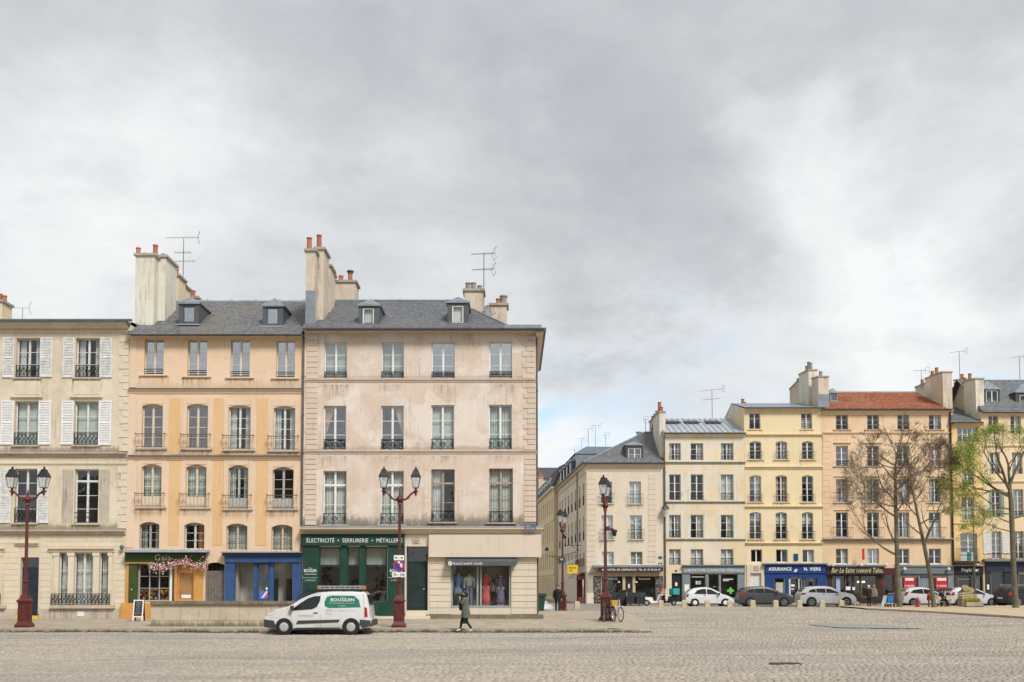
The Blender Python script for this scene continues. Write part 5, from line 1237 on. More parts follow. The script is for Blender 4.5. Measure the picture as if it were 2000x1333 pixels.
def wall_lantern(label, fr, u, z, out=1.5, s=1.0):
    p = fr.p((u, -out, z)); t = thing('wall_lantern', label, 'lantern', (p[0], p[1], z), 'lanterns on wall brackets')
    MB(fr).tube((u, 0, z-.35), (u, -out, z-.35), .03).tube((u, 0, z-.9), (u, -out*.6, z-.37), .022).build('bracket', IRON, t)
    MB(fr).lathe([(.06*s, -.34), (.10*s, -.3), (.24*s, .3*s)], (u, -out, z), 6).build('glass', LGLASS, t)
    MB(fr).lathe([(.3*s, .3*s), (.26*s, .38*s), (.13*s, .58*s), (.06*s, .62*s), (.07*s, .7*s), (.01, .76*s)], (u, -out, z), 6).build('cap', LANTERN, t)
wall_lantern('black lantern on a long bracket over the side street', FS, LS-4.5, zz(1052, Y)-.1, 1.6)
wall_lantern('small black lantern farther down the side street', FS, 3, 5.6, 1.6)
depthwall(A, 1288, 1299.5, Y+.6, Y+5, 806, 818, 900, PCH, [(.15, .5), (.4, 1.1)]); depthwall(A, 1283, 1290, Y+4.6, Y+10, 812, 826, 900, PCH2, [(.2, .5), (.45, .4), (.75, .4)])
q = MB(); c_ = at(1248, 848, Y+7); q.box(c_[0]-.35, c_[0]+.35, Y+6.8, Y+7.4, c_[2]-1.2, c_[2]-.2); q.lathe([(.2, -.2), (.22, .1), (.32, .12), (.32, .2), (.1, .3)], (c_[0], Y+7.1, c_[2]), 8); q.build('chimney_cowl', ZINCL, A)
for i, (p, r, hh, L_) in enumerate(((1149, 838, 1.6, 1.1), (1163, 832, 1.9, 1.3), (1136, 857, 1.4, 1.2), (1122, 878, 1.2, .9), (1183, 850, 1.3, .9))):
    nm = ['thin antenna with two dipoles above the mansard', 'tallest antenna above the mansard behind the ivory house', 'antenna with a slanting boom at the mansard edge', 'stubby antenna on the lowest mansard dormer', 'pale antenna on the mansard flat nearest the hip'][i]
    Yq = Y+14; c_ = at(p, r, Yq); zb = zt-.4 if i in (0, 1, 4) else ze+1.5
    antenna(nm, (c_[0], Yq, zb), c_[2]-zb, L_, 6, .3+.2*i, r=.022)
antenna('small antenna beside the pots of the party-wall chimney', (xx(1261, 830, Y+9), Y+9, zz(846, Y+9)), zz(820, Y+9)-zz(846, Y+9), .6, 4, 1.2, r=.03)
# ---------------------------------------------------------------- houses further down the street
S2 = thing('street_house', 'golden house with mansard farther down the side street', 'house', tuple(Vector((a0-.4, Y, .3))+SD*38))
F2 = Fr(*(Vector((a0-.45, Y, 0))+SD*62)[:2], math.atan2(-SD.y, -SD.x)); L2 = 36.6
z2 = zz(953, Y+26)
ops = [(u-.5, u+.5, z, z+hh) for u in [1.5+2.75*k for k in range(13)] for (z, hh) in ((10.4, 1.9), (7.1, 2.1), (3.9, 2.1), (.6, 2.3))]
facade(S2, F2, 0, L2, ZG, z2, ops, PE2, W=0, rd=.2, depth=8, name='wall')
for o in ops: window(S2, *o, fr=F2, W=0, rd=.16, rows=2, gm=GLD)
q = MB(F2); q.box(0, L2, -.3, .02, z2-.15, z2+.1); q.box(0, L2, -.08, .02, 9.5, 9.7); q.box(0, L2, -.08, .02, 3.2, 3.4); q.build('string_courses', PAS, S2)
q = MB(F2); q.ext([(-.3, z2), (8, z2), (8, z2+3), (2.2, z2+3.2), (.6, z2+2.4)], 0, L2-.05, 'u'); q.build('mansard', SLATEBASE, S2)
for k in range(9): u = 2.5+3.6*k; q = MB(F2); q.box(u-.5, u+.5, .05, .9, z2+.1, z2+1.6); o = q.build('dormer', ZINCL, S2); MB(F2).box(u-.35, u+.35, .03, .06, z2+.25, z2+1.4).build('dormer_window', WHITE2, o)
q = MB(F2); q.ext([(0, z2-.2), (8, z2-.2), (8, zz(913, Y+26)), (3.2, zz(913, Y+26)), (.9, zz(925, Y+26)), (.2, z2)], L2-.05, L2+.5, 'u'); gb = q.build('gable', PD, S2)
for k in range(6):
    q = MB(F2); w_ = 1.0+k*.75; q.lathe([(.16, 0), (.16, .5), (.2, .52), (.2, .6)], (L2+.2, w_, zz(925, Y+26)+(zz(913, Y+26)-zz(925, Y+26))*min(1, (w_-.9)/2.3)), 8); q.build('chimney_pot', ZINCL if k > 1 else POT, S2)
S3 = thing('far_house', 'pale far house with a row of chimney pots closing the side street', 'house', (2.5, 162, .3))
Yq = 162; q = px(1030, 1092, 935, 1185, Yq)
MB().box(q[0], q[1], Yq, Yq+8, 0, q[3]).build('wall', PCH, S3)
MB().ext([(Yq-.3, q[3]), (Yq+8, q[3]), (Yq+4, q[3]+2.2)], q[0], q[1], 'u').build('roof', SLATEBASE, S3)
chimney(S3, xx(1052, 930, Yq-1), xx(1061, 930, Yq-1), Yq-1, Yq, q[3]-3.5, zz(934, Yq-1), PCH2, [(xx(1055, 930, Yq-1), Yq-.5, 1.0, .2), (xx(1059, 930, Yq-1), Yq-.5, .5, .2)])
chimney(S3, xx(1062, 930, Yq+3), xx(1082, 930, Yq+3), Yq+2, Yq+3.4, q[3], zz(932, Yq+3), PA, [(xx(1064+4*k, 930, Yq+3), Yq+2.6, .6+.3*(k % 2), .17) for k in range(5)])
# ---------------------------------------------------------------- pale yellow house with zinc roof
Bh = thing('pale_yellow_house', 'pale yellow house with seamed zinc roof and grey laboratory shop', 'house', (xx(1376, 1150, Y), Y, g(Y)))
b0, b1 = xx(1298, 1000, Y), xx(1455.5, 1000, Y)-.01; z1 = zz(846, Y)
cB = ((1307, 1329.5), (1349, 1373.5), (1408, 1432.5))
RB = [(c0, c1, p, r) for (p, r) in ((866, 899), (927, 977.5), (1006, 1051), (1073, 1104)) for (c0, c1) in cB]
opB = [(1348, 1378, 1122, 1168), (1384, 1404, 1122, 1176), (1408, 1441, 1122, 1168)]; dB = (1312, 1332.5, 1120, 1176)
facade(Bh, WF, b0, b1, ZG, z1, [px(*r, Y) for r in RB+opB+[dB]], PB, W=Y, depth=10)
wins(Bh, RB, {0: dict(cur='sides'), 1: dict(cur='right'), 5: dict(cur='full'), 8: dict(cur='gright'), 9: dict(cur='flat', rows=2), 10: dict(cur='flat', rows=2), 11: dict(cur='flat', rows=2)}, rows=3, rail='bars', railh=.62, gm=GLD)
course(Bh, 1298, 1455, 846, 855, Y, PB, .3, 'cornice')
for (p, r) in ((902, 907), (979.5, 984), (1052.5, 1057)): course(Bh, 1299, 1456, p, r, Y, PGREY, .16)
for (c0, c1) in cB:                                    # pale render round the openings
    for (p, r) in ((920, 979), (1000, 1052)):
        bx('window_surround', c0-7, c0-.4, p, r, Y-.015, Y+.02, PCH, Bh); bx('window_surround', c1+.4, c1+7, p, r, Y-.015, Y+.02, PCH, Bh)
ye = Y-.35; zee = zz(845, ye); yr = Y+6; zr = zz(818, yr)
q = MB(); xa, xb = b0-.1, b1
q.add([(xa, ye, zee), (xb, ye, zee), (xb, yr, zr), (xa, yr, zr), (xb, yr+5, zee), (xa, yr+5, zee)], [(0, 1, 2, 3), (3, 2, 4, 5)])
for k in range(14):
    u = xa+(xb-xa)*(k+.3)/14; q.add([(u-.03, ye, zee+.07), (u+.03, ye, zee+.07), (u+.03, yr, zr+.07), (u-.03, yr, zr+.07), (u-.03, ye, zee), (u+.03, ye, zee), (u+.03, yr, zr), (u-.03, yr, zr)], [(0, 1, 2, 3), (4, 5, 1, 0), (0, 3, 7, 4), (1, 2, 6, 5)])
q.build('zinc_roof', ZINCL, Bh); gutter(Bh, 1297, 1457, 845.5, ye-.02, .11, ZINCD)
for p in (1312, 1350, 1391):
    f0, f1 = .58, .8
    def rp(u, f): return (u, ye+(yr-ye)*f, zee+(zr-zee)*f+.09)
    u = xx(p, 825, Y+4); q = MB(); q.add([rp(u-.7, f0), rp(u+.7, f0), rp(u+.7, f1), rp(u-.7, f1)], [(0, 1, 2, 3)]); q.build('skylight', ZINCD, Bh)
    q = MB(); e = rp(0, f0); e2 = rp(0, f1); q.add([(u-.8, e[1]-.1, e[2]+.02), (u+.8, e[1]-.1, e[2]+.02), (u+.8, e[1]-.1, e[2]+.12), (u-.8, e[1]-.1, e[2]+.12)], [(0, 1, 2, 3)]); q.build('skylight_frame', BLACK, Bh)
bx('fascia', 1334, 1455.3, 1106, 1120, Y-.2, Y+.02, SHOPGREY, Bh); tpx('lettering', "LABORATOIRE D'ANALYSES MÉDICALES", 1337, 1452.5, 1110, 1116.5, Y-.2, SIGNW, Bh)
bx('shop_cornice', 1333, 1456, 1103.6, 1106, Y-.35, Y+.02, SHOPGREY2, Bh)
for (p, r) in ((1334, 1347.8), (1378.2, 1383.8), (1404.2, 1407.8), (1441.2, 1455.3)): bx('pilaster', p, r, 1120.3, 1180, Y-.1, Y+.05, SHOPGREY, Bh)
for (p, r) in ((1348, 1378), (1408, 1441)): bx('stall_riser', p, r, 1168.2, 1180, Y-.06, Y+.05, SHOPGREY, Bh)
flat_shop(Bh, opB); tpx('lettering', 'BIO', 1359, 1369, 1135, 1142, Y+.07, SIGNW, Bh, bold=.03)
bx('shop_notice', 1337, 1346, 1142, 1156, Y-.12, Y-.1, SIGNW, Bh)
q = MB(); c_ = at(1427, 1154, Y+.06); 
q.ext([(c_[0]+a_*.3, c_[2]+b_*.3) for a_, b_ in ((-1, .34), (-.34, .34), (-.34, 1), (.34, 1), (.34, .34), (1, .34), (1, -.34), (.34, -.34), (.34, -1), (-.34, -1), (-.34, -.34), (-1, -.34))], Y+.055, Y+.065)
q.build('pharmacy_cross', plain('cross_green', (.16, .5, .10), .5), Bh)
bx('window_lettering_band', 1412, 1432, 1131, 1132.6, Y+.06, Y+.07, SIGNW, Bh); bx('window_lettering_band', 1412, 1424, 1134, 1135.3, Y+.06, Y+.07, SIGNW, Bh); bx('window_lettering_band', 1351, 1376, 1126.5, 1128, Y+.06, Y+.07, SIGNW, Bh)
a, b, c, d = px(*dB, Y); q = MB(); q.box(a, b, Y+.2, Y+.26, c, d); q.box(a+.1, b-.1, Y+.185, Y+.21, c+.15, c+1.1); q.box(a+.1, b-.1, Y+.185, Y+.21, c+1.25, d-.15); q.build('door', BLACK, Bh)
bx('door_notice', 1318.5, 1323, 1138, 1145, Y+.15, Y+.18, SIGNW, Bh); bx('door_number', 1318, 1323, 1113.5, 1117, Y-.03, Y, plain('plate_blue2', (.05, .09, .2), .5), Bh)
downpipe(Bh, 1298.5, 850, 1150, Y-.12, .07)
wall_lantern('dark lantern on the downpipe between the ivory and pale yellow houses', Fr(0, Y-.1), xx(1298.3, 1000, Y), zz(1004, Y), .35, 1.3)
antenna('broad antenna on the ridge of the seamed zinc roof', (xx(1391, 815, yr), yr, zr), zz(762, yr)-zr, 2.6, 7, .2, booms=((0, 1.0), (-.9, .7)), r=.03)
# ---------------------------------------------------------------- yellow house, insurance office
Ch = thing('yellow_house', 'yellow five-storey house with arched windows above the blue insurance office', 'house', (xx(1530, 1150, Y), Y, g(Y)))
c0_, c1_ = xx(1455.5, 1000, Y), xx(1606, 1000, Y)-.01; z1 = zz(797, Y)
cC = ((1464, 1487), (1515, 1537.5), (1566.5, 1588.5))
RC = [(1463.6, 1485, 807, 838.5), (1565, 1586, 807, 838.5)]+[(a, b, 862, 898) for (a, b) in cC]+[(a, b, 928.5, 981) for (a, b) in cC]+[(a, b, 1000.5, 1053.5) for (a, b) in cC]
RC5 = [(1466.7, 1488.7, 1073.6, 1099), (1516, 1538.5, 1073.6, 1099), (1567.7, 1590, 1074, 1099.5)]
opC = [(1513, 1534, 1130, 1170), (1541, 1568, 1128, 1176), (1571, 1596, 1130, 1150)]; dC = (1466, 1487, 1120, 1176)
facade(Ch, WF, c0_, c1_, ZG, z1, [px(*r, Y) for r in RC[:2]]+[px(*r, Y)+(.16,) for r in RC[2:]]+[px(*r, Y) for r in RC5+opC+[dC]], PC, W=Y, depth=11)
wins(Ch, RC[:2], None, rows=3, rail='bars', railh=.5, sill=PC, silw=.15); wins(Ch, RC[2:], {3: dict(gm=GLM), 6: dict(gm=GLS)}, rows=4, rail='bars', railh=.72, railw=.12, raild=-.2, railm=IRON, sill=PC, silw=.25, arch=.16); wins(Ch, RC5, None, rows=1)
course(Ch, 1455.5, 1606, 797, 802, Y, PC, .3, 'cornice')
for (p, r) in ((848, 853), (911, 917), (988.5, 993.5), (1060, 1065)): course(Ch, 1456, 1607, p, r, Y, PC, .2)
ye = Y-.4; zee = zz(796, ye); yr = Y+5.5; zr = zz(788, yr)
q = MB(); q.add([(c0_, ye, zee), (c1_, ye, zee), (c1_, yr, zr), (c0_, yr, zr), (c1_, yr+5, zee-1), (c0_, yr+5, zee-1)], [(0, 1, 2, 3), (3, 2, 4, 5)]); q.add([(c0_+.02, Y, z1-.05), (c0_+.02, yr, zr-.05), (c0_+.02, Y+11, z1-.05)], [(0, 1, 2)], 1); q.build('zinc_roof', [ZINC, PCH], Ch); gutter(Ch, 1455, 1607, 796, ye-.02, .1, ZINCD)
depthwall(Ch, 1453, 1459, Y+9, Y+11, 797, 800, 845, PCH, [(.2, .5), (.6, .9), (.8, .4)])
bx('fascia', 1494.8, 1615, 1102.5, 1120, Y-.25, Y+.02, AXB, Ch); bx('shop_cornice', 1491, 1617, 1100.3, 1102.5, Y-.5, Y+.02, ZINC, Ch)
tpx('lettering', 'ASSURANCE', 1501, 1546, 1108, 1115, Y-.25, SIGNW, Ch, bold=.03); tpx('lettering', 'N. VIERS', 1570, 1603, 1108, 1115, Y-.25, SIGNW, Ch, bold=.03)
q = MB(); a, b, c, d = px(1550, 1558, 1112, 1117.5, Y-.26); m_ = (a+b)/2
q.poly([(a, Y-.26, c), (m_-.05, Y-.26, d), (m_+.05, Y-.26, d), (a+.12, Y-.26, c)]); q.poly([(m_-.05, Y-.262, c), (b-.1, Y-.262, d), (b, Y-.262, d), (m_+.08, Y-.262, c)]); q.build('logo', SIGNW, Ch)
for (p, r, t0, t1) in ((1494.8, 1512.8, 1120.2, 1181), (1534.2, 1540.8, 1120.2, 1181), (1568.2, 1570.8, 1120.2, 1181), (1596.2, 1615, 1120.2, 1181), (1512.8, 1534.2, 1120.2, 1129.8), (1540.8, 1568.2, 1120.2, 1127.8), (1570.8, 1596.2, 1120.2, 1129.8), (1512.8, 1534.2, 1170.2, 1181), (1570.8, 1596.2, 1150.2, 1181)):
    bx('shop_panel', p, r, t0, t1, Y-.16, Y+.05, AXB, Ch)
flat_shop(Ch, opC); q = MB(); a, b, c, d = px(1541, 1568, 1128, 1176, Y)
for (p, r) in ((a, a+.14), (a+.85, a+.95), (b-.12, b)): q.box(p, r, Y-.02, Y+.08, c, d)
q.box(a, b, Y-.02, Y+.08, d-.12, d); q.build('door_frame', WHITE2, Ch)
q = MB(); a, b, c, d = px(1513, 1534, 1130, 1170, Y)
q.box(b-.1, b, Y-.02, Y+.08, c, d); q.build('window_frame', WHITE2, Ch)
bx('window_poster', 1515, 1530, 1138, 1160, Y+.1, Y+.12, PCH, Ch); bx('door_sticker', 1545, 1552, 1142, 1146, Y+.05, Y+.06, SIGNW, Ch); bx('door_sticker', 1545, 1551, 1150, 1152, Y+.05, Y+.06, SIGNW, Ch); tpx('lettering', 'N. VIERS', 1576, 1590, 1133, 1135.5, Y+.07, SIGNW, Ch)
bx('wall_sign', 1551, 1559, 1082, 1095, Y-.1, Y-.02, AXB, Ch)
bx('door_surround', 1459, 1465.8, 1103, 1180, Y-.08, Y+.02, PAS, Ch); bx('door_surround', 1487.2, 1493.5, 1103, 1180, Y-.08, Y+.02, PAS, Ch); bx('door_surround', 1465.8, 1487.2, 1103, 1119.8, Y-.08, Y+.02, PAS, Ch); bx('carved_block', 1472, 1481, 1106, 1115, Y-.12, Y-.06, PGREY, Ch)
q = px(*dC, Y); cube('door', q[0], q[1], Y+.15, Y+.2, q[2], q[3], WHITE2, Ch)
# ---------------------------------------------------------------- apricot house with red tile roof
D = thing('apricot_house', 'apricot house with red tiled roof behind the bare trees', 'house', (xx(1730, 1150, Y), Y, g(Y)))
d0, d1 = xx(1606, 1000, Y), xx(1860, 1000, Y)-.01; z1 = zz(800, Y)
cD = ((1633, 1656.5), (1694, 1717), (1753, 1776), (1814.5, 1838))
RD = [(a, b, p, r) for (p, r) in ((810, 839.5), (871, 911), (936, 982), (1001, 1050), (1072, 1102)) for (a, b) in cD]
opD = [(1627, 1650, 1126, 1166), (1652, 1680, 1126, 1176), (1682, 1712, 1126, 1166), (1728, 1746, 1124, 1178), (1762, 1794, 1128, 1168), (1797, 1816, 1126, 1176), (1819, 1852, 1128, 1168)]
facade(D, WF, d0, d1, ZG, z1, [px(*r, Y) for r in RD+opD], PD, W=Y, depth=11)
wins(D, RD, {10: dict(cur='flat', gm=GLD, fm=WHITE, rows=2), **{i: dict(rail='basket', railw=.35, raild=-.35, railh=.9) for i in (8, 9, 11, 12, 13, 14, 15)}, **{i: dict(rows=2, rail=None, sill=WHITE2) for i in range(16, 20)}, 7: dict(cur='pfull')}, rows=3, rail='bars', railh=.5, sill=PGREY, silw=.3)
for (a, b) in cD: course(D, a-5, b+5, 864.5, 868, Y, PD, .14, 'window_hood'); course(D, a-4, b+4, 930.5, 933, Y, PD, .1, 'window_hood'); course(D, a-4, b+4, 996, 998.5, Y, PD, .1, 'window_hood')
course(D, 1606, 1860, 800, 811, Y, PD, .25, 'cornice'); course(D, 1606, 1860, 844.5, 849, Y, PD, .14); course(D, 1606, 1860, 1052, 1057, Y, PGREY, .4, 'balcony_ledge')
quoins(D, 1607, 1622, 852, 1050, Y, 18, PD, alt=None)
ye = Y-.4; zee = zz(799, ye); yr = Y+6.5; zr = zz(768, yr); xa, xb = xx(1612, 799, ye), d1-.4
slates('tile_field', (xa, ye, zee), (xb, ye, zee), (xb, yr, zr), (xa, yr, zr), 60, 17, TILE, D, .05)
q = MB(); q.add([(xa, yr, zr), (xb, yr, zr), (xb, yr+5, zee-1), (xa, yr+5, zee-1)], [(0, 1, 2, 3)]); q.tube((xa, yr, zr+.05), (xb, yr, zr+.05), .13, n=6); q.build('ridge', PGREY, D); gutter(D, 1605, 1860, 799, ye-.02, .14, ZINCD)
depthwall(D, 1598, 1618.5, Y+.4, Y+2.4, 737, 741, 800, PCH2, [(.4, .5)], potm=POTG); bx('zinc_flashing', 1597.5, 1619, 770, 800, Y+.33, Y+.42, ZINC, D)
depthwall(D, 1579, 1596, Y+3, Y+6.2, 724, 733, 800, PCH, [(.2, .7), (.4, .9), (.6, .6)], potm=POTG); depthwall(D, 1567, 1577, Y+6.4, Y+11, 736, 762, 800, PCH2, [(.15, .5), (.5, .4)], potm=POTG)
dormer(D, 1621, 1636, 767, 784, 1628, 759, Y+2.5, (1624, 1634, 768, 782), m=ZINC, gm=GLM, back=2)
depthwall(D, 1841, 1859, Y+.5, Y+3.2, 728, 735, 800, PCH2, []); depthwall(D, 1834, 1842, Y+3.2, Y+6.5, 732, 741, 800, PCH, [(.3, .7), (.6, .5)]); depthwall(D, 1822, 1830, Y+6.6, Y+11, 743, 758, 800, PCH2, [(.2, .5), (.4, .4), (.7, .5)])
antenna('slanting antenna above the red tiled roof by the big chimney wall', (xx(1800, 760, Y+9), Y+9, zz(755, Y+9)), zz(724, Y+9)-zz(755, Y+9), 2.0, 6, .5, r=.03)
downpipe(D, 1859, 803, 1105, Y-.12, .09, BROWN)
# tobacco bar
bx('awning_box', 1617, 1728, 1104, 1106.5, Y-.5, Y+.02, ZINC, D)
bx('fascia', 1617, 1728, 1107, 1122.5, Y-.42, Y-.3, BROWN, D); tpx('lettering', 'Bar Le Saint Honoré Tabac', 1624, 1726, 1109.5, 1119, Y-.42, SIGNGOLD, D, shear=.35)
bx('bar_front', 1617, 1626.8, 1122.8, 1181, Y-.1, Y+.05, BROWN, D); bx('bar_lintel', 1627, 1728, 1118, 1125.8, Y-.1, Y+.05, BROWN, D)
for (p, r) in ((1650.2, 1651.8), (1680.2, 1681.8), (1712.2, 1728)): bx('bar_post', p, r, 1126, 1181, Y-.08, Y+.05, BROWN, D)
bx('stall_riser', 1627, 1650, 1166.3, 1181, Y-.05, Y+.05, BROWN, D); bx('stall_riser', 1682, 1712, 1166.3, 1181, Y-.05, Y+.05, BROWN, D)
bx('neighbour_front', 1728, 1752, 1110, 1123.8, Y-.12, Y+.02, MAROON, D); bx('neighbour_post', 1746.2, 1752, 1124, 1181, Y-.1, Y+.05, MAROON, D)
flat_shop(D, opD); bx('window_poster', 1633, 1641, 1129, 1158, Y-.03, Y+.02, plain('poster_pale_blue', (.35, .40, .62), .6), D); bx('window_poster', 1651, 1661, 1146, 1153, Y+.0, Y+.02, SIGNW, D); bx('window_poster', 1665, 1670, 1147, 1153, Y+.0, Y+.02, SIGNW, D)
WARM = emis('warm_bulb', (1, .78, .45), 2.5)
for p in (1676.5, 1686): bx('lit_wall_lamp', p-1.5, p+3, 1135.5, 1138.5, Y+.4, Y+.5, WARM, D)
for p in (1627, 1682, 1731): MB().ball(at(p, 1104, Y-.7), .16, 6).tube(at(p, 1104, Y-.7), at(p, 1105, Y), .03).build('spotlight', WHITE2, D)
for p in (1767, 1853): MB().ball(at(p, 1112, Y-.5), .17, 6).tube(at(p, 1112, Y-.5), at(p, 1111, Y), .03).build('spotlight', WHITE2, D)
# grey shop for sale
bx('fascia', 1753, 1863, 1107, 1121, Y-.25, Y+.02, SHOPGREY2, D); bx('shop_cornice', 1752, 1863, 1104.3, 1107, Y-.35, Y+.02, SHOPGREY, D)
for (p, r) in ((1753, 1761.8), (1794.2, 1796.8), (1816.2, 1818.8), (1852.2, 1863)): bx('pilaster', p, r, 1121.2, 1181, Y-.1, Y+.05, SHOPGREY, D)
bx('shop_lintel', 1761.8, 1852.2, 1121.2, 1125.8, Y-.08, Y+.05, SHOPGREY2, D)
for (p, r) in ((1762, 1794), (1819, 1852)): bx('stall_riser', p, r, 1168.2, 1181, Y-.06, Y+.05, SHOPGREY2, D)
for (p, r) in ((1765, 1787.5), (1827.5, 1851)):
    bx('sale_poster', p, r, 1128, 1149.5, Y-.03, Y, REDP, D); bx('poster_head', p+3, r-3, 1129.5, 1134.5, Y-.04, Y-.03, SIGNW, D); tpx('lettering', 'À VENDRE', p+2, r-2, 1142, 1146.5, Y-.035, SIGNW, D, bold=.02)
q = px(1798, 1815, 1130, 1176, Y); cube('door', q[0], q[1], Y+.02, Y+.06, q[2], q[3], SHOPGREY, D)
bx('red_banner', 1684, 1688.5, 1072, 1094, Y-.9, Y-.86, REDP, D)
# ---------------------------------------------------------------- golden house and its taller neighbour
E = thing('golden_house', 'narrow golden house with pedimented window and black bar front', 'house', (xx(1890, 1150, Y), Y, g(Y)))
e0, e1 = xx(1860, 1000, Y), xx(1921, 1000, Y)-.01; z1 = zz(826, Y)
RE = [(1870, 1911, 834, 864), (1879, 1902, 914, 948), (1879, 1903, 971, 1016), (1876, 1909, 1042, 1096)]; opE = [(1872, 1896, 1126, 1166), (1902, 1918, 1126, 1178)]
facade(E, WF, e0, e1, ZG, z1, [px(*r, Y) for r in RE+opE], PE, W=Y, depth=10)
wins(E, RE, {0: dict(cols=4, rows=2), 1: dict(rows=2), 3: dict(rows=4, cur=None)}, rows=4, rail='bars', railh=.45, sill=PE)
course(E, 1862, 1921, 826, 831, Y, PE, .2, 'cornice'); course(E, 1862, 1921, 952, 956, Y, PE, .16); course(E, 1862, 1921, 1022, 1025, Y, PE, .1)
q = MB(); a = at(1868, 966, Y); b = at(1914, 966, Y); c = at(1891, 955.5, Y); q.ext([(a[0], a[2]), (b[0], b[2]), (b[0], b[2]+.18), (c[0], c[2]+.15), (a[0], a[2]+.18)], Y-.18, Y+.02); q.build('pediment', PE, E)
bx('balcony_slab', 1868, 1914, 1097, 1101, Y-.8, Y+.02, BROWN, E); a, b, c, d = px(1868, 1914, 1072, 1097, Y-.75); railing('bars', a, b, c, d, Y-.75, WF, IRON, E)
bx('balcony_screen', 1876, 1904, 1079, 1096, Y-.7, Y-.66, WHITE2, E); bx('balcony_screen_panel', 1889, 1897, 1079, 1096, Y-.73, Y-.7, plain('teal_panel', (.03, .25, .25), .6), E)
ye = Y-.35; zee = zz(825, ye); yr = Y+5; zr = zz(796, yr)
slates('slate_field', (e0-.2, ye, zee), (e1, ye, zee), (e1, yr, zr), (e0-.2, yr, zr), 20, 18, SLATE2, E, .03)
q = MB(); q.add([(e0, yr, zr), (e1, yr, zr), (e1, yr+5, zee), (e0, yr+5, zee)], [(0, 1, 2, 3)]); q.build('rear_slope', SLATEBASE, E); gutter(E, 1862, 1921, 825, ye-.02, .1, ZINCD)
bx('shop_cornice', 1863, 1921, 1103.5, 1106, Y-.4, Y+.02, PGREY, E)
bx('fascia', 1864, 1921, 1106.2, 1121, Y-.2, Y+.02, BLACK, E); tpx('lettering', 'Finyki Bar', 1878, 1912, 1110, 1118.5, Y-.2, SIGNW, E, bold=.03)
DG = plain('charcoal_shop', (.05, .05, .052), .5)
for (p, r) in ((1864, 1871.8), (1896.2, 1901.8), (1918.2, 1921)): bx('pilaster', p, r, 1121.2, 1181, Y-.1, Y+.05, DG, E)
bx('shop_transom', 1872, 1896, 1131, 1133, Y-.02, Y+.07, SHOPGREY2, E); bx('shop_lintel', 1871.8, 1918.2, 1121.2, 1125.8, Y-.08, Y+.05, DG, E); bx('stall_riser', 1872, 1896, 1166.2, 1181, Y-.06, Y+.05, DG, E); flat_shop(E, opE); bx('door_notice', 1928, 1932, 1142, 1152, Y-.15, Y-.13, SIGNW, E)
q = px(1902, 1918, 1126, 1178, Y); cube('door', q[0], q[1], Y+.12, Y+.16, q[2], q[3], DG, E)
E2 = thing('cream_mansard_house', 'cream house with slate mansard at the right edge', 'house', (xx(1985, 1150, Y), Y, g(Y)))
f0, f1 = xx(1921, 1000, Y), xx(2120, 1000, Y); z1 = zz(805, Y)
cE = ((1931, 1950), (1974, 1994), (2030, 2050))
RE2 = [(a+dx, b+dx, p, r) for (p, r, dx) in ((812, 848, 0), (884, 926, 3), (956, 1010, 5), (1038, 1092, 6)) for (a, b) in cE]; opE2 = [(1936, 1962, 1118, 1178), (1990, 2030, 1122, 1168)]
facade(E2, WF, f0, f1, ZG, z1, [px(*r, Y) for r in RE2+opE2], PE2, W=Y, depth=11)
wins(E2, RE2, {4: dict(cur='full'), 9: dict(railw=.5, raild=-.4, rail='basket')}, rows=4, rail='bars', railh=.5, fm=WHITE2)
course(E2, 1921, 2120, 805, 810, Y, PE2, .2, 'cornice'); course(E2, 1921, 2120, 870, 874, Y, PE2, .14); course(E2, 1921, 2120, 940, 944, Y, PE2, .14)
for (a, b, p, r) in ((1920, 1936, 1040, 1082), (1957.5, 1978, 1040, 1082), (1933, 1937, 957, 1009), (1956, 1961, 957, 1009)):
    shutter(E2, *px(a, b, p, r, Y), Y, WHITE2 if b-a > 8 else plain('shutter_green', (.22, .34, .27), .6) if 'shutter_green' not in MATS else MATS['shutter_green'])
ye = Y-.35; zee = zz(805, ye); yr = Y+5; zr = zz(742, yr)
slates('slate_field', (f0, ye, zee), (f1, ye, zee), (f1, yr, zr), (f0, yr, zr), 60, 26, SLATE2, E2, .03)
q = MB(); q.add([(f0, yr, zr), (f1, yr, zr), (f1, yr+5, zee), (f0, yr+5, zee)], [(0, 1, 2, 3)]); q.build('rear_slope', SLATEBASE, E2); gutter(E2, 1921, 2120, 805, ye-.02, .1, ZINCD)
dormer(E2, 1917, 1953, 760, 792, 1928, 744, Y+1.2, (1926, 1949, 763, 788), m=SLATEBASE, fm=WHITE, gm=GLD, back=4, cols=2, rows=1); dormer(E2, 1984, 2030, 766, 795, 2008, 748, Y+1.2, (1992, 2022, 772, 792), m=SLATEBASE, fm=WHITE, gm=GLD, back=4, cols=2)
depthwall(E2, 1905, 1921, Y+.6, Y+3, 741, 746, 830, PCH, []); depthwall(E2, 1898, 1906, Y+3, Y+11, 746, 770, 830, PCH2, [(.1, .8), (.25, .6), (.5, .4)]); depthwall(E2, 1880, 1892, Y+9, Y+11, 742, 744, 800, PA, [(.4, .5)])
antenna('very tall thin mast above the golden house chimneys', (xx(1875, 760, Y+9), Y+9, zz(765, Y+9)), zz(687, Y+9)-zz(765, Y+9), 1.6, 5, .1, r=.03)
antenna('thin mast at the right edge above the slate mansard', (xx(1992, 745, yr), yr, zr-.1), zz(695, yr)-zr, 1.4, 4, .1, r=.03)
bx('shop_cornice', 1924, 2120, 1092.5, 1097, Y-.6, Y+.02, SHOPGREY2, E2); bx('fascia', 1926, 2120, 1097.2, 1117.5, Y-.2, Y+.02, NAVYD, E2)
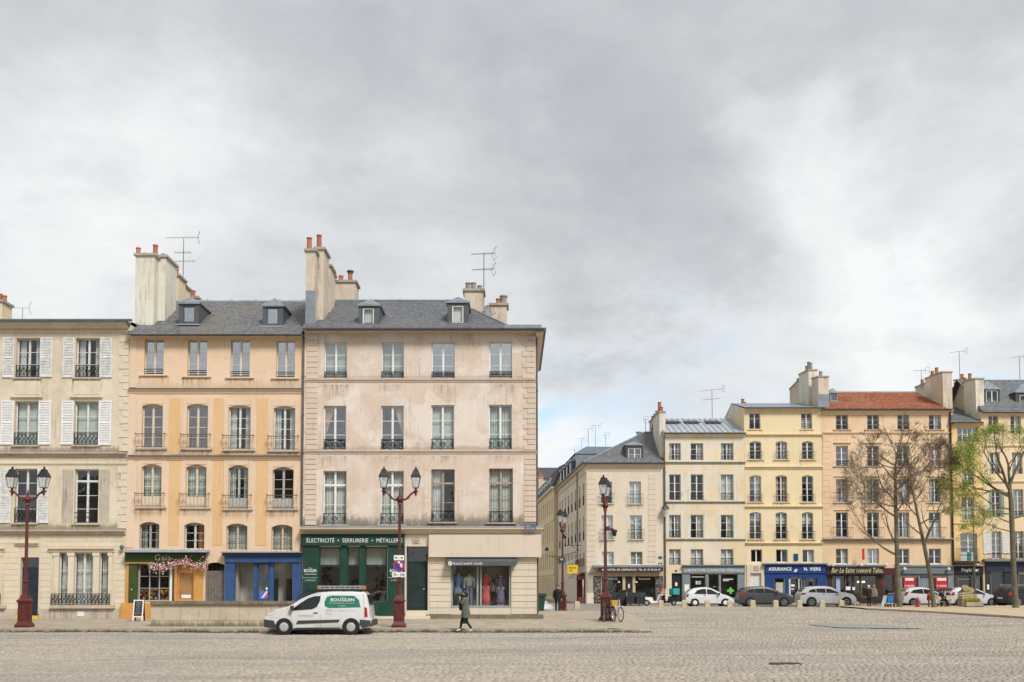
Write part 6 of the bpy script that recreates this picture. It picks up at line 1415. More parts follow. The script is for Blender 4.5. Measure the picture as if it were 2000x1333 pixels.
bx('shop_front', 1926, 1935.8, 1117.8, 1181, Y-.1, Y+.05, NAVYD, E2); bx('shop_front', 1962.2, 1989.8, 1117.8, 1181, Y-.1, Y+.05, NAVYD, E2); bx('stall_riser', 1990, 2030, 1168.2, 1181, Y-.06, Y+.05, NAVYD, E2); bx('shop_front', 2030.2, 2120, 1117.8, 1181, Y-.1, Y+.05, NAVYD, E2); flat_shop(E2, opE2)
# ================================================================== STREET FURNITURE AND VEHICLES
def lamp_post(label, x, y, z, ang, h=6.65, span=.67):
    t = thing('street_lamp', label, 'street lamp', (x, y, z), 'oxide red street lamps')
    f = Fr(x, y, ang, z); k = h/6.65
    r4 = PI/4; s2 = math.sqrt(2)
    q = MB(f); q.lathe([(.29*s2, 0), (.29*s2, .12), (.25*s2, .18), (.21*s2, .26), (.205*s2, 1.05), (.25*s2, 1.08), (.25*s2, 1.14), (.17*s2, 1.22), (.13*s2, 1.36)], (0, 0, -.02), 4, rot=r4)
    for s in (-1, 1): q.box(-.15, .15, s*.212-.01, s*.212+.01, .34, .96); q.box(s*.212-.01, s*.212+.01, -.15, .15, .34, .96)
    q.build('plinth', RED, t)
    q = MB(f); q.lathe([(.12, 1.33), (.11, 1.45), (.095, 1.86), (.14, 1.88), (.14, 1.94), (.085, 1.98), (.08, 2.1), (.074, 2.3), (.055, 5.1*k), (.10, 5.12*k), (.075, 5.2*k), (.14, 5.3*k), (.17, 5.36*k), (.12, 5.46*k), (.05, 5.5*k), (.045, 5.6*k), (.012, 5.78*k)], (0, 0, 0), 10)
    q.build('post', RED, t, auto=35)
    for s in (-1, 1):
        q = MB(f); pts = [(0.05, 5.36), (.22, 5.34), (.34, 5.42), (.44, 5.55), (.55, 5.64), (span, 5.66)]
        q.path([(s*a, 0, b*k) for a, b in pts], [.05, .048, .042, .042, .045, .05], 7)
        q.lathe([(.02, -.16), (.05, -.08), (.045, 0), (.11, .02), (.11, .05), (.05, .08), (.045, .2)], (s*span, 0, 5.66*k), 8); q.ball((s*.36, 0, 5.44*k), .06, 6)
        q.build('arm', RED, t, auto=40)
        c = (s*span, 0, 5.84*k); rr = .105; rt = .185
        q = MB(f)
        for i in range(4):
            a0 = PI/4+i*PI/2; c0, s0 = math.cos(a0), math.sin(a0)
            q.tube((c[0]+rr*s2*c0, rr*s2*s0, c[2]), (c[0]+rt*s2*c0, rt*s2*s0, c[2]+.46), .013, n=4)
        for (w_, zz_) in ((rr, 0), (rt, .46)):
            for i in range(4):
                a0, a1 = PI/4+i*PI/2, PI/4+(i+1)*PI/2; q.tube((c[0]+w_*s2*math.cos(a0), w_*s2*math.sin(a0), c[2]+zz_), (c[0]+w_*s2*math.cos(a1), w_*s2*math.sin(a1), c[2]+zz_), .015, n=4)
        lo = q.build('lantern', LANTERN, t)
        MB(f).lathe([(rr*s2*.97, .005), (rt*s2*.97, .455)], c, 4, rot=r4).build('glass', LGLASS, lo)
        MB(f).lathe([(.05, .0), (.09, .06), (.1, .26), (.05, .34)], c, 8).build('bulb_globe', FROST, lo)
        MB(f).lathe([(rt*s2*1.12, .46), (rt*s2*1.12, .49), (rt*s2*.86, .60), (.105*s2, .72), (.1*s2, .74), (.11*s2, .75), (.09*s2, .78), (.04, .80), (.06, .85), (.012, .91)], c, 4, rot=r4).build('lantern_roof', LANTERN, lo)
    return t
def on_ground(pxv, Yv, left=True): 
    x = xx(pxv, 1200, Yv); return x, Yv, (pav(x, Yv) if left else g(Yv))
x, y, z = on_ground(48.5, 42.9); lamp_post('red two-armed street lamp before the beige stone house', x, y, z, 0.0)
x2, y2, z2 = on_ground(779.5, 42.9); L2 = lamp_post('red two-armed street lamp carrying parking signs by the green shop', x2, y2, z2, 0.04)
x3, y3, z3 = on_ground(1183, 47.8); L3 = lamp_post('red street lamp with bicycles at its foot', x3, y3, z3, 1.36)
x4, y4, z4 = on_ground(1099, 67, False); lamp_post('farthest red street lamp at the mouth of the side street', x4, y4, z4, 1.30)
# signs on the second lamp
t = thing('parking_signs', 'round no-stopping sign between two white plates on the lamp post', 'sign', (x2, y2-.12, z2+1.9)); f = Fr(x2, y2-.14, 0)
zc = zz(1105.5, y2); q = MB(f); q.lathe([(.245, 0), (.245, -.012)], (0, 0, zc), 24, axis='w'); d0 = q.build('round_plate', plain('sign_red', (.55, .03, .05), .4), t)
MB(f).lathe([(.195, -.013), (.195, -.018)], (0, 0, zc), 24, axis='w').build('blue_field', plain('sign_blue', (.03, .08, .42), .4), d0)
q = MB(f)
for s in (1,): q.tube((-.14, -.02, zc+s*.14), (.14, -.02, zc-s*.14), .028, n=4)
q.build('red_slash', MATS['sign_red'], d0)
q = MB(f); q.poly([(.03, -.024, zc-.06), (.13, -.024, zc-.09), (.15, -.024, zc+.08), (.07, -.024, zc+.12)]); q.poly([(-.05, -.024, zc+.2), (.05, -.024, zc+.2), (.03, -.024, zc+.08), (-.04, -.024, zc+.1)]); q.build('pasted_sticker', SIGNW, d0)
for (p0, p1, s) in ((1085, 1095, '←      →'), (1118, 1127.5, '7h - 13h')):
    a, b = zz(p1, y2), zz(p0, y2); w_ = .215 if p0 < 1100 else .285
    o = MB(f).box(-w_, w_, -.012, 0, a, b).build('plate', SIGNW, t); txt('lettering', s, -w_*.8, w_*.8, a+.05, b-.05, -.013, BLACK, o, fr=f, bold=.02) if p0 > 1100 else None
    if p0 < 1100:
        q = MB(f); zm = (a+b)/2
        for s_ in (-1, 1): q.tube((s_*.05, -.015, zm), (s_*.15, -.015, zm), .012, n=4); q.poly([(s_*.18, -.016, zm), (s_*.11, -.016, zm+.045), (s_*.11, -.016, zm-.045)])
        q.build('arrow', BLACK, o)
MB(f).tube((0, .03, zz(1128, y2)), (0, .03, zz(1084, y2)), .02, n=6).build('clamp_bar', GUT, t)
# surveillance camera on the third lamp
t = thing('surveillance_camera', 'dark dome camera on an arm of the lamp with bicycles', 'camera', at(1190, 1035, y3)); q = MB()
a = at(1184, 1033, y3-.1); b = at(1198, 1034, y3-.1); q.tube(a, b, .04).box(a[0]-.02, a[0]+.16, y3-.2, y3, a[2]-.1, a[2]+.1); q.build('arm', RED, t)
c = at(1200, 1039, y3-.1); MB().lathe([(.02, .12), (.13, .08), (.15, 0), (.1, -.02), (.1, -.14), (.06, -.2), (.01, -.22)], c, 10).build('dome', LANTERN, t)
# street name plate on the fourth lamp
t = thing('street_sign', 'dark enamel street sign on the farthest lamp', 'sign', at(1097, 1095, y4-.15)); a, b, c, d = px(1090.5, 1103.5, 1089, 1101, y4-.15); o = MB().box(a, b, y4-.17, y4-.15, c, d).build('plate', plain('plate_dark_teal', (.04, .07, .08), .5), t); MB().tube((x4, y4-.1, c), (x4, y4-.1, d), .03).build('clamp', IRON, t); txt('lettering', 'RUE', a+.12, b-.12, c+.22, d-.08, y4-.172, SIGNW, o, bold=.02)

# ---------------------------------------------------------------- cars
TYRE = plain('tyre_rubber', (.016, .016, .017), .8, 0, .2); RIM = plain('alloy_rim', (.42, .43, .44), .35, .5, .1); CGL = plain('car_glass', (.012, .014, .015), .06, 0, .1, 2, .55); TAIL = plain('tail_light_red', (.42, .015, .02), .25); HEADL = plain('headlight', (.62, .64, .66), .2); TRIM = plain('grey_plastic_trim', (.055, .055, .06), .6)
CARIN = plain('car_interior', (.02, .02, .021), .8); PLATE = plain('number_plate', (.7, .7, .66), .4)
def interp(pts, u):
    if u <= pts[0][0]: return pts[0][1]
    for (a, b), (c, d) in zip(pts, pts[1:]):
        if u <= c: return b+(d-b)*(u-a)/(c-a) if c > a else d
    return pts[-1][1]
class Car:
    def __init__(s, name, label, cat, loc, ang, L, Wd, top, bot, belt, paint, wheels, wr=.31, rim=None, roofw=.80, group=None, doors=(), hub=False, trim=True, sc=1.0):
        s.t = thing(name, label, cat, loc, group); s.f = Fr(loc[0], loc[1], ang, loc[2], sc); s.top = sorted(top); s.bot = sorted(bot); s.belt = belt; s.L, s.W, s.rw = L, Wd, roofw
        s.H = max(p[1] for p in top)
        n = 46; q = MB(s.f); ring = []
        uu = [-L/2+L*(.5-.5*math.cos(PI*i/n)) for i in range(n+1)]
        for u in uu:
            zt, zb = interp(s.top, u), interp(s.bot, u); sec = []
            for t_ in (0, .06, .2, .36, .52, .68, .84, .95): zv = zb+(zt-zb)*t_; sec.append((s.hw(zv, u)*(.93 if t_ == 0 else 1), zv))
            e = s.hw(zt, u); sec += [(e*.93, zt-(zt-zb)*.012), (e*.7, zt+.008), (e*.35, zt+.016)]
            ring.append([(u, w_, zv) for (w_, zv) in sec]+[(u, 0, zt+.018)]+[(u, -w_, zv) for (w_, zv) in reversed(sec)])
        m = len(ring[0]); vs = [p for r in ring for p in r]
        fs = [(j*m+i, (j+1)*m+i, (j+1)*m+(i+1) % m, j*m+(i+1) % m) for j in range(n) for i in range(m)]
        q.add(vs, fs+[tuple(range(m)), tuple(range(n*m+m-1, n*m-1, -1))])
        s.body = q.build('body', paint, s.t, auto=32)
        rim = rim or RIM
        MB(s.f).box(-L/2+.25, L/2-.25, -Wd*.44, Wd*.44, .13, min(z for _, z in bot)-.004).build('underbody_shade_plate', BLACK, s.t)  # black plate added under the car to cut bounce and deepen its shade
        for (u, w_) in [(wu, sd) for wu in wheels for sd in (-1, 1)]:
            hw = max(s.hw(wr*(.3+.15*k_), u+du) for k_ in range(14) for du in (-wr, 0, wr))+.004; y0 = w_*(hw-.2); y1 = w_*(hw+.012)
            MB(s.f).lathe([(wr*1.17, w_*(hw-.25)), (wr*1.17, w_*(hw+.004)), (wr*1.0, w_*(hw+.006))], (u, 0, wr+.01), 24, axis='w').build('wheel_arch', BLACK, s.t)
            wo = MB(s.f).lathe([(wr*.3, y0), (wr*.95, y0), (wr, y0+w_*.03), (wr, y1-w_*.03), (wr*.95, y1), (wr*.64, y1+w_*.004)], (u, 0, wr), 24, axis='w').build('wheel', TYRE, s.t, auto=40)
            q = MB(s.f)
            if hub: q.lathe([(wr*.62, y1+w_*.002), (wr*.58, y1+w_*.016), (wr*.4, y1+w_*.03), (wr*.15, y1+w_*.036)], (u, 0, wr), 20, axis='w')
            else:
                q.lathe([(wr*.66, y1+w_*.002), (wr*.66, y1+w_*.012), (wr*.58, y1+w_*.010), (wr*.58, y1+w_*.006)], (u, 0, wr), 20, axis='w', cap=False)
                for k in range(5):
                    a_ = 2*PI*k/5+.3
                    for da in (-.16, .16): q.tube((u+wr*.08*math.cos(a_), y1+w_*.014, wr+wr*.08*math.sin(a_)), (u+wr*.6*math.cos(a_+da), y1+w_*.014, wr+wr*.6*math.sin(a_+da)), wr*.05, n=4)
            q.build('rim', rim, wo)
    def hw(s, zv, u):
        p = 1-.13*(abs(u)/(s.L/2))**5; h = s.W/2
        if zv <= s.belt: k = .955+.045*min(1, max(0, (zv-.15)/.4)); k -= .012*max(0, (zv-.6)/.4)
        else: k = .988-(.988-s.rw)*min(1, (zv-s.belt)/(s.H-s.belt))**1.15
        return h*p*k
    def patch(s, name, pts, m, off=.018, parent=None, sides=(-1, 1)):
        for sd in sides:
            q = MB(s.f)
            c = (sum(p[0] for p in pts)/len(pts), sum(p[1] for p in pts)/len(pts))
            P = []
            for i in range(len(pts)):                    # subdivide so that the patch hugs the body
                a, b = pts[i], pts[(i+1) % len(pts)]
                for k in range(3): P.append((a[0]+(b[0]-a[0])*k/3, a[1]+(b[1]-a[1])*k/3))
            def v(p, o): return (p[0], sd*(s.hw(p[1], p[0])+o), p[1])
            n = len(P); mid_ = [(c[0]+(p[0]-c[0])*.5, c[1]+(p[1]-c[1])*.5) for p in P]
            vs = [v(p, off) for p in P]+[v(p, off) for p in mid_]+[v(c, off)]+[v(p, -.01) for p in P]
            fs = []
            for i in range(n):
                j = (i+1) % n; fs += [(i, j, n+j, n+i), (n+i, n+j, 2*n), (2*n+1+i, 2*n+1+j, j, i)]
            q.add(vs, fs); q.build(name, m, parent or s.t, auto=30)
    def strip(s, name, ua, ub, m, wf=.84, off=.012, n=8):
        q = MB(s.f); vs = []
        for i in range(n+1):
            u = ua+(ub-ua)*i/n; zt = interp(s.top, u)+.018; e = s.hw(zt-.02, u)*wf
            vs += [(u, -e, zt+off-.012), (u, 0, zt+off), (u, e, zt+off-.012)]
        q.add(vs, [(i*3+k, i*3+k+1, i*3+k+4, i*3+k+3) for i in range(n) for k in range(2)]); q.build(name, m, s.t, smooth=True)
    def line(s, pts, r=.006, m=None):
        for sd in (-1, 1):
            q = MB(s.f); q.path([(u, sd*(s.hw(zv, u)+.002), zv) for u, zv in pts], r, 4); q.build('panel_gap', m or BLACK, s.t)
    def handle(s, u, zv, Lh=.16, m=None):
        for sd in (-1, 1): q = MB(s.f); q.box(u-Lh/2, u+Lh/2, sd*s.hw(zv, u)-.01, sd*(s.hw(zv, u)+.03), zv-.015, zv+.02); q.build('door_handle', m or TRIM, s.t)
    def mirror(s, u, zv, m=None):
        for sd in (-1, 1): e = s.hw(zv, u); q = MB(s.f); q.box(u-.05, u+.06, min(sd*e, sd*(e+.22)), max(sd*e, sd*(e+.22)), zv-.02, zv+.14); q.build('wing_mirror', m or TRIM, s.t)
    def endplate(s, name, u, w0, z0, z1, m, th=.03):
        q = MB(s.f); q.box(u-th/2, u+th/2, -w0, w0, z0, z1); q.build(name, m, s.t)
# white van
VANP = metalglossy('van_white', (.68, .68, .66), .22, .8)
yv = 40.55; xv = xx(628, 1230, yv)
top = [(2.19, .50), (2.175, .66), (2.10, .80), (2.0, .87), (1.73, 1.01), (1.42, 1.09), (1.2, 1.14), (1.0, 1.27), (.77, 1.42), (.435, 1.59), (.2, 1.665), (0, 1.70), (-.4, 1.735), (-.9, 1.745), (-1.5, 1.735), (-1.8, 1.72), (-1.92, 1.67), (-1.99, 1.5), (-2.06, 1.24), (-2.11, .75), (-2.17, .6), (-2.19, .42)]
bot = [(-2.19, .40), (-2.1, .27), (-1.8, .2), (1.8, .19), (2.05, .22), (2.15, .3), (2.19, .45)]
van = Car('delivery_van', 'white delivery van with green lettered side panel and roof ladder', 'van', (xv, yv, 0.005), PI, 4.38, 1.80, top, bot, 1.0, VANP, (1.36, -1.36), .30, hub=True, rim=plain('hubcap', (.45, .44, .41), .45, .2, .1), roofw=.84, sc=.95)
van.patch('side_window', [(1.1, .965), (.74, 1.25), (.40, 1.47), (.16, 1.545), (-.09, 1.56), (-.085, 1.36), (.03, 1.13), (.22, 1.03)], CGL, .022)
van.strip('windscreen', 1.14, .16, CGL, .88); van.strip('rear_window', -1.955, -2.07, CGL, .8)
VG = plain('van_panel_green', (.012, .17, .115), .4, 0, .05)
gp = [(-.27, 1.32), (-.36, 1.53), (-.58, 1.575), (-1.46, 1.565), (-1.66, 1.40), (-1.74, 1.10), (-.46, 1.075), (-.29, 1.15)]
van.patch('green_panel', gp, VG, .014)
van.patch('side_moulding', [(.88, .42), (.80, .56), (-.91, .60), (-.85, .49)], TRIM, .022)
van.patch('bumper_end', [(2.17, .3), (2.185, .60), (1.80, .56), (1.70, .35), (1.75, .22)], TRIM, .012); van.patch('bumper_end', [(-2.17, .36), (-2.14, .56), (-1.72, .60), (-1.70, .40), (-1.85, .24)], TRIM, .012)
van.endplate('front_bumper', 2.14, .78, .28, .62, TRIM, .14); van.endplate('rear_bumper', -2.16, .78, .34, .58, TRIM, .14)
van.patch('headlight', [(2.10, .78), (1.98, .87), (1.72, .98), (1.70, .86), (1.84, .77)], HEADL, .012); van.patch('tail_light', [(-1.90, 1.10), (-1.99, 1.08), (-2.03, .70), (-1.91, .70)], TAIL, .014)
van.line([(-.10, 1.6), (-.1, .75), (-.12, .30)]); van.line([(-.10, 1.66), (.42, 1.56), (1.16, 1.0), (1.05, .6), (.95, .3)], .005); van.line([(1.2, 1.05), (1.9, .93)], .004)
van.line([(-.55, 1.0), (-.35, 1.0), (-.35, .82), (-.55, .82), (-.55, 1.0)], .004); van.line([(-1.82, 1.66), (-1.88, 1.1), (-1.90, .62)], .006); van.line([(-.12, .24), (.9, .24)], .008); van.line([(1.95, .66), (1.55, .68)], .005)
van.patch('indicator', [(1.12, .80), (1.20, .80), (1.20, .84), (1.12, .84)], YELLOW, .012); van.patch('sill_guard', [(.9, .2), (.9, .27), (-.9, .27), (-.9, .2)], TRIM, .006)
van.handle(.08, .87); van.mirror(1.02, 1.02); van.endplate('number_plate', -2.235, .26, .62, .73, PLATE, .02)
van.line([(.95, .21), (-.95, .21)], .02, TRIM)
vf = Fr(xv, yv, 0, .005, .95)
def vy(u, zv): return -van.hw(zv, -u)-.018
def vt(s, u0, u1, z0, z1, m, **k): txt('lettering', s, u0, u1, z0, z1, min(vy(u0, z1), vy(u1, z1), vy(u0, z0), vy(u1, z0))-.004, m, van.body, fr=vf, **k)
vt('BOUGUIN', .52, 1.48, 1.345, 1.465, SIGNW, bold=.025); vt('Maison', .86, 1.12, 1.495, 1.525, SIGNW); vt('Électricité générale & Serrurerie', .47, 1.49, 1.235, 1.29, SIGNW); vt('Versailles', .82, 1.14, 1.14, 1.18, SIGNW)
vt('ÉLECTRICITÉ · SERRURERIE · MÉTALLERIE', .38, 1.58, .955, .985, TRIM); vt('01 39 50 02 54', -.78, -.19, .73, .79, TRIM)
MB(vf).box(.5, 1.5, vy(1, 1.32)-.006, vy(1, 1.32), 1.32, 1.326).build('lettering_rule', SIGNW, van.body)
q = MB(van.f)
for sd in (-.62, .62):
    q.tube((.45, sd, 1.80), (-1.75, sd, 1.80), .025, n=6)
    for u in (.45, -.3, -1.0, -1.7): q.tube((u, sd, 1.69), (u, sd, 1.80), .022, n=5)
for u in (.4, -.3, -1.0, -1.68): q.tube((u, -.62, 1.81), (u, .62, 1.81), .025, n=6)
q.path([(.95, .55, 1.42), (.7, .6, 1.62), (.45, .62, 1.80)], .02, 5); q.path([(.95, -.55, 1.42), (.7, -.6, 1.62), (.45, -.62, 1.80)], .02, 5); q.build('roof_rack', BLACK, van.t)
ld = thing('ladder', 'aluminium ladder with orange ends lying on the van roof rack', 'ladder', van.f.p((-.6, .4, 1.84))); q = MB(van.f)
for sd in (.18, .56):
    for dz in (0, .09): q.box(-1.78, .0, sd, sd+.03, 1.84+dz, 1.885+dz)
for k in range(8): u = -1.65+k*.21; q.tube((u, .18, 1.91), (u, .58, 1.91), .016, n=5)
q.build('rails_and_rungs', plain('aluminium', (.55, .56, .57), .35, .6, .08), ld)
q = MB(van.f)
for sd in (.175, .555):
    for u in (-1.86, 0.0): q.box(u, u+.08, sd, sd+.04, 1.835, 1.98)
q.build('end_caps', plain('orange_plastic', (.55, .16, .04), .5), ld)
# parked cars along the far side
def side_car(label, cat, pc, Yc, L, Wd, top, belt, paint, wheels, wr, wins_, flip=False, roofw=.78, tail=None, head=None, name='parked_car', ang=0.0, rim=None, hub=False, clad=None, split=None):
    x = xx(pc, 1180, Yc); bot = [(-L/2, .42), (-L/2+.08, .26), (-L/2+.4, .19), (L/2-.4, .19), (L/2-.08, .26), (L/2, .40)]
    c = Car(name, label, cat, (x, Yc, g(Yc)), ang+(PI if flip else 0), L, Wd, top, bot, belt, paint, wheels, wr, rim, roofw, 'cars parked along the far side of the square', hub=hub)
    for wpts in wins_: c.patch('side_window', wpts, CGL, .024)
    if tail: c.patch('tail_light', tail, TAIL, .014)
    if head: c.patch('headlight', head, HEADL, .014)
    if clad: c.patch('sill_cladding', clad, TRIM, .012)
    c.endplate('rear_bumper', -L/2+.02, Wd*.42, .28, .48, paint if not clad else TRIM, .08); c.endplate('front_bumper', L/2-.02, Wd*.42, .26, .46, paint if not clad else TRIM, .08)
    return c
YC = 82.5
CW = metalglossy('car_white', (.70, .71, .72), .3, .6); CG = metalglossy('car_graphite', (.060, .062, .07), .3, .4); CS = metalglossy('car_silver_white', (.60, .62, .65), .3, .6); CK = metalglossy('car_black', (.010, .010, .012), .35, .15); CL = metalglossy('car_lilac_white', (.60, .60, .68), .3, .6)
top = [(-1.92, .40), (-1.90, .72), (-1.84, .95), (-1.70, 1.16), (-1.45, 1.34), (-1.1, 1.44), (-.6, 1.51), (-.2, 1.50), (.2, 1.42), (.6, 1.22), (1.02, .97), (1.4, .87), (1.67, .76), (1.85, .62), (1.92, .42)]
c = side_car('small white hatchback with rounded roof outside the laboratory', 'car', 1383, YC, 3.85, 1.67, top, .95, CW, (-1.2, 1.22), .29,
    [[(-1.25, 1.0), (-1.0, 1.28), (-.65, 1.38), (-.3, 1.40), (-.28, .98)], [(-.22, .98), (-.22, 1.39), (.15, 1.33), (.55, 1.10), (.72, .96)]], hub=True, rim=CW, tail=[(-1.87, .75), (-1.80, .98), (-1.66, 1.0), (-1.72, .74)], head=[(1.6, .66), (1.45, .80), (1.75, .70), (1.80, .62)])
c.strip('windscreen', .98, .22, CGL); c.strip('rear_window', -1.72, -1.30, CGL, .8); c.line([(-.25, 1.42), (-.25, .35)]); c.line([(-1.5, .58), (1.5, .58)], .02, TRIM); c.handle(-.42, .86); c.handle(.5, .84); c.mirror(.7, .92)
suv = [(-2.21, .46), (-2.19, .80), (-2.12, 1.05), (-1.95, 1.30), (-1.72, 1.46), (-1.3, 1.56), (-.6, 1.60), (-.1, 1.59), (.3, 1.52), (.75, 1.30), (1.05, 1.12), (1.5, 1.06), (1.9, .96), (2.12, .80), (2.19, .62), (2.21, .45)]
sw = [[(-1.62, 1.13), (-1.42, 1.33), (-1.05, 1.41), (-1.0, 1.12)], [(-.94, 1.12), (-.98, 1.41), (-.25, 1.43), (-.22, 1.09)], [(-.16, 1.09), (-.18, 1.43), (.15, 1.39), (.62, 1.20), (.80, 1.06)]]
c = side_car('dark grey crossover parked before the blue insurance office', 'car', 1493, YC, 4.42, 1.82, suv, 1.08, CG, (-1.33, 1.36), .34, sw, tail=[(-2.16, .88), (-2.10, 1.05), (-1.78, 1.06), (-1.80, .90)], head=[(1.75, .88), (1.6, .96), (2.02, .86), (2.1, .76)], clad=[(-1.85, .30), (-1.8, .42), (1.8, .40), (1.9, .28)])
c.strip('windscreen', 1.02, .34, CGL); c.strip('rear_window', -2.08, -1.78, CGL, .8); c.line([(-.2, 1.5), (-.2, .4)]); c.handle(-.4, .96); c.handle(.6, .94); c.mirror(.78, 1.04, CG); c.strip('rear_spoiler', -1.95, -1.7, BLACK, .7, .02)
c = side_car('large silver white crossover with dark alloy wheels beside the tobacco bar', 'car', 1612, YC, 4.5, 1.84, [(u*1.018, z*1.01) for u, z in suv], 1.09, CS, (-1.36, 1.40), .35, sw, tail=[(-2.2, .92), (-2.1, 1.06), (-1.72, 1.07), (-1.95, .92)], head=[(1.75, .90), (1.6, .97), (2.02, .88), (2.12, .78)])
c.strip('windscreen', 1.02, .34, CGL); c.strip('rear_window', -2.1, -1.80, CGL, .8); c.line([(-.2, 1.5), (-.2, .4)]); c.handle(-.4, .96); c.handle(.6, .94); c.mirror(.78, 1.04, CS)
hb = [(-1.95, .42), (-1.93, .80), (-1.86, 1.05), (-1.72, 1.30), (-1.4, 1.46), (-.8, 1.53), (-.3, 1.51), (.2, 1.40), (.65, 1.17), (1.05, .98), (1.5, .88), (1.78, .74), (1.92, .56), (1.95, .42)]
hw_ = [[(-1.45, 1.08), (-1.15, 1.32), (-.45, 1.40), (-.40, 1.02)], [(-.34, 1.02), (-.38, 1.40), (.1, 1.33), (.6, 1.08), (.78, .97)]]
c = side_car('white hatchback with high red tail light behind the leaning bare tree', 'car', 1806, YC, 3.95, 1.7, hb, 1.0, CW, (-1.22, 1.25), .31, hw_, tail=[(-1.92, .86), (-1.80, 1.14), (-1.50, 1.20), (-1.62, 1.02), (-1.75, .86)], head=[(1.5, .74), (1.4, .82), (1.72, .74), (1.8, .62)])
c.strip('windscreen', 1.0, .22, CGL); c.strip('rear_window', -1.80, -1.45, CGL, .8); c.mirror(.7, .94, CW)
c = side_car('lilac white hatchback half hidden by the stacked pallets', 'car', 1897, YC+.3, 4.05, 1.74, [(u*1.04, z*.99) for u, z in hb], 1.0, CL, (-1.26, 1.28), .31, hw_, tail=[(-1.96, .86), (-1.84, 1.12), (-1.62, 1.12), (-1.72, .86)], head=[(1.5, .74), (1.4, .82), (1.76, .74), (1.86, .62)])
c.strip('windscreen', 1.0, .22, CGL); c.strip('rear_window', -1.84, -1.5, CGL, .8); c.mirror(.7, .94, CL)
c = side_car('black crossover with silver roof rails at the right edge', 'car', 1999, YC-.6, 4.5, 1.86, [(u*1.018, z*1.03) for u, z in suv], 1.1, CK, (-1.36, 1.4), .36, sw, tail=[(-2.2, .92), (-2.14, 1.12), (-1.72, 1.14), (-1.85, .94)], ang=.30)
c.strip('windscreen', 1.02, .34, CGL); c.strip('rear_window', -2.1, -1.80, CGL, .8); c.endplate('number_plate', -2.28, .26, .62, .74, PLATE, .02)
q = MB(c.f)
for sd in (-.66, .66): q.tube((-1.6, sd, 1.70), (.2, sd, 1.70), .022, n=5); q.tube((-1.6, sd, 1.6), (-1.6, sd, 1.7), .02, n=5); q.tube((.2, sd, 1.58), (.2, sd, 1.7), .02, n=5)
q.build('roof_rails', RIM, c.t)

# ---------------------------------------------------------------- stone bollards before the parked cars
BOLL = plaster('bollard_stone', (.50, .42, .28), (.56, .48, .34), (.26, .2, .12), .7, .6, 2.5)
for i, (p, lb) in enumerate(((1291, 'nearest the delivery scooter'), (1336.5, 'at the tail of the small white hatchback'), (1381.5, 'under the door of the small white hatchback'), (1425.5, 'at the nose of the small white hatchback'), (1470, 'at the rear wheel of the dark grey crossover'), (1515, 'below the front door of the dark grey crossover'), (1561, 'between the dark grey and silver crossovers'), (1606, 'below the middle of the silver white crossover'), (1643.5, 'at the front wheel of the silver white crossover'))):
    Yb_ = 79.5; x = xx(p, 1185, Yb_); z = g(Yb_); q = MB(Fr(x, Yb_, RN.uniform(-.1, .1), z))
    q.lathe([(.26, -.05), (.26, .42), (.22, .52), (.12, .55)], (0, 0, 0), 4, rot=PI/4); q.lathe([(.30, -.04), (.30, .06), (.27, .08)], (0, 0, 0), 4, rot=PI/4)
    q.build('stone_bollard', BOLL, None, label='squat stone bollard '+lb, cat='bollard', group='stone bollards before the parked cars')
for p, Yb_, lb in ((1127, 75, 'in front of the red street-side shop'), (1064, 76, 'beside the white rubbish bags')):
    x = xx(p, 1185, Yb_); q = MB(Fr(x, Yb_, .1, g(Yb_))); q.lathe([(.26, -.05), (.26, .42), (.22, .52), (.12, .55)], (0, 0, 0), 4, rot=PI/4); q.build('stone_bollard', BOLL, None, label='squat stone bollard '+lb, cat='bollard', group='stone bollards at the side street')
# ---------------------------------------------------------------- bicycles at the third lamp
def bicycle(label, x, y, z, ang, m, basket=None, rimm=None):
    t = thing('bicycle', label, 'bicycle', (x, y, z), 'bicycles leaning at the lamp post'); f = Fr(x, y, ang, z); rimm = rimm or RIM
    for u in (-.52, .52):
        wo = MB(f).ring((u, 0, .34), .325, .02, 20, 'w', k=6).build('wheel', TYRE, t); q = MB(f).ring((u, 0, .34), .30, .012, 20, 'w')
        for k in range(10): a = 2*PI*k/10; q.tube((u, 0, .34), (u+.3*math.cos(a), 0, .34+.3*math.sin(a)), .004, n=3)
        q.build('rim', rimm, wo)
    q = MB(f); S_, Hd, BB = (-.18, 0, .82), (.36, 0, .86), (-.05, 0, .3)
    for a, b, r in ((BB, S_, .018), (BB, Hd, .02), (S_, (.35, 0, .78), .017), (BB, (-.52, 0, .34), .014), (S_, (-.52, 0, .34), .012), (Hd, (.52, 0, .34), .016), (S_, (-.2, 0, .96), .014), (Hd, (.33, 0, 1.02), .016)): q.tube(a, b, r, n=6)
    q.build('frame', m, t); q = MB(f); q.path([(.28, -.28, 1.04), (.36, -.12, 1.05), (.36, .12, 1.05), (.28, .28, 1.04)], .013, 5); q.build('handlebar', BLACK, t)
    MB(f).ball((-.22, 0, .98), .11, 6, sc=(1.2, .75, .35)).build('saddle', BLACK, t); MB(f).ring((-.05, 0, .3), .09, .012, 10).tube((-.05, -.08, .3), (-.05, .08, .3), .014).build('crankset', GUT, t)
    if basket: MB(f).lathe([(.14, .0), (.21, .26), (.19, .26), (.13, .02)], (.58, 0, .72), 4, rot=PI/4).build('basket', basket, t)
    return t
bicycle('white bicycle facing outward beside the red lamp', x3+.42, y3-.75, pav(x3+.42, y3-.75), -1.28, SIGNW, rimm=plain('red_rim', (.35, .12, .1), .5))
bicycle('black bicycle with yellow crate at the foot of the red lamp', x3+.16, y3-.85, pav(x3+.16, y3-.85), -1.4, BLACK, plain('yellow_crate', (.62, .38, .05), .6))
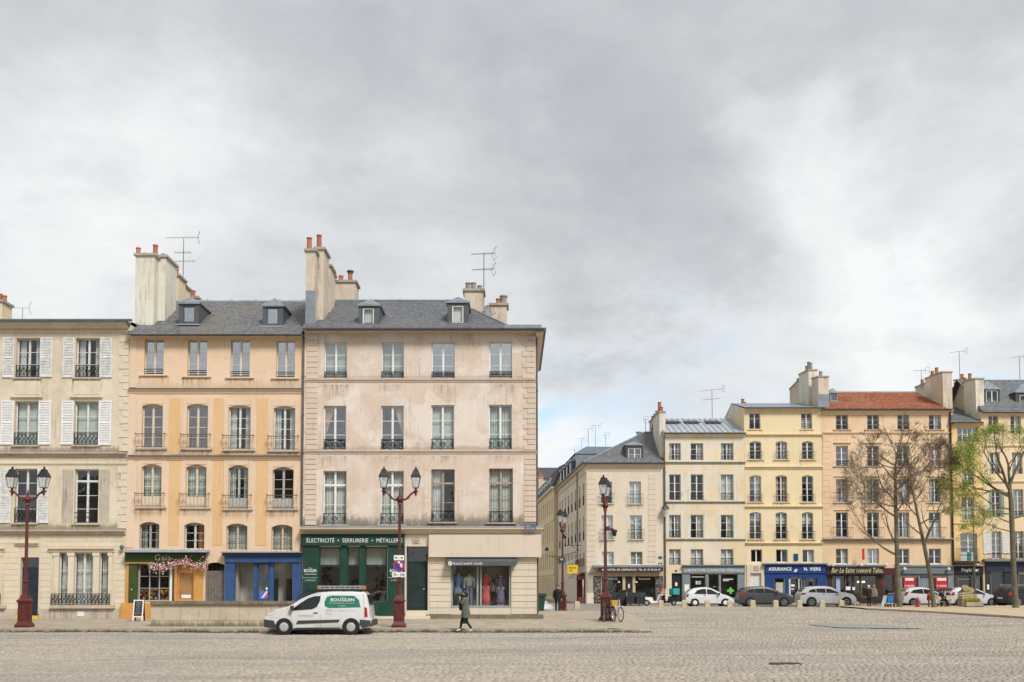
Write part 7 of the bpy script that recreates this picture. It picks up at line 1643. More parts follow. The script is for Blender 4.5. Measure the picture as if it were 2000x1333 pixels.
bicycle('dark blue bicycle before the plinth of the red lamp', x3-.12, y3-.9, pav(x3-.1, y3-.9), -1.75, plain('frame_blue', (.04, .05, .09), .4))
# ---------------------------------------------------------------- bar terrace
TER = plain('terrace_black', (.022, .022, .026), .7, 0, .2); TERW = plain('terrace_weave', (.05, .05, .058), .8, 0, .3, 12)
def tchair(x, y, ang, label):
    z = g(y); t = thing('terrace_chair', label, 'chair', (x, y, z), 'black chairs on the bar terrace'); f = Fr(x, y, ang, z)
    MB(f).box(-.26, .26, -.25, .25, .40, .46).build('seat', TERW, t); MB(f).box(-.26, .26, .22, .27, .46, 1.08).build('backrest', TERW, t)
    for s in (-1, 1): MB(f).box(s*.26-.02, s*.26+.02, -.25, .25, .62, .66).build('armrest', TER, t)
    for a in (-.24, .24):
        for b in (-.23, .23): MB(f).tube((a, b, 0), (a, b, .64), .018, n=5).build('leg', TER, t)
def ttable(x, y, label):
    z = g(y); t = thing('terrace_table', label, 'table', (x, y, z), 'black tables on the bar terrace'); f = Fr(x, y, 0, z)
    MB(f).box(-.42, .42, -.4, .4, .72, .76).build('tabletop', TER, t); MB(f).box(-.41, .41, -.395, .395, .18, .715).build('cloth_skirt', TER, t); MB(f).tube((0, 0, 0), (0, 0, .2), .05, n=6).box(-.28, .28, -.28, .28, 0, .03).build('base', TER, t)
Yt = 84.0
for i, p in enumerate((1191, 1197, 1203, 1209, 1226, 1232, 1238, 1244, 1250, 1257)):
    tchair(xx(p, 1170, Yt+(i % 3)*.7), Yt+(i % 3)*.7, RN.uniform(-.25, .25), 'black woven terrace chair, %s from the lamp post' % ['first', 'second', 'third', 'fourth', 'fifth', 'sixth', 'seventh', 'eighth', 'ninth', 'last'][i])
for i, p in enumerate((1200, 1232, 1249)): ttable(xx(p, 1170, Yt-.9), Yt-.9, ['black skirted table nearest the red lamp', 'black skirted table in the middle of the terrace', 'black skirted table next to the scooter'][i])
t = thing('menu_cabinet', 'tall black service cabinet among the terrace chairs', 'cabinet', (xx(1217, 1170, Yt), Yt-.5, g(Yt))); a, b, c, d = px(1209, 1224, 1154, 1183.5, Yt-.5)
MB().box(a, b, Yt-.8, Yt-.2, g(Yt), d).build('body', TER, t); MB().box(a-.05, b+.05, Yt-.85, Yt-.15, d, d+.06).build('top', TERW, t); MB().box(b-.06, b-.02, Yt-.83, Yt-.8, g(Yt)+.1, d-.1).build('edge_strip', RIM, t)
# scooter and delivery scooter
def scooter(label, pc, Yc, ang, body, box=None, cat='scooter'):
    x = xx(pc, 1180, Yc); z = g(Yc); t = thing('scooter', label, cat, (x, Yc, z)); f = Fr(x, Yc, ang, z)
    for u in (-.62, .62):
        wo = MB(f).ring((u, 0, .27), .22, .055, 16, 'w', k=6).build('wheel', TYRE, t); MB(f).lathe([(.16, -.03), (.16, .03)], (u, 0, .27), 12, axis='w').build('hub', RIM, wo)
    MB(f).ext([(-.85, .55), (-.8, .72), (-.2, .70), (-.1, .42), (.28, .38), (.42, .90), (.50, .92), (.46, .36), (.30, .24), (-.3, .22), (-.5, .45)], -.16, .16).build('body', body, t)
    MB(f).ext([(.36, .44), (.62, .56), (.86, .46), (.88, .40), (.6, .50), (.4, .36)], -.1, .1).build('front_mudguard', body, t)
    MB(f).ext([(-.85, .73), (-.78, .86), (-.35, .80), (-.16, .78), (-.14, .71)], -.14, .14).build('saddle', BLACK, t); MB(f).path([(.44, -.32, 1.04), (.46, 0, 1.0), (.44, .32, 1.04)], .025, 6).build('handlebar', BLACK, t)
    MB(f).add([(.50, -.2, .95), (.50, .2, .95), (.40, .17, 1.38), (.40, -.17, 1.38)], [(0, 1, 2, 3)]).build('windscreen', LGLASS, t); MB(f).ball((.53, 0, .88), .09, 6).build('headlamp', HEADL, t)
    if box: MB(f).box(-.98, -.38, -.3, .3, .92, 1.42).build('delivery_box', box, t); MB(f).box(-.95, -.42, -.26, .26, .85, .92).build('box_rack', BLACK, t)
scooter('white scooter with windscreen parked beside the bar terrace', 1277, 83.6, .25, SIGNW)
scooter('black delivery scooter with a turquoise box', 1304, 83.4, PI+.5, BLACK, plain('turquoise_box', (.03, .36, .32), .6))
t = thing('bar_banner', 'small upright rainbow coloured banner beside the white scooter', 'banner', at(1293, 1180, 84.5)); a, b, c, d = px(1290, 1295, 1148, 1172, 84.5)
for k, m in enumerate((plain('banner_pink', (.5, .1, .3), .7), plain('banner_orange', (.6, .25, .05), .7), plain('banner_red', (.4, .03, .05), .7))): MB().box(a, b, 84.5, 84.53, c+(d-c)*k/3, c+(d-c)*(k+1)/3).build('stripe', m, t)
MB().tube((a, 84.52, g(84.5)), (a, 84.52, d), .025).build('pole', GUT, t)
# bin and bags in the street
t = thing('wheelie_bin', 'dark green wheelie bin beyond the corner of the rose beige house', 'bin', (xx(1052, 1180, 62), 62, g(62))); f = Fr(xx(1052, 1180, 62), 62, .2, g(62)+.12)
MB(f).lathe([(.36, .05), (.48, 1.0), (.50, 1.0)], (0, 0, 0), 4, rot=PI/4).build('body', plain('bin_green', (.015, .055, .04), .5), t); MB(f).ext([(-.4, 1.0), (.4, 1.0), (.38, 1.1), (-.2, 1.2), (-.4, 1.15)], -.4, .4, 'u').build('lid', plain('bin_lid', (.02, .04, .038), .5), t)
for s in (-1, 1): MB(f).lathe([(.1, -.03), (.1, .03)], (s*.28, .3, .0), 10, axis='u').build('wheel', TYRE, t)
for i, (p, Yb_, r) in enumerate(((1062, 66, .42), (1068, 66.6, .38), (1058.5, 66.4, .33))):
    q = MB(); c = (xx(p, 1180, Yb_), Yb_, g(Yb_)+r*.62); q.ball(c, r, 10, sc=(1.15, 1, .8))
    for k, v in enumerate(q.v): n_ = .8+.4*RN.random(); q.v[k] = (c[0]+(v[0]-c[0])*n_, c[1]+(v[1]-c[1])*n_, max(g(Yb_), c[2]+(v[2]-c[2])*n_))
    q.build('rubbish_bag', plain('bag_plastic', (.56, .57, .57), .4) if 'bag_plastic' not in MATS else MATS['bag_plastic'], None, smooth=True, label=['large pale rubbish bag in the middle of the heap', 'pale rubbish bag at the right of the heap', 'small pale rubbish bag by the wheelie bin'][i], cat='rubbish bag', group='rubbish bags in the side street')
# ================================================================== RIGHT PAVEMENT, TREES, PEOPLE
def gnd(pxv, pyv, h=0.0):
    lo, hi = 15.0, 140.0
    for _ in range(50):
        m = (lo+hi)/2
        if zz(pyv, m) < g(m)+h: lo, hi = (lo, m) if False else (lo, hi); 
        if zz(pyv, m) > g(m)+h: hi = m if False else hi
        # the sight line falls slower than the ground for near points: bisect on the sign
        if (zz(pyv, m)-(g(m)+h)) > 0: lo = m
        else: hi = m
    return xx(pxv, pyv, lo), lo, g(lo)+h
A0 = gnd(1692, 1188.5, .1); B0 = gnd(2000, 1205, .1); C0 = gnd(2060, 1209, .1)
ks = [A0, gnd(1760, 1191.5, .1), gnd(1840, 1195.5, .1), gnd(1920, 1200, .1), B0, C0]
q = MB(); far_ = [(k[0]+.35 if i == 0 else k[0], 80.6) for i, k in enumerate(ks)]
n = len(ks)
for i in range(n-1):
    a, b = ks[i], ks[i+1]
    for (s0, s1) in ((0, .33), (.33, .66), (.66, 1)):
        def pt(k, s): yy = k[1]+(80.6-k[1])*s; return (k[0]*1.0+(.2 if s else 0), yy, g(yy)+.1)
        q.quad(pt(a, s0), pt(b, s0), pt(b, s1), pt(a, s1))
e = ks[-1]; q.quad((e[0], e[1], e[2]), (80, e[1]-20, e[2]), (80, 80.6, g(80.6)+.1), (e[0]+.2, 80.6, g(80.6)+.1))
sp = q.build('sandy_pavement', SANDM, kind='structure')
for i in range(n-1):
    a, b = Vector(ks[i]), Vector(ks[i+1]); L_ = (b-a).length; m_ = max(1, int(L_/1.1)); ang = math.atan2(b.y-a.y, b.x-a.x)
    for k in range(m_):
        c = a+(b-a)*((k+.5)/m_); f = Fr(c.x, c.y, ang, 0)
        cube('kerb_stone', -L_/m_/2+.006, L_/m_/2-.006, -.12, .14, c.z-.2, c.z+.012, KERBM, sp, f)
ASPH = plaster('asphalt_repair', (.27, .272, .262), (.30, .30, .285), (.22, .22, .21), .6, .5, 1.0)
q = MB(); q.poly([tuple(Vector(gnd(p, r, .0))+Vector((0, 0, .022))) for p, r in ((1575, 1221), (1620, 1219.6), (1712, 1220), (1770, 1226), (1806, 1229), (1740, 1228.5), (1640, 1227))]); q.build('asphalt_patch', ASPH, kind='structure')
c = gnd(1534, 1297); t = thing('drain_cover', 'long dark cast iron drain grate set in the cobbles', 'drain', (c[0], c[1], 0)); MB().box(c[0]-.36, c[0]+.36, c[1]-.16, c[1]+.16, -.02, .019).build('frame', IRONR, t)
for k in range(8): MB().box(c[0]-.33+k*.085, c[0]-.28+k*.085, c[1]-.13, c[1]+.13, .0, .026).build('bar', IRON, t)
# ---------------------------------------------------------------- trees
BARK = plaster('bark_grey', (.125, .115, .075), (.18, .165, .115), (.06, .055, .036), 1.0, 1.0, 3.0)
TWIG = plain('twig_brown', (.215, .165, .115), .9, 0, .2); LEAF = attr_mat('young_leaf', (.19, .26, .035), (.38, .45, .085), .6, None, .3, .1); BUD = attr_mat('bud_brown', (.13, .09, .06), (.22, .16, .10), .8, None, .2, .1)
def grow(q, tips, p, d, r, L, depth, rng_, env, up=.10, spread=.62, n=5, kids=(2, 4), thin=.62):
    c, e = env; seg = L/n; pr = r; k_at = []
    for i in range(n):
        d = (d+Vector((rng_.gauss(0, .13), rng_.gauss(0, .13), rng_.gauss(0, .10)+up*.35))).normalized()
        p2 = p+d*seg; rr = r*(1-.55*(i+1)/n)
        dd = Vector(((p2.x-c.x)/e.x, (p2.y-c.y)/e.y, (p2.z-c.z)/e.z)).length
        if dd > 1.06 and depth < 3: tips.append((p.copy(), d.copy())); return
        q.tube(tuple(p), tuple(p2), pr, rr, 7 if r > .1 else (5 if r > .03 else 3), 0 if r > .035 else 1, cap=False)
        p, pr = p2, rr
        if i >= 1: k_at.append((p.copy(), d.copy(), rr))
    if depth <= 0: tips.append((p.copy(), d.copy())); return
    m = rng_.randint(*kids)
    for k in range(m+1):
        bp, bd, br = k_at[-1] if k == 0 else rng_.choice(k_at)
        ax = bd.orthogonal().normalized(); ax.rotate(Matrix.Rotation(rng_.uniform(0, 2*PI), 3, bd)); nd = bd.copy(); nd.rotate(Matrix.Rotation(rng_.gauss(spread, .18) if k else .15, 3, ax))
        grow(q, tips, bp, nd, max(.011, br*(.85 if k == 0 else thin)), L*rng_.uniform(.55, .76), depth-1, rng_, env, up, spread, max(3, n-1), kids, thin)
def tree(name, label, trunk, limbs, env, seed, Yt, leaf=None, nleaf=0, lsize=.1, base_r=.5, sproutlow=False):
    """trunk = [(px, py, radius)], limbs = [(trunk fraction, angle in picture, depth lean, length, radius)]"""
    rng_ = random.Random(seed); b = at(trunk[0][0], trunk[0][1], Yt)
    t = thing(name, label, 'tree', (b[0], Yt, b[2]), 'trees on the sandy pavement')
    P = [Vector(at(a, c, Yt)) for a, c, r in trunk]; Rr = [r*.68 for _, _, r in trunk]
    q = MB(); P[0].z -= .15
    q.lathe([(Rr[0]*1.5, -.05), (Rr[0]*1.2, .12), (Rr[0]*1.02, .4), (Rr[0], .6)], tuple(P[0]), 10)
    for i in range(len(P)-1):
        for k in range(3):
            a, c = P[i].lerp(P[i+1], k/3), P[i].lerp(P[i+1], (k+1)/3); r0, r1 = Rr[i]+(Rr[i+1]-Rr[i])*k/3, Rr[i]+(Rr[i+1]-Rr[i])*(k+1)/3
            q.tube(tuple(a), tuple(c), r0, r1, 10, 0, cap=False)
    tr = q.build('trunk', [BARK, TWIG], t, auto=60)
    q = MB(); tips = []
    ec = Vector(at(env[0], env[1], Yt)); k = Yt/F; ev = (ec, Vector((env[2]*k, env[2]*k*.8, env[3]*k)))
    for (fr_, ang, dl, L_, r) in limbs:
        x_ = fr_*(len(P)-1); i = min(int(x_), len(P)-2); p = P[i].lerp(P[i+1], x_-i); a_ = math.radians(ang)
        grow(q, tips, p, Vector((math.cos(a_), dl, math.sin(a_))).normalized(), r*.85, L_, 4 if not leaf else 3, rng_, ev, spread=.60, thin=.58)
    q.build('branches', [BARK, TWIG], t)
    q = MB()
    for (p, d) in tips:
        for k in range(3):
            d2 = (d+Vector((rng_.gauss(0, .5), rng_.gauss(0, .5), rng_.gauss(.1, .4)))).normalized(); L_ = rng_.uniform(.25, .6); q.tube(tuple(p), tuple(p+d2*L_), .011, .006, 3, 0, cap=False)
            if not leaf:
                for j in range(2): c = p+d2*L_*rng_.uniform(.4, 1); q.ball(tuple(c), rng_.uniform(.012, .022), 3)
    q.build('twigs', TWIG, t, kind='stuff')
    if leaf:
        q = MB()
        for (p, d) in tips:
            for j in range(nleaf):
                c = p+Vector((rng_.gauss(0, .24), rng_.gauss(0, .24), rng_.gauss(-.05, .17))); s = lsize*rng_.uniform(.6, 1.3); n_ = Vector((rng_.gauss(0, 1), rng_.gauss(0, 1), rng_.gauss(.6, 1))).normalized(); a_ = n_.orthogonal().normalized(); b_ = n_.cross(a_)
                q.add([tuple(c-a_*s), tuple(c+b_*s*.5), tuple(c+a_*s), tuple(c-b_*s*.5)], [(0, 1, 2, 3)], 0, rng_.random())
        q.build('leaves', leaf, t, kind='stuff')
    return t
tree('bare_tree', 'bare upright tree with a low limb reaching left', [(1757, 1188, .30), (1753, 1120, .25), (1751, 1050, .22), (1749, 970, .18), (1749, 910, .11), (1755, 865, .04)],
     [(.30, 150, -.1, 3.0, .11), (.36, 125, .2, 2.6, .09), (.50, 140, .2, 2.8, .09), (.52, 48, -.2, 2.0, .07), (.58, 152, -.2, 2.8, .08), (.64, 40, .2, 2.1, .07), (.70, 128, .1, 2.5, .07), (.74, 62, -.3, 2.0, .06), (.80, 140, -.1, 2.2, .06), (.84, 45, .2, 1.8, .05), (.90, 110, .1, 1.8, .05), (.94, 70, -.1, 1.5, .045), (.55, 165, -.3, 2.7, .07), (.78, 165, .3, 2.2, .055), (.98, 85, 0, 1.0, .04)], (1736, 966, 86, 116), 3, 76.5)
tree('bare_tree', 'bare forked tree leaning left beside the seated people', [(1825, 1190, .27), (1817, 1125, .22), (1806, 1070, .20), (1793, 1010, .15), (1780, 945, .11), (1772, 890, .06), (1768, 868, .03)],
     [(.34, 62, .1, 3.2, .12), (.40, 140, -.2, 2.2, .07), (.46, 35, -.1, 2.2, .07), (.50, 138, .2, 2.2, .07), (.58, 45, .1, 2.2, .065), (.64, 130, -.1, 2.0, .06), (.70, 30, -.2, 2.0, .055), (.76, 55, .1, 1.9, .055), (.82, 125, -.1, 1.7, .05), (.88, 45, .1, 1.6, .045), (.94, 85, .1, 1.2, .04)], (1806, 952, 62, 100), 9, 75.5)
tree('leafing_tree', 'stout tree coming into pale green leaf at the right', [(1984, 1188, .33), (1980, 1120, .28), (1977, 1040, .26), (1975, 985, .25), (1972, 950, .19)],
     [(.85, 150, .1, 3.2, .13), (.93, 118, -.1, 3.2, .14), (.97, 85, .1, 3.0, .14), (1.0, 55, -.1, 3.2, .13), (.70, 168, .1, 3.0, .07), (.62, 15, .1, 3.0, .08), (.98, 140, -.2, 3.4, .1), (.66, 178, -.3, 3.2, .07), (.58, 172, .2, 3.2, .06), (.50, 170, -.2, 3.0, .06), (.46, 12, .2, 2.6, .06), (.9, 172, .1, 3.4, .09)], (1955, 955, 106, 122), 21, 74.5, LEAF, 64, .058)
tree('young_tree', 'slim young tree with sparse leaves behind the pallets', [(1904, 1184, .12), (1903, 1110, .10), (1902, 1060, .07), (1901, 1010, .04)],
     [(.6, 140, .1, 1.4, .04), (.7, 45, -.1, 1.4, .04), (.85, 120, .1, 1.4, .035), (.95, 60, -.1, 1.3, .03)], (1902, 1030, 34, 60), 5, 79.0, LEAF, 9, .06)
# ---------------------------------------------------------------- people
SKIN = plain('skin', (.52, .30, .22), .6, 0, .05); HAIRB = plain('hair_brown', (.055, .025, .015), .6, 0, .2); HAIRW = plain('hair_white', (.62, .60, .57), .7); SHOEW = plain('shoe_white', (.66, .65, .6), .6); CLK = plain('cloth_black', (.012, .012, .015), .85, 0, .2); CNAVY = plain('cloth_navy', (.02, .028, .045), .85, 0, .2); KHAKI = plain('cloth_khaki_green', (.115, .125, .088), .9, 0, .15); CBEI = plain('cloth_beige', (.38, .33, .25), .9); CRED = plain('cloth_red', (.52, .02, .025), .8); CGR = plain('cloth_grey', (.10, .11, .115), .9)
def person(label, loc, ang, J, mats, hair, scale=1.0, hairlong=False, group=None):
    """J overrides joints; mats = (coat, trousers, shoes)"""
    t = thing('person', label, 'person', loc, group)
    j = dict(pel=(0, 0, .93), spi=(0, 0, 1.10), che=(0, 0, 1.31), nec=(.01, 0, 1.46), sku=(.03, 0, 1.55), top=(.03, 0, 1.655))
    for s, nm in ((1, 'l'), (-1, 'r')):
        j.update({'hip'+nm: (0, .09*s, .88), 'kne'+nm: (.02, .10*s, .48), 'ank'+nm: (-.02, .10*s, .08), 'toe'+nm: (.14, .12*s, .04), 'sho'+nm: (0, .175*s, 1.39), 'elb'+nm: (-.03, .23*s, 1.12), 'wri'+nm: (.05, .23*s, .90), 'han'+nm: (.08, .23*s, .82)})
    j.update(J)
    rad = dict(pel=.135, spi=.125, che=.14, nec=.055, sku=.088, top=.062, hip=.088, kne=.062, ank=.045, toe=.04, sho=.068, elb=.05, wri=.034, han=.032)
    names = list(j); idx = {n: i for i, n in enumerate(names)}
    E_ = [('pel', 'spi'), ('spi', 'che'), ('che', 'nec'), ('nec', 'sku'), ('sku', 'top')]
    for s in 'lr': E_ += [('pel', 'hip'+s), ('hip'+s, 'kne'+s), ('kne'+s, 'ank'+s), ('ank'+s, 'toe'+s), ('che', 'sho'+s), ('sho'+s, 'elb'+s), ('elb'+s, 'wri'+s), ('wri'+s, 'han'+s)]
    me = bpy.data.meshes.new('person_skeleton'); me.from_pydata([j[n] for n in names], [(idx[a], idx[b]) for a, b in E_], [])
    o = bpy.data.objects.new('person_skeleton', me); COL.objects.link(o)
    mo = o.modifiers.new('s', 'SKIN'); mo.branch_smoothing = .6
    for i, n in enumerate(names):
        r = rad[n[:3]]; fl = .82 if n in ('pel', 'spi', 'che') else 1.0
        me.skin_vertices[0].data[i].radius = (r*fl, r) ; me.skin_vertices[0].data[i].use_root = n == 'pel'
    su = o.modifiers.new('d', 'SUBSURF'); su.levels = 2; su.render_levels = 2
    dg = bpy.context.evaluated_depsgraph_get(); m2 = bpy.data.meshes.new_from_object(o.evaluated_get(dg)); bpy.data.objects.remove(o)
    co = [v.co.copy() for v in m2.vertices]; fc = [tuple(p.vertices) for p in m2.polygons]; bpy.data.meshes.remove(m2)
    segs = [(Vector(j[a]), Vector(j[b]), a, b) for a, b in E_]
    def part_of(c):
        best, bd = None, 9
        for a, b, na, nb in segs:
            ab = b-a; k = max(0, min(1, (c-a).dot(ab)/ab.length_squared)); d = (c-(a+ab*k)).length-rad[nb[:3]]*.5
            if d < bd: bd = d; best = (na, nb, k)
        na, nb, k = best; n3 = nb[:3]
        if n3 in ('sku', 'top', 'han') or (nb == 'nec' and k > .7): return 0
        if n3 in ('toe',) or (n3 == 'ank' and k > .93): return 3
        if n3 in ('kne', 'ank') or (n3 == 'hip'): return 2
        return 1
    f = Fr(loc[0], loc[1], ang, loc[2]); q = MB(f)
    q.add([tuple(c*scale) for c in co], [])
    for p in fc: q.f.append(p); q.m.append(part_of(sum((co[i] for i in p), Vector())/len(p))); q.r.append(None)
    # fingers, thumb, nose and ears belong to the same mesh
    for s in 'lr':
        h, w_ = Vector(j['han'+s]), Vector(j['wri'+s]); d = (h-w_).normalized(); sd = d.orthogonal().normalized()
        for k in range(4):
            b0 = h+sd*(.024*(k-1.5)); L_ = (.075, .085, .08, .06)[k]; m_ = b0+d*L_*.55; e_ = m_+(d*.8+Vector((.5, 0, -.1))*.6).normalized()*L_*.45
            q.path([tuple(v*scale) for v in (b0, m_, e_)], [.0095*scale, .009*scale, .007*scale], 5, 0)
        th = w_+(h-w_)*.4+sd*.035; q.path([tuple(v*scale) for v in (th, th+(d*.6+sd*.6).normalized()*.04, th+(d*.9+sd*.4).normalized()*.075)], [.011*scale, .010*scale, .008*scale], 5, 0)
    sk = Vector(j['sku']); tp = Vector(j['top']); fw = Vector((1, 0, 0)); hc = sk.lerp(tp, .45)
    q.path([tuple(v*scale) for v in (hc+fw*.085, hc+fw*.105-Vector((0, 0, .03)))], [.012*scale, .016*scale], 5, 0)
    for s in (-1, 1): q.ball(tuple((hc+Vector((0, s*.088, -.01)))*scale), .022*scale, 5, 0, (1, .5, 1.3))
    q.build('body', [SKIN, mats[0], mats[1], mats[2]], t, smooth=True)
    q = MB(f); q.ball(tuple((hc+Vector((-.02, 0, .03)))*scale), .106*scale, 8, 0, (1.02, .98, .95))
    for k, v in enumerate(q.v):                      # clear the face
        if v[0] > (hc.x+.035)*scale and v[2] < (hc.z+.055)*scale: q.v[k] = ((hc.x+.02)*scale, v[1]*.9, v[2]+.0)
    if hairlong: q.ball(tuple((hc+Vector((-.11, 0, -.02)))*scale), .075*scale, 6, 0, (1.2, 1, .9))
    q.build('hair', hair, t, smooth=True)
    fe = MB(f)
    for s in (-1, 1): fe.ball(tuple((hc+Vector((.083, s*.034, .012)))*scale), .011*scale, 4)
    fe.tube(tuple((hc+Vector((.086, -.022, -.062)))*scale), tuple((hc+Vector((.086, .022, -.062)))*scale), .006*scale, n=4); fe.build('eyes_and_mouth', HAIRB, t)
    return t, f
def garment(t, f, secs, m, name, scale=1.0, n=14):
    q = MB(f); vs = []
    for (cx, cy, z, rx, ry) in secs: vs += [((cx+rx*math.cos(2*PI*i/n))*scale, (cy+ry*math.sin(2*PI*i/n))*scale, (z+.012*math.sin(3*2*PI*i/n))*scale) for i in range(n)]
    k = len(secs); q.add(vs, [(a*n+i, a*n+(i+1) % n, (a+1)*n+(i+1) % n, (a+1)*n+i) for a in range(k-1) for i in range(n)]+[tuple(range((k-1)*n, k*n))]); return q.build(name, m, t, smooth=True)
# woman walking left past the clothes shop
yw = 41.25; xw = xx(908, 1220, yw)
J = dict(kner=(.13, -.08, .50), ankr=(.20, -.08, .12), toer=(.36, -.09, .06), knel=(-.06, .08, .48), ankl=(-.30, .08, .13), toel=(-.19, .09, .035), elbl=(.10, .22, 1.14), wril=(.20, .12, 1.33), hanl=(.19, .06, 1.41), elbr=(-.06, -.22, 1.14), wrir=(.0, -.22, .92), hanr=(.03, -.22, .84), sku=(.05, 0, 1.55), top=(.045, 0, 1.655))
t, f = person('woman in a long khaki green coat and black scarf walking left', (xw, yw, .01), PI-.05, J, (KHAKI, CLK, SHOEW), HAIRB, .985, True)
garment(t, f, [(-.05, 0, .60, .19, .22), (-.04, 0, .75, .19, .21), (-.02, 0, .95, .165, .195), (0, 0, 1.15, .15, .19), (0, 0, 1.32, .15, .20), (0, 0, 1.40, .12, .19), (0, 0, 1.455, .07, .09)], KHAKI, 'coat', .985)
q = MB(f); q.ring((.01, 0, 1.45), .085, .05, 12, 'z', k=7); q.path([(.10, .02, 1.44), (.17, .03, 1.25), (.19, .03, 1.05), (.18, .03, .88)], [.05, .055, .055, .045], 7); q.path([(.1, -.05, 1.42), (.16, -.06, 1.2), (.17, -.06, .98)], [.045, .05, .04], 7); q.build('scarf', CLK, t, smooth=True)
bg_ = thing('shopping_bag', 'grey patterned bag held by the woman in khaki', 'bag', f.p((.02, -.25, .4))); q = MB(f); q.ext([(-.10, .34), (.12, .34), (.13, .62), (.08, .72), (-.06, .72), (-.11, .62)], -.30, -.20); q.build('bag_body', plain('bag_grey', (.16, .16, .19), .8, 0, .5, 14), bg_); MB(f).path([(-.06, -.25, .71), (.0, -.23, .86), (.07, -.25, .71)], .010, 5).build('strap', CLK, bg_)
# man walking out of the side street
y5 = 64.0; x5 = xx(1089, 1190, y5)
J = dict(knel=(.06, .10, .49), ankl=(.08, .10, .09), toel=(.22, .11, .05), kner=(-.02, -.09, .48), ankr=(-.12, -.09, .10), toer=(.0, -.10, .04))
t, f = person('man in black jacket walking out of the side street', (x5, y5, g(y5)), -PI/2-.1, J, (CLK, CNAVY, CLK), HAIRB, 1.06)
garment(t, f, [(0, 0, .80, .16, .21), (0, 0, 1.0, .155, .20), (0, 0, 1.25, .15, .205), (0, 0, 1.39, .12, .19), (0, 0, 1.46, .07, .08)], CLK, 'jacket', 1.06)
# elderly pair by the tobacco bar
y6 = 77.5; x6 = xx(1697.5, 1185, y6)
t, f = person('elderly man in black seen from behind near the tobacco bar', (x6, y6, g(y6)), PI/2+.5, dict(ankl=(-.02, .14, .08), ankr=(-.02, -.14, .08), toel=(.13, .16, .04), toer=(.13, -.16, .04)), (CLK, CLK, CLK), HAIRW, 1.0)
garment(t, f, [(0, 0, .74, .19, .24), (0, 0, 1.0, .18, .225), (0, 0, 1.25, .165, .22), (0, 0, 1.39, .13, .2), (0, 0, 1.46, .07, .08)], CLK, 'jacket')
y7 = 82.0; x7 = xx(1708, 1180, y7); t, f = person('white haired person in beige jacket standing beyond the man in black', (x7, y7, g(y7)), -PI/2, {}, (CBEI, CGR, CLK), HAIRW, 1.0)
garment(t, f, [(0, 0, .78, .18, .22), (0, 0, 1.05, .17, .21), (0, 0, 1.39, .13, .2), (0, 0, 1.46, .07, .08)], CBEI, 'jacket')
y8 = 76.0; x8 = xx(1814, 1185, y8); t, f = person('child in a red jacket beside the leaning tree', (x8, y8, g(y8)+.1), -PI/2+.9, {}, (CRED, CGR, CLK), HAIRB, .66)
garment(t, f, [(0, 0, .76, .2, .24), (0, 0, 1.05, .19, .23), (0, 0, 1.39, .14, .21), (0, 0, 1.46, .07, .08)], CRED, 'jacket', .66)
SITJ = dict(pel=(0, 0, .52), spi=(0, 0, .70), che=(.02, 0, .91), nec=(.05, 0, 1.06), sku=(.08, 0, 1.15), top=(.085, 0, 1.255), hipl=(.02, .09, .50), hipr=(.02, -.09, .50), knel=(.42, .11, .50), kner=(.42, -.11, .50), ankl=(.40, .11, .09), ankr=(.44, -.11, .09), toel=(.55, .12, .04), toer=(.58, -.12, .04), shol=(.02, .175, .99), shor=(.02, -.175, .99), elbl=(.10, .24, .76), elbr=(.10, -.24, .76), wril=(.32, .17, .66), wrir=(.32, -.17, .66), hanl=(.39, .14, .65), hanr=(.39, -.14, .65))
def stool(x, y, z, lb):
    t = thing('stool', lb, 'stool', (x, y, z), 'stools under the seated people'); f = Fr(x, y, 0, z); MB(f).box(-.2, .2, -.2, .2, .38, .42).build('seat', BROWNW, t)
    for a in (-.17, .17):
        for b in (-.17, .17): MB(f).tube((a, b, 0), (a, b, .38), .02, n=5).build('leg', BROWNW, t)
for i, (p, yy, an) in enumerate(((1838, 76.5, .3), (1853, 77.0, PI-.4))):
    x9 = xx(p, 1185, yy); z9 = g(yy)+.1; stool(x9, yy, z9, 'low stool under the %s seated person in black' % ['left', 'right'][i])
    t, f = person('person in black sitting on a stool, %s of the pair' % ['left', 'right'][i], (x9, yy, z9), an, SITJ, (CLK, CLK, CLK), HAIRB, 1.02)
    garment(t, f, [(-.02, 0, .46, .18, .22), (0, 0, .7, .17, .21), (.02, 0, .95, .15, .21), (.04, 0, 1.04, .08, .1)], CLK, 'jacket', 1.02)
WOODP = plain('pale_wood', (.50, .38, .22), .75, 0, .15, 6)
for i, (p, r, yy, rad_) in enumerate(((1834, 1169, 75.9, .17), (1853, 1168, 76.2, .19))):
    c = at(p, r, yy); MB().lathe([(rad_, 0), (rad_, .06)], (c[0], yy, c[2]), 16, axis='w').build('wooden_disc', WOODP, None, label='pale round wooden disc in front of the %s seated person' % ['left', 'right'][i], cat='disc', group='round wooden discs held by the seated pair')
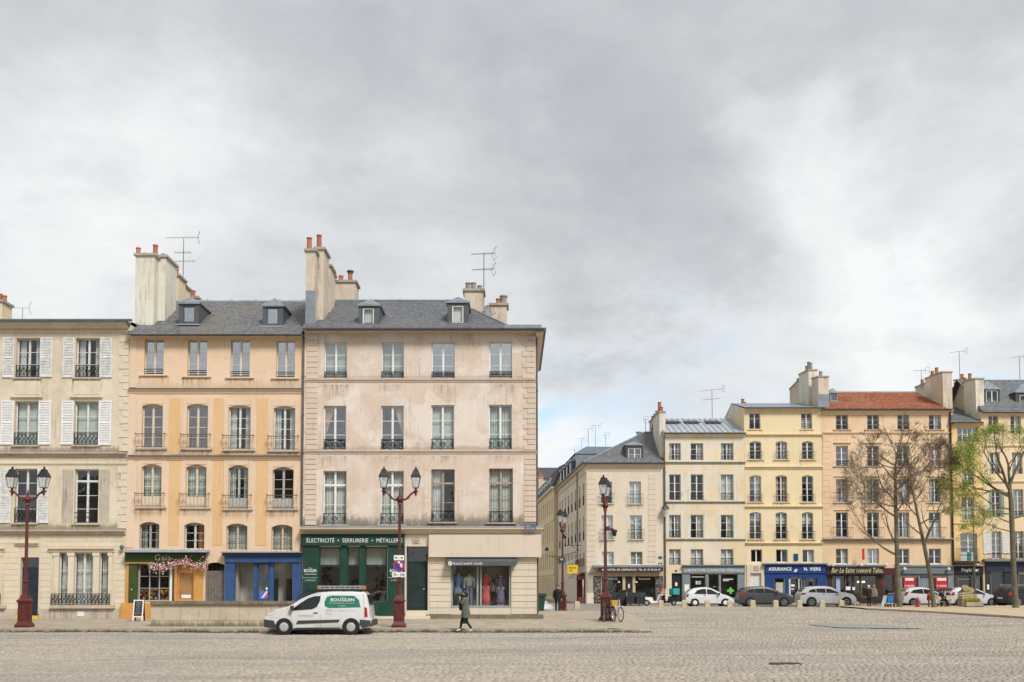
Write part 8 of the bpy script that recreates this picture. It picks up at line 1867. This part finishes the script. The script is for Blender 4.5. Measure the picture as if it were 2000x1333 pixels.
# ---------------------------------------------------------------- pallets, planter, hydrant, pushchair and other small things
def pallet(x, y, z, L_, lb):
    t = thing('pallet', lb, 'pallet', (x, y, z), 'stacked wooden pallets'); f = Fr(x, y, .06, z)
    for w_ in (-.32, 0, .32): MB(f).box(-L_/2, L_/2, w_-.05, w_+.05, 0, .1).build('bearer', WOODP, t)
    for k in range(5): cube('board', -L_/2, L_/2, -.38+k*.165, -.38+k*.165+.11, .102, .128, WOODP, t, f)
    for u in (-L_/2, L_/2-.09, -.045): cube('block', u, u+.09, -.385, -.335, 0, .1, WOODP, t, f)
yp = 78.2; xp = xx(1884, 1185, yp); zp_ = g(yp)+.1
ords = ['lowest', 'second', 'third', 'fourth', 'fifth', 'sixth', 'top']
for k in range(7): pallet(xp+RN.uniform(-.03, .03), yp, zp_+k*.165, .68, '%s pallet%s of the taller stack behind the planter' % (ords[k], '' if k in (0, 6) else ' from the ground'))
xp2 = xx(1900, 1185, yp+.7)
for k in range(6): pallet(xp2, yp+.9, zp_+k*.165, .62, '%s pallet of the shorter stack by the young tree' % (['lowest', 'second', 'third', 'fourth', 'fifth', 'top'][k]))
for i, (x, y, r, zz_) in enumerate(((xp+.08, yp, .235, zp_+7*.165), (xp2-.02, yp+.9, .20, zp_+6*.165))):
    q = MB(); q.lathe([(r, -.05), (r, .05)], (x, y-.1, zz_+r), 18, axis='w'); q.lathe([(r*.3, -.06), (r*.3, .25)], (x, y-.1, zz_+r), 10, axis='w'); q.lathe([(r, .22), (r, .3)], (x, y-.1, zz_+r), 18, axis='w')
    q.build('wooden_reel', WOODP, None, label=['larger pale wooden reel standing on the taller pallet stack', 'smaller pale wooden reel on the shorter pallet stack'][i], cat='reel', group='wooden reels on the pallets')
yq = 76.4; a, b, c, d = px(1888, 1921, 1175.5, 1186, yq); zb = g(yq)+.1
t = thing('planter_box', 'long grey planter box with bright yellow green plants', 'planter', ((a+b)/2, yq, zb)); q = MB(); q.box(a, b, yq, yq+.05, zb, zb+.36); q.box(a, b, yq+.55, yq+.6, zb, zb+.36); q.box(a, a+.05, yq+.05, yq+.55, zb, zb+.36); q.box(b-.05, b, yq+.05, yq+.55, zb, zb+.36); q.box(a, b, yq, yq+.6, zb, zb+.05); q.build('box', PGREY, t)
MB().box(a+.05, b-.05, yq+.05, yq+.55, zb+.05, zb+.31).build('soil', plain('soil', (.05, .035, .025), .95), t)
q = MB()
for k in range(420):
    f_ = RN.random(); x = a+.08+(b-a-.3)*f_; y = yq+RN.uniform(.08, .5); h = RN.uniform(.12, .42); s = RN.uniform(.02, .045); n_ = RN.uniform(0, PI); e = Vector((math.cos(n_), math.sin(n_), 0)); ln_ = Vector((RN.gauss(0, .1), RN.gauss(0, .1), h)); p = Vector((x, y, zb+.3))
    q.add([tuple(p-e*s*.5), tuple(p+e*s*.5), tuple(p+ln_*.6+e*s), tuple(p+ln_), tuple(p+ln_*.6-e*s)], [(0, 1, 2, 3, 4)], 0, RN.random())
q.build('plants', attr_mat('yellow_green_leaf', (.30, .33, .02), (.50, .47, .04), .6, None, .3, .1), t, kind='stuff')
yh = 76.3; xh = xx(1792, 1185, yh); t = thing('fire_hydrant', 'red fire hydrant on the sandy pavement', 'hydrant', (xh, yh, g(yh)+.1)); f = Fr(xh, yh, 0, g(yh)+.1); HR = plain('hydrant_red', (.36, .03, .05), .45)
MB(f).lathe([(.19, 0), (.19, .05), (.12, .08), (.11, .48), (.15, .5), (.15, .55), (.11, .62), (.04, .68), (.035, .74)], (0, 0, 0), 12).build('barrel', HR, t, auto=40)
for s in (-1, 1): MB(f).lathe([(.06, 0), (.06, .09), (.075, .09), (.075, .12)], (s*.10, 0, .38), 8, axis='u').build('outlet', HR, t)
t = thing('pushchair', 'bright blue pushchair parked beside the upright bare tree', 'pushchair', (xx(1737, 1185, 76.2), 76.2, g(76.2)+.1)); f = Fr(xx(1737, 1185, 76.2), 76.2, PI/2, g(76.2)+.1); PB_ = plain('pushchair_blue', (.01, .19, .52), .7)
MB(f).ext([(-.28, .38), (-.22, .36), (-.28, .80), (-.38, .86)], -.21, .21).build('back', PB_, t); MB(f).box(-.26, .22, -.2, .2, .34, .40).build('seat', PB_, t); MB(f).ext([(-.36, .82), (-.30, .98), (-.12, 1.02), (.02, .94), (-.1, .98), (-.28, .94)], -.2, .2).build('hood', BLACK, t)
q = MB(f)
for s in (-.22, .22): q.path([(-.36, s, .14), (-.02, s, .5), (-.42, s, .98), (-.5, s, 1.02)], .014, 5); q.path([(.3, s, .1), (-.1, s, .42)], .014, 5)
q.tube((-.5, -.22, 1.02), (-.5, .22, 1.02), .016); q.build('frame', RIM, t)
for (u, s) in ((-.36, -.22), (-.36, .22), (.3, -.2), (.3, .2)): MB(f).lathe([(.12, -.03), (.12, .03)], (u, s, .12), 12, axis='w').build('wheel', TYRE, t)
t = thing('leaning_board', 'pale grey board leaning beside the pushchair', 'board', at(1724, 1184, 77)); z = g(77)+.1; x = xx(1720, 1184, 77); q = MB(); q.add([(x, 77, z), (x+.3, 77, z), (x+.62, 77.25, z+.85), (x+.34, 77.25, z+.85), (x, 77.06, z), (x+.3, 77.06, z), (x+.62, 77.31, z+.85), (x+.34, 77.31, z+.85)], [(0, 1, 2, 3), (7, 6, 5, 4), (0, 3, 7, 4), (1, 5, 6, 2), (3, 2, 6, 7), (0, 4, 5, 1)]); q.build('panel', plain('board_grey', (.40, .41, .44), .6), t); q = MB(); q.tube((x+.45, 77.3, z+.8), (x+.75, 77.7, z), .02); q.build('prop', GUT, t)
t = thing('sail_flag', 'red and green flag on a pole outside the tobacco bar', 'flag', at(1726, 1180, 83)); a = at(1721, 1135, 83); b = at(1728, 1137, 83); z = g(83); q = MB(); q.tube((b[0], 83, z), (b[0], 83, b[2]+.1), .02); q.build('pole', GUT, t); MB().poly([(a[0], 83, a[2]), (b[0], 83, b[2]+.1), (b[0], 83.04, b[2]-.5), (a[0]+.1, 83.02, a[2]-.32)]).build('red_cloth', CRED, t); MB().poly([(b[0]-.12, 83, b[2]-.52), (b[0], 83, b[2]-.52), (b[0]+.04, 83.03, b[2]-.85), (b[0]-.05, 83, b[2]-.85)]).build('green_cloth', plain('flag_green', (.05, .22, .07), .7), t)
for i, p in enumerate((1670, 1679, 1714)):
    y = 84.5; x = xx(p, 1180, y); z = g(y); t = thing('cafe_chair', ['brown cafe chair nearest the silver white crossover', 'brown cafe chair left of the man in black', 'brown cafe chair beside the leaning board'][i], 'chair', (x, y, z), 'brown chairs outside the tobacco bar'); f = Fr(x, y, .4*i, z); WB = MATS.get('chair_brown') or plain('chair_brown', (.07, .035, .025), .6)
    MB(f).box(-.2, .2, -.2, .2, .42, .46).build('seat', WB, t); MB(f).box(-.2, .2, .17, .2, .5, .88).build('backrest', WB, t)
    for a in (-.18, .18):
        for b in (-.18, .18): MB(f).tube((a, b, 0), (a, b, .42 if b < 0 else .88), .018, n=5).build('leg', WB, t)
# ---------------------------------------------------------------- houses across the square, behind the viewer: seen as reflections in the panes
OPW = plaster('opposite_render', (.30, .24, .17), (.34, .28, .21), (.2, .16, .11))
for i, (xa, xb, h, lb) in enumerate(((-62, -36, 13, 'long low house'), (-35, -16, 17, 'tall gabled house'), (-8, 16, 15, 'broad house'), (24, 60, 12, 'far right house'))):
    t = thing('opposite_house', lb+' across the square, mirrored in the window panes', 'house', ((xa+xb)/2, -42, 0), 'houses across the square'); MB().box(xa, xb, -54, -42, -.05, h).build('wall', OPW, t)
    MB().ext([(-54.5, h), (-41.5, h), (-48, h+4.5)], xa, xb, 'u').build('roof', SLATEBASE, t); n = int((xb-xa)/3.2)
    for k in range(n):
        for fl in range(int(h/3.6)): u = xa+(xb-xa)*(k+.5)/n; cube('window', u-.55, u+.55, -42, -41.93, 1+fl*3.5, 3+fl*3.5, BLACK, t)
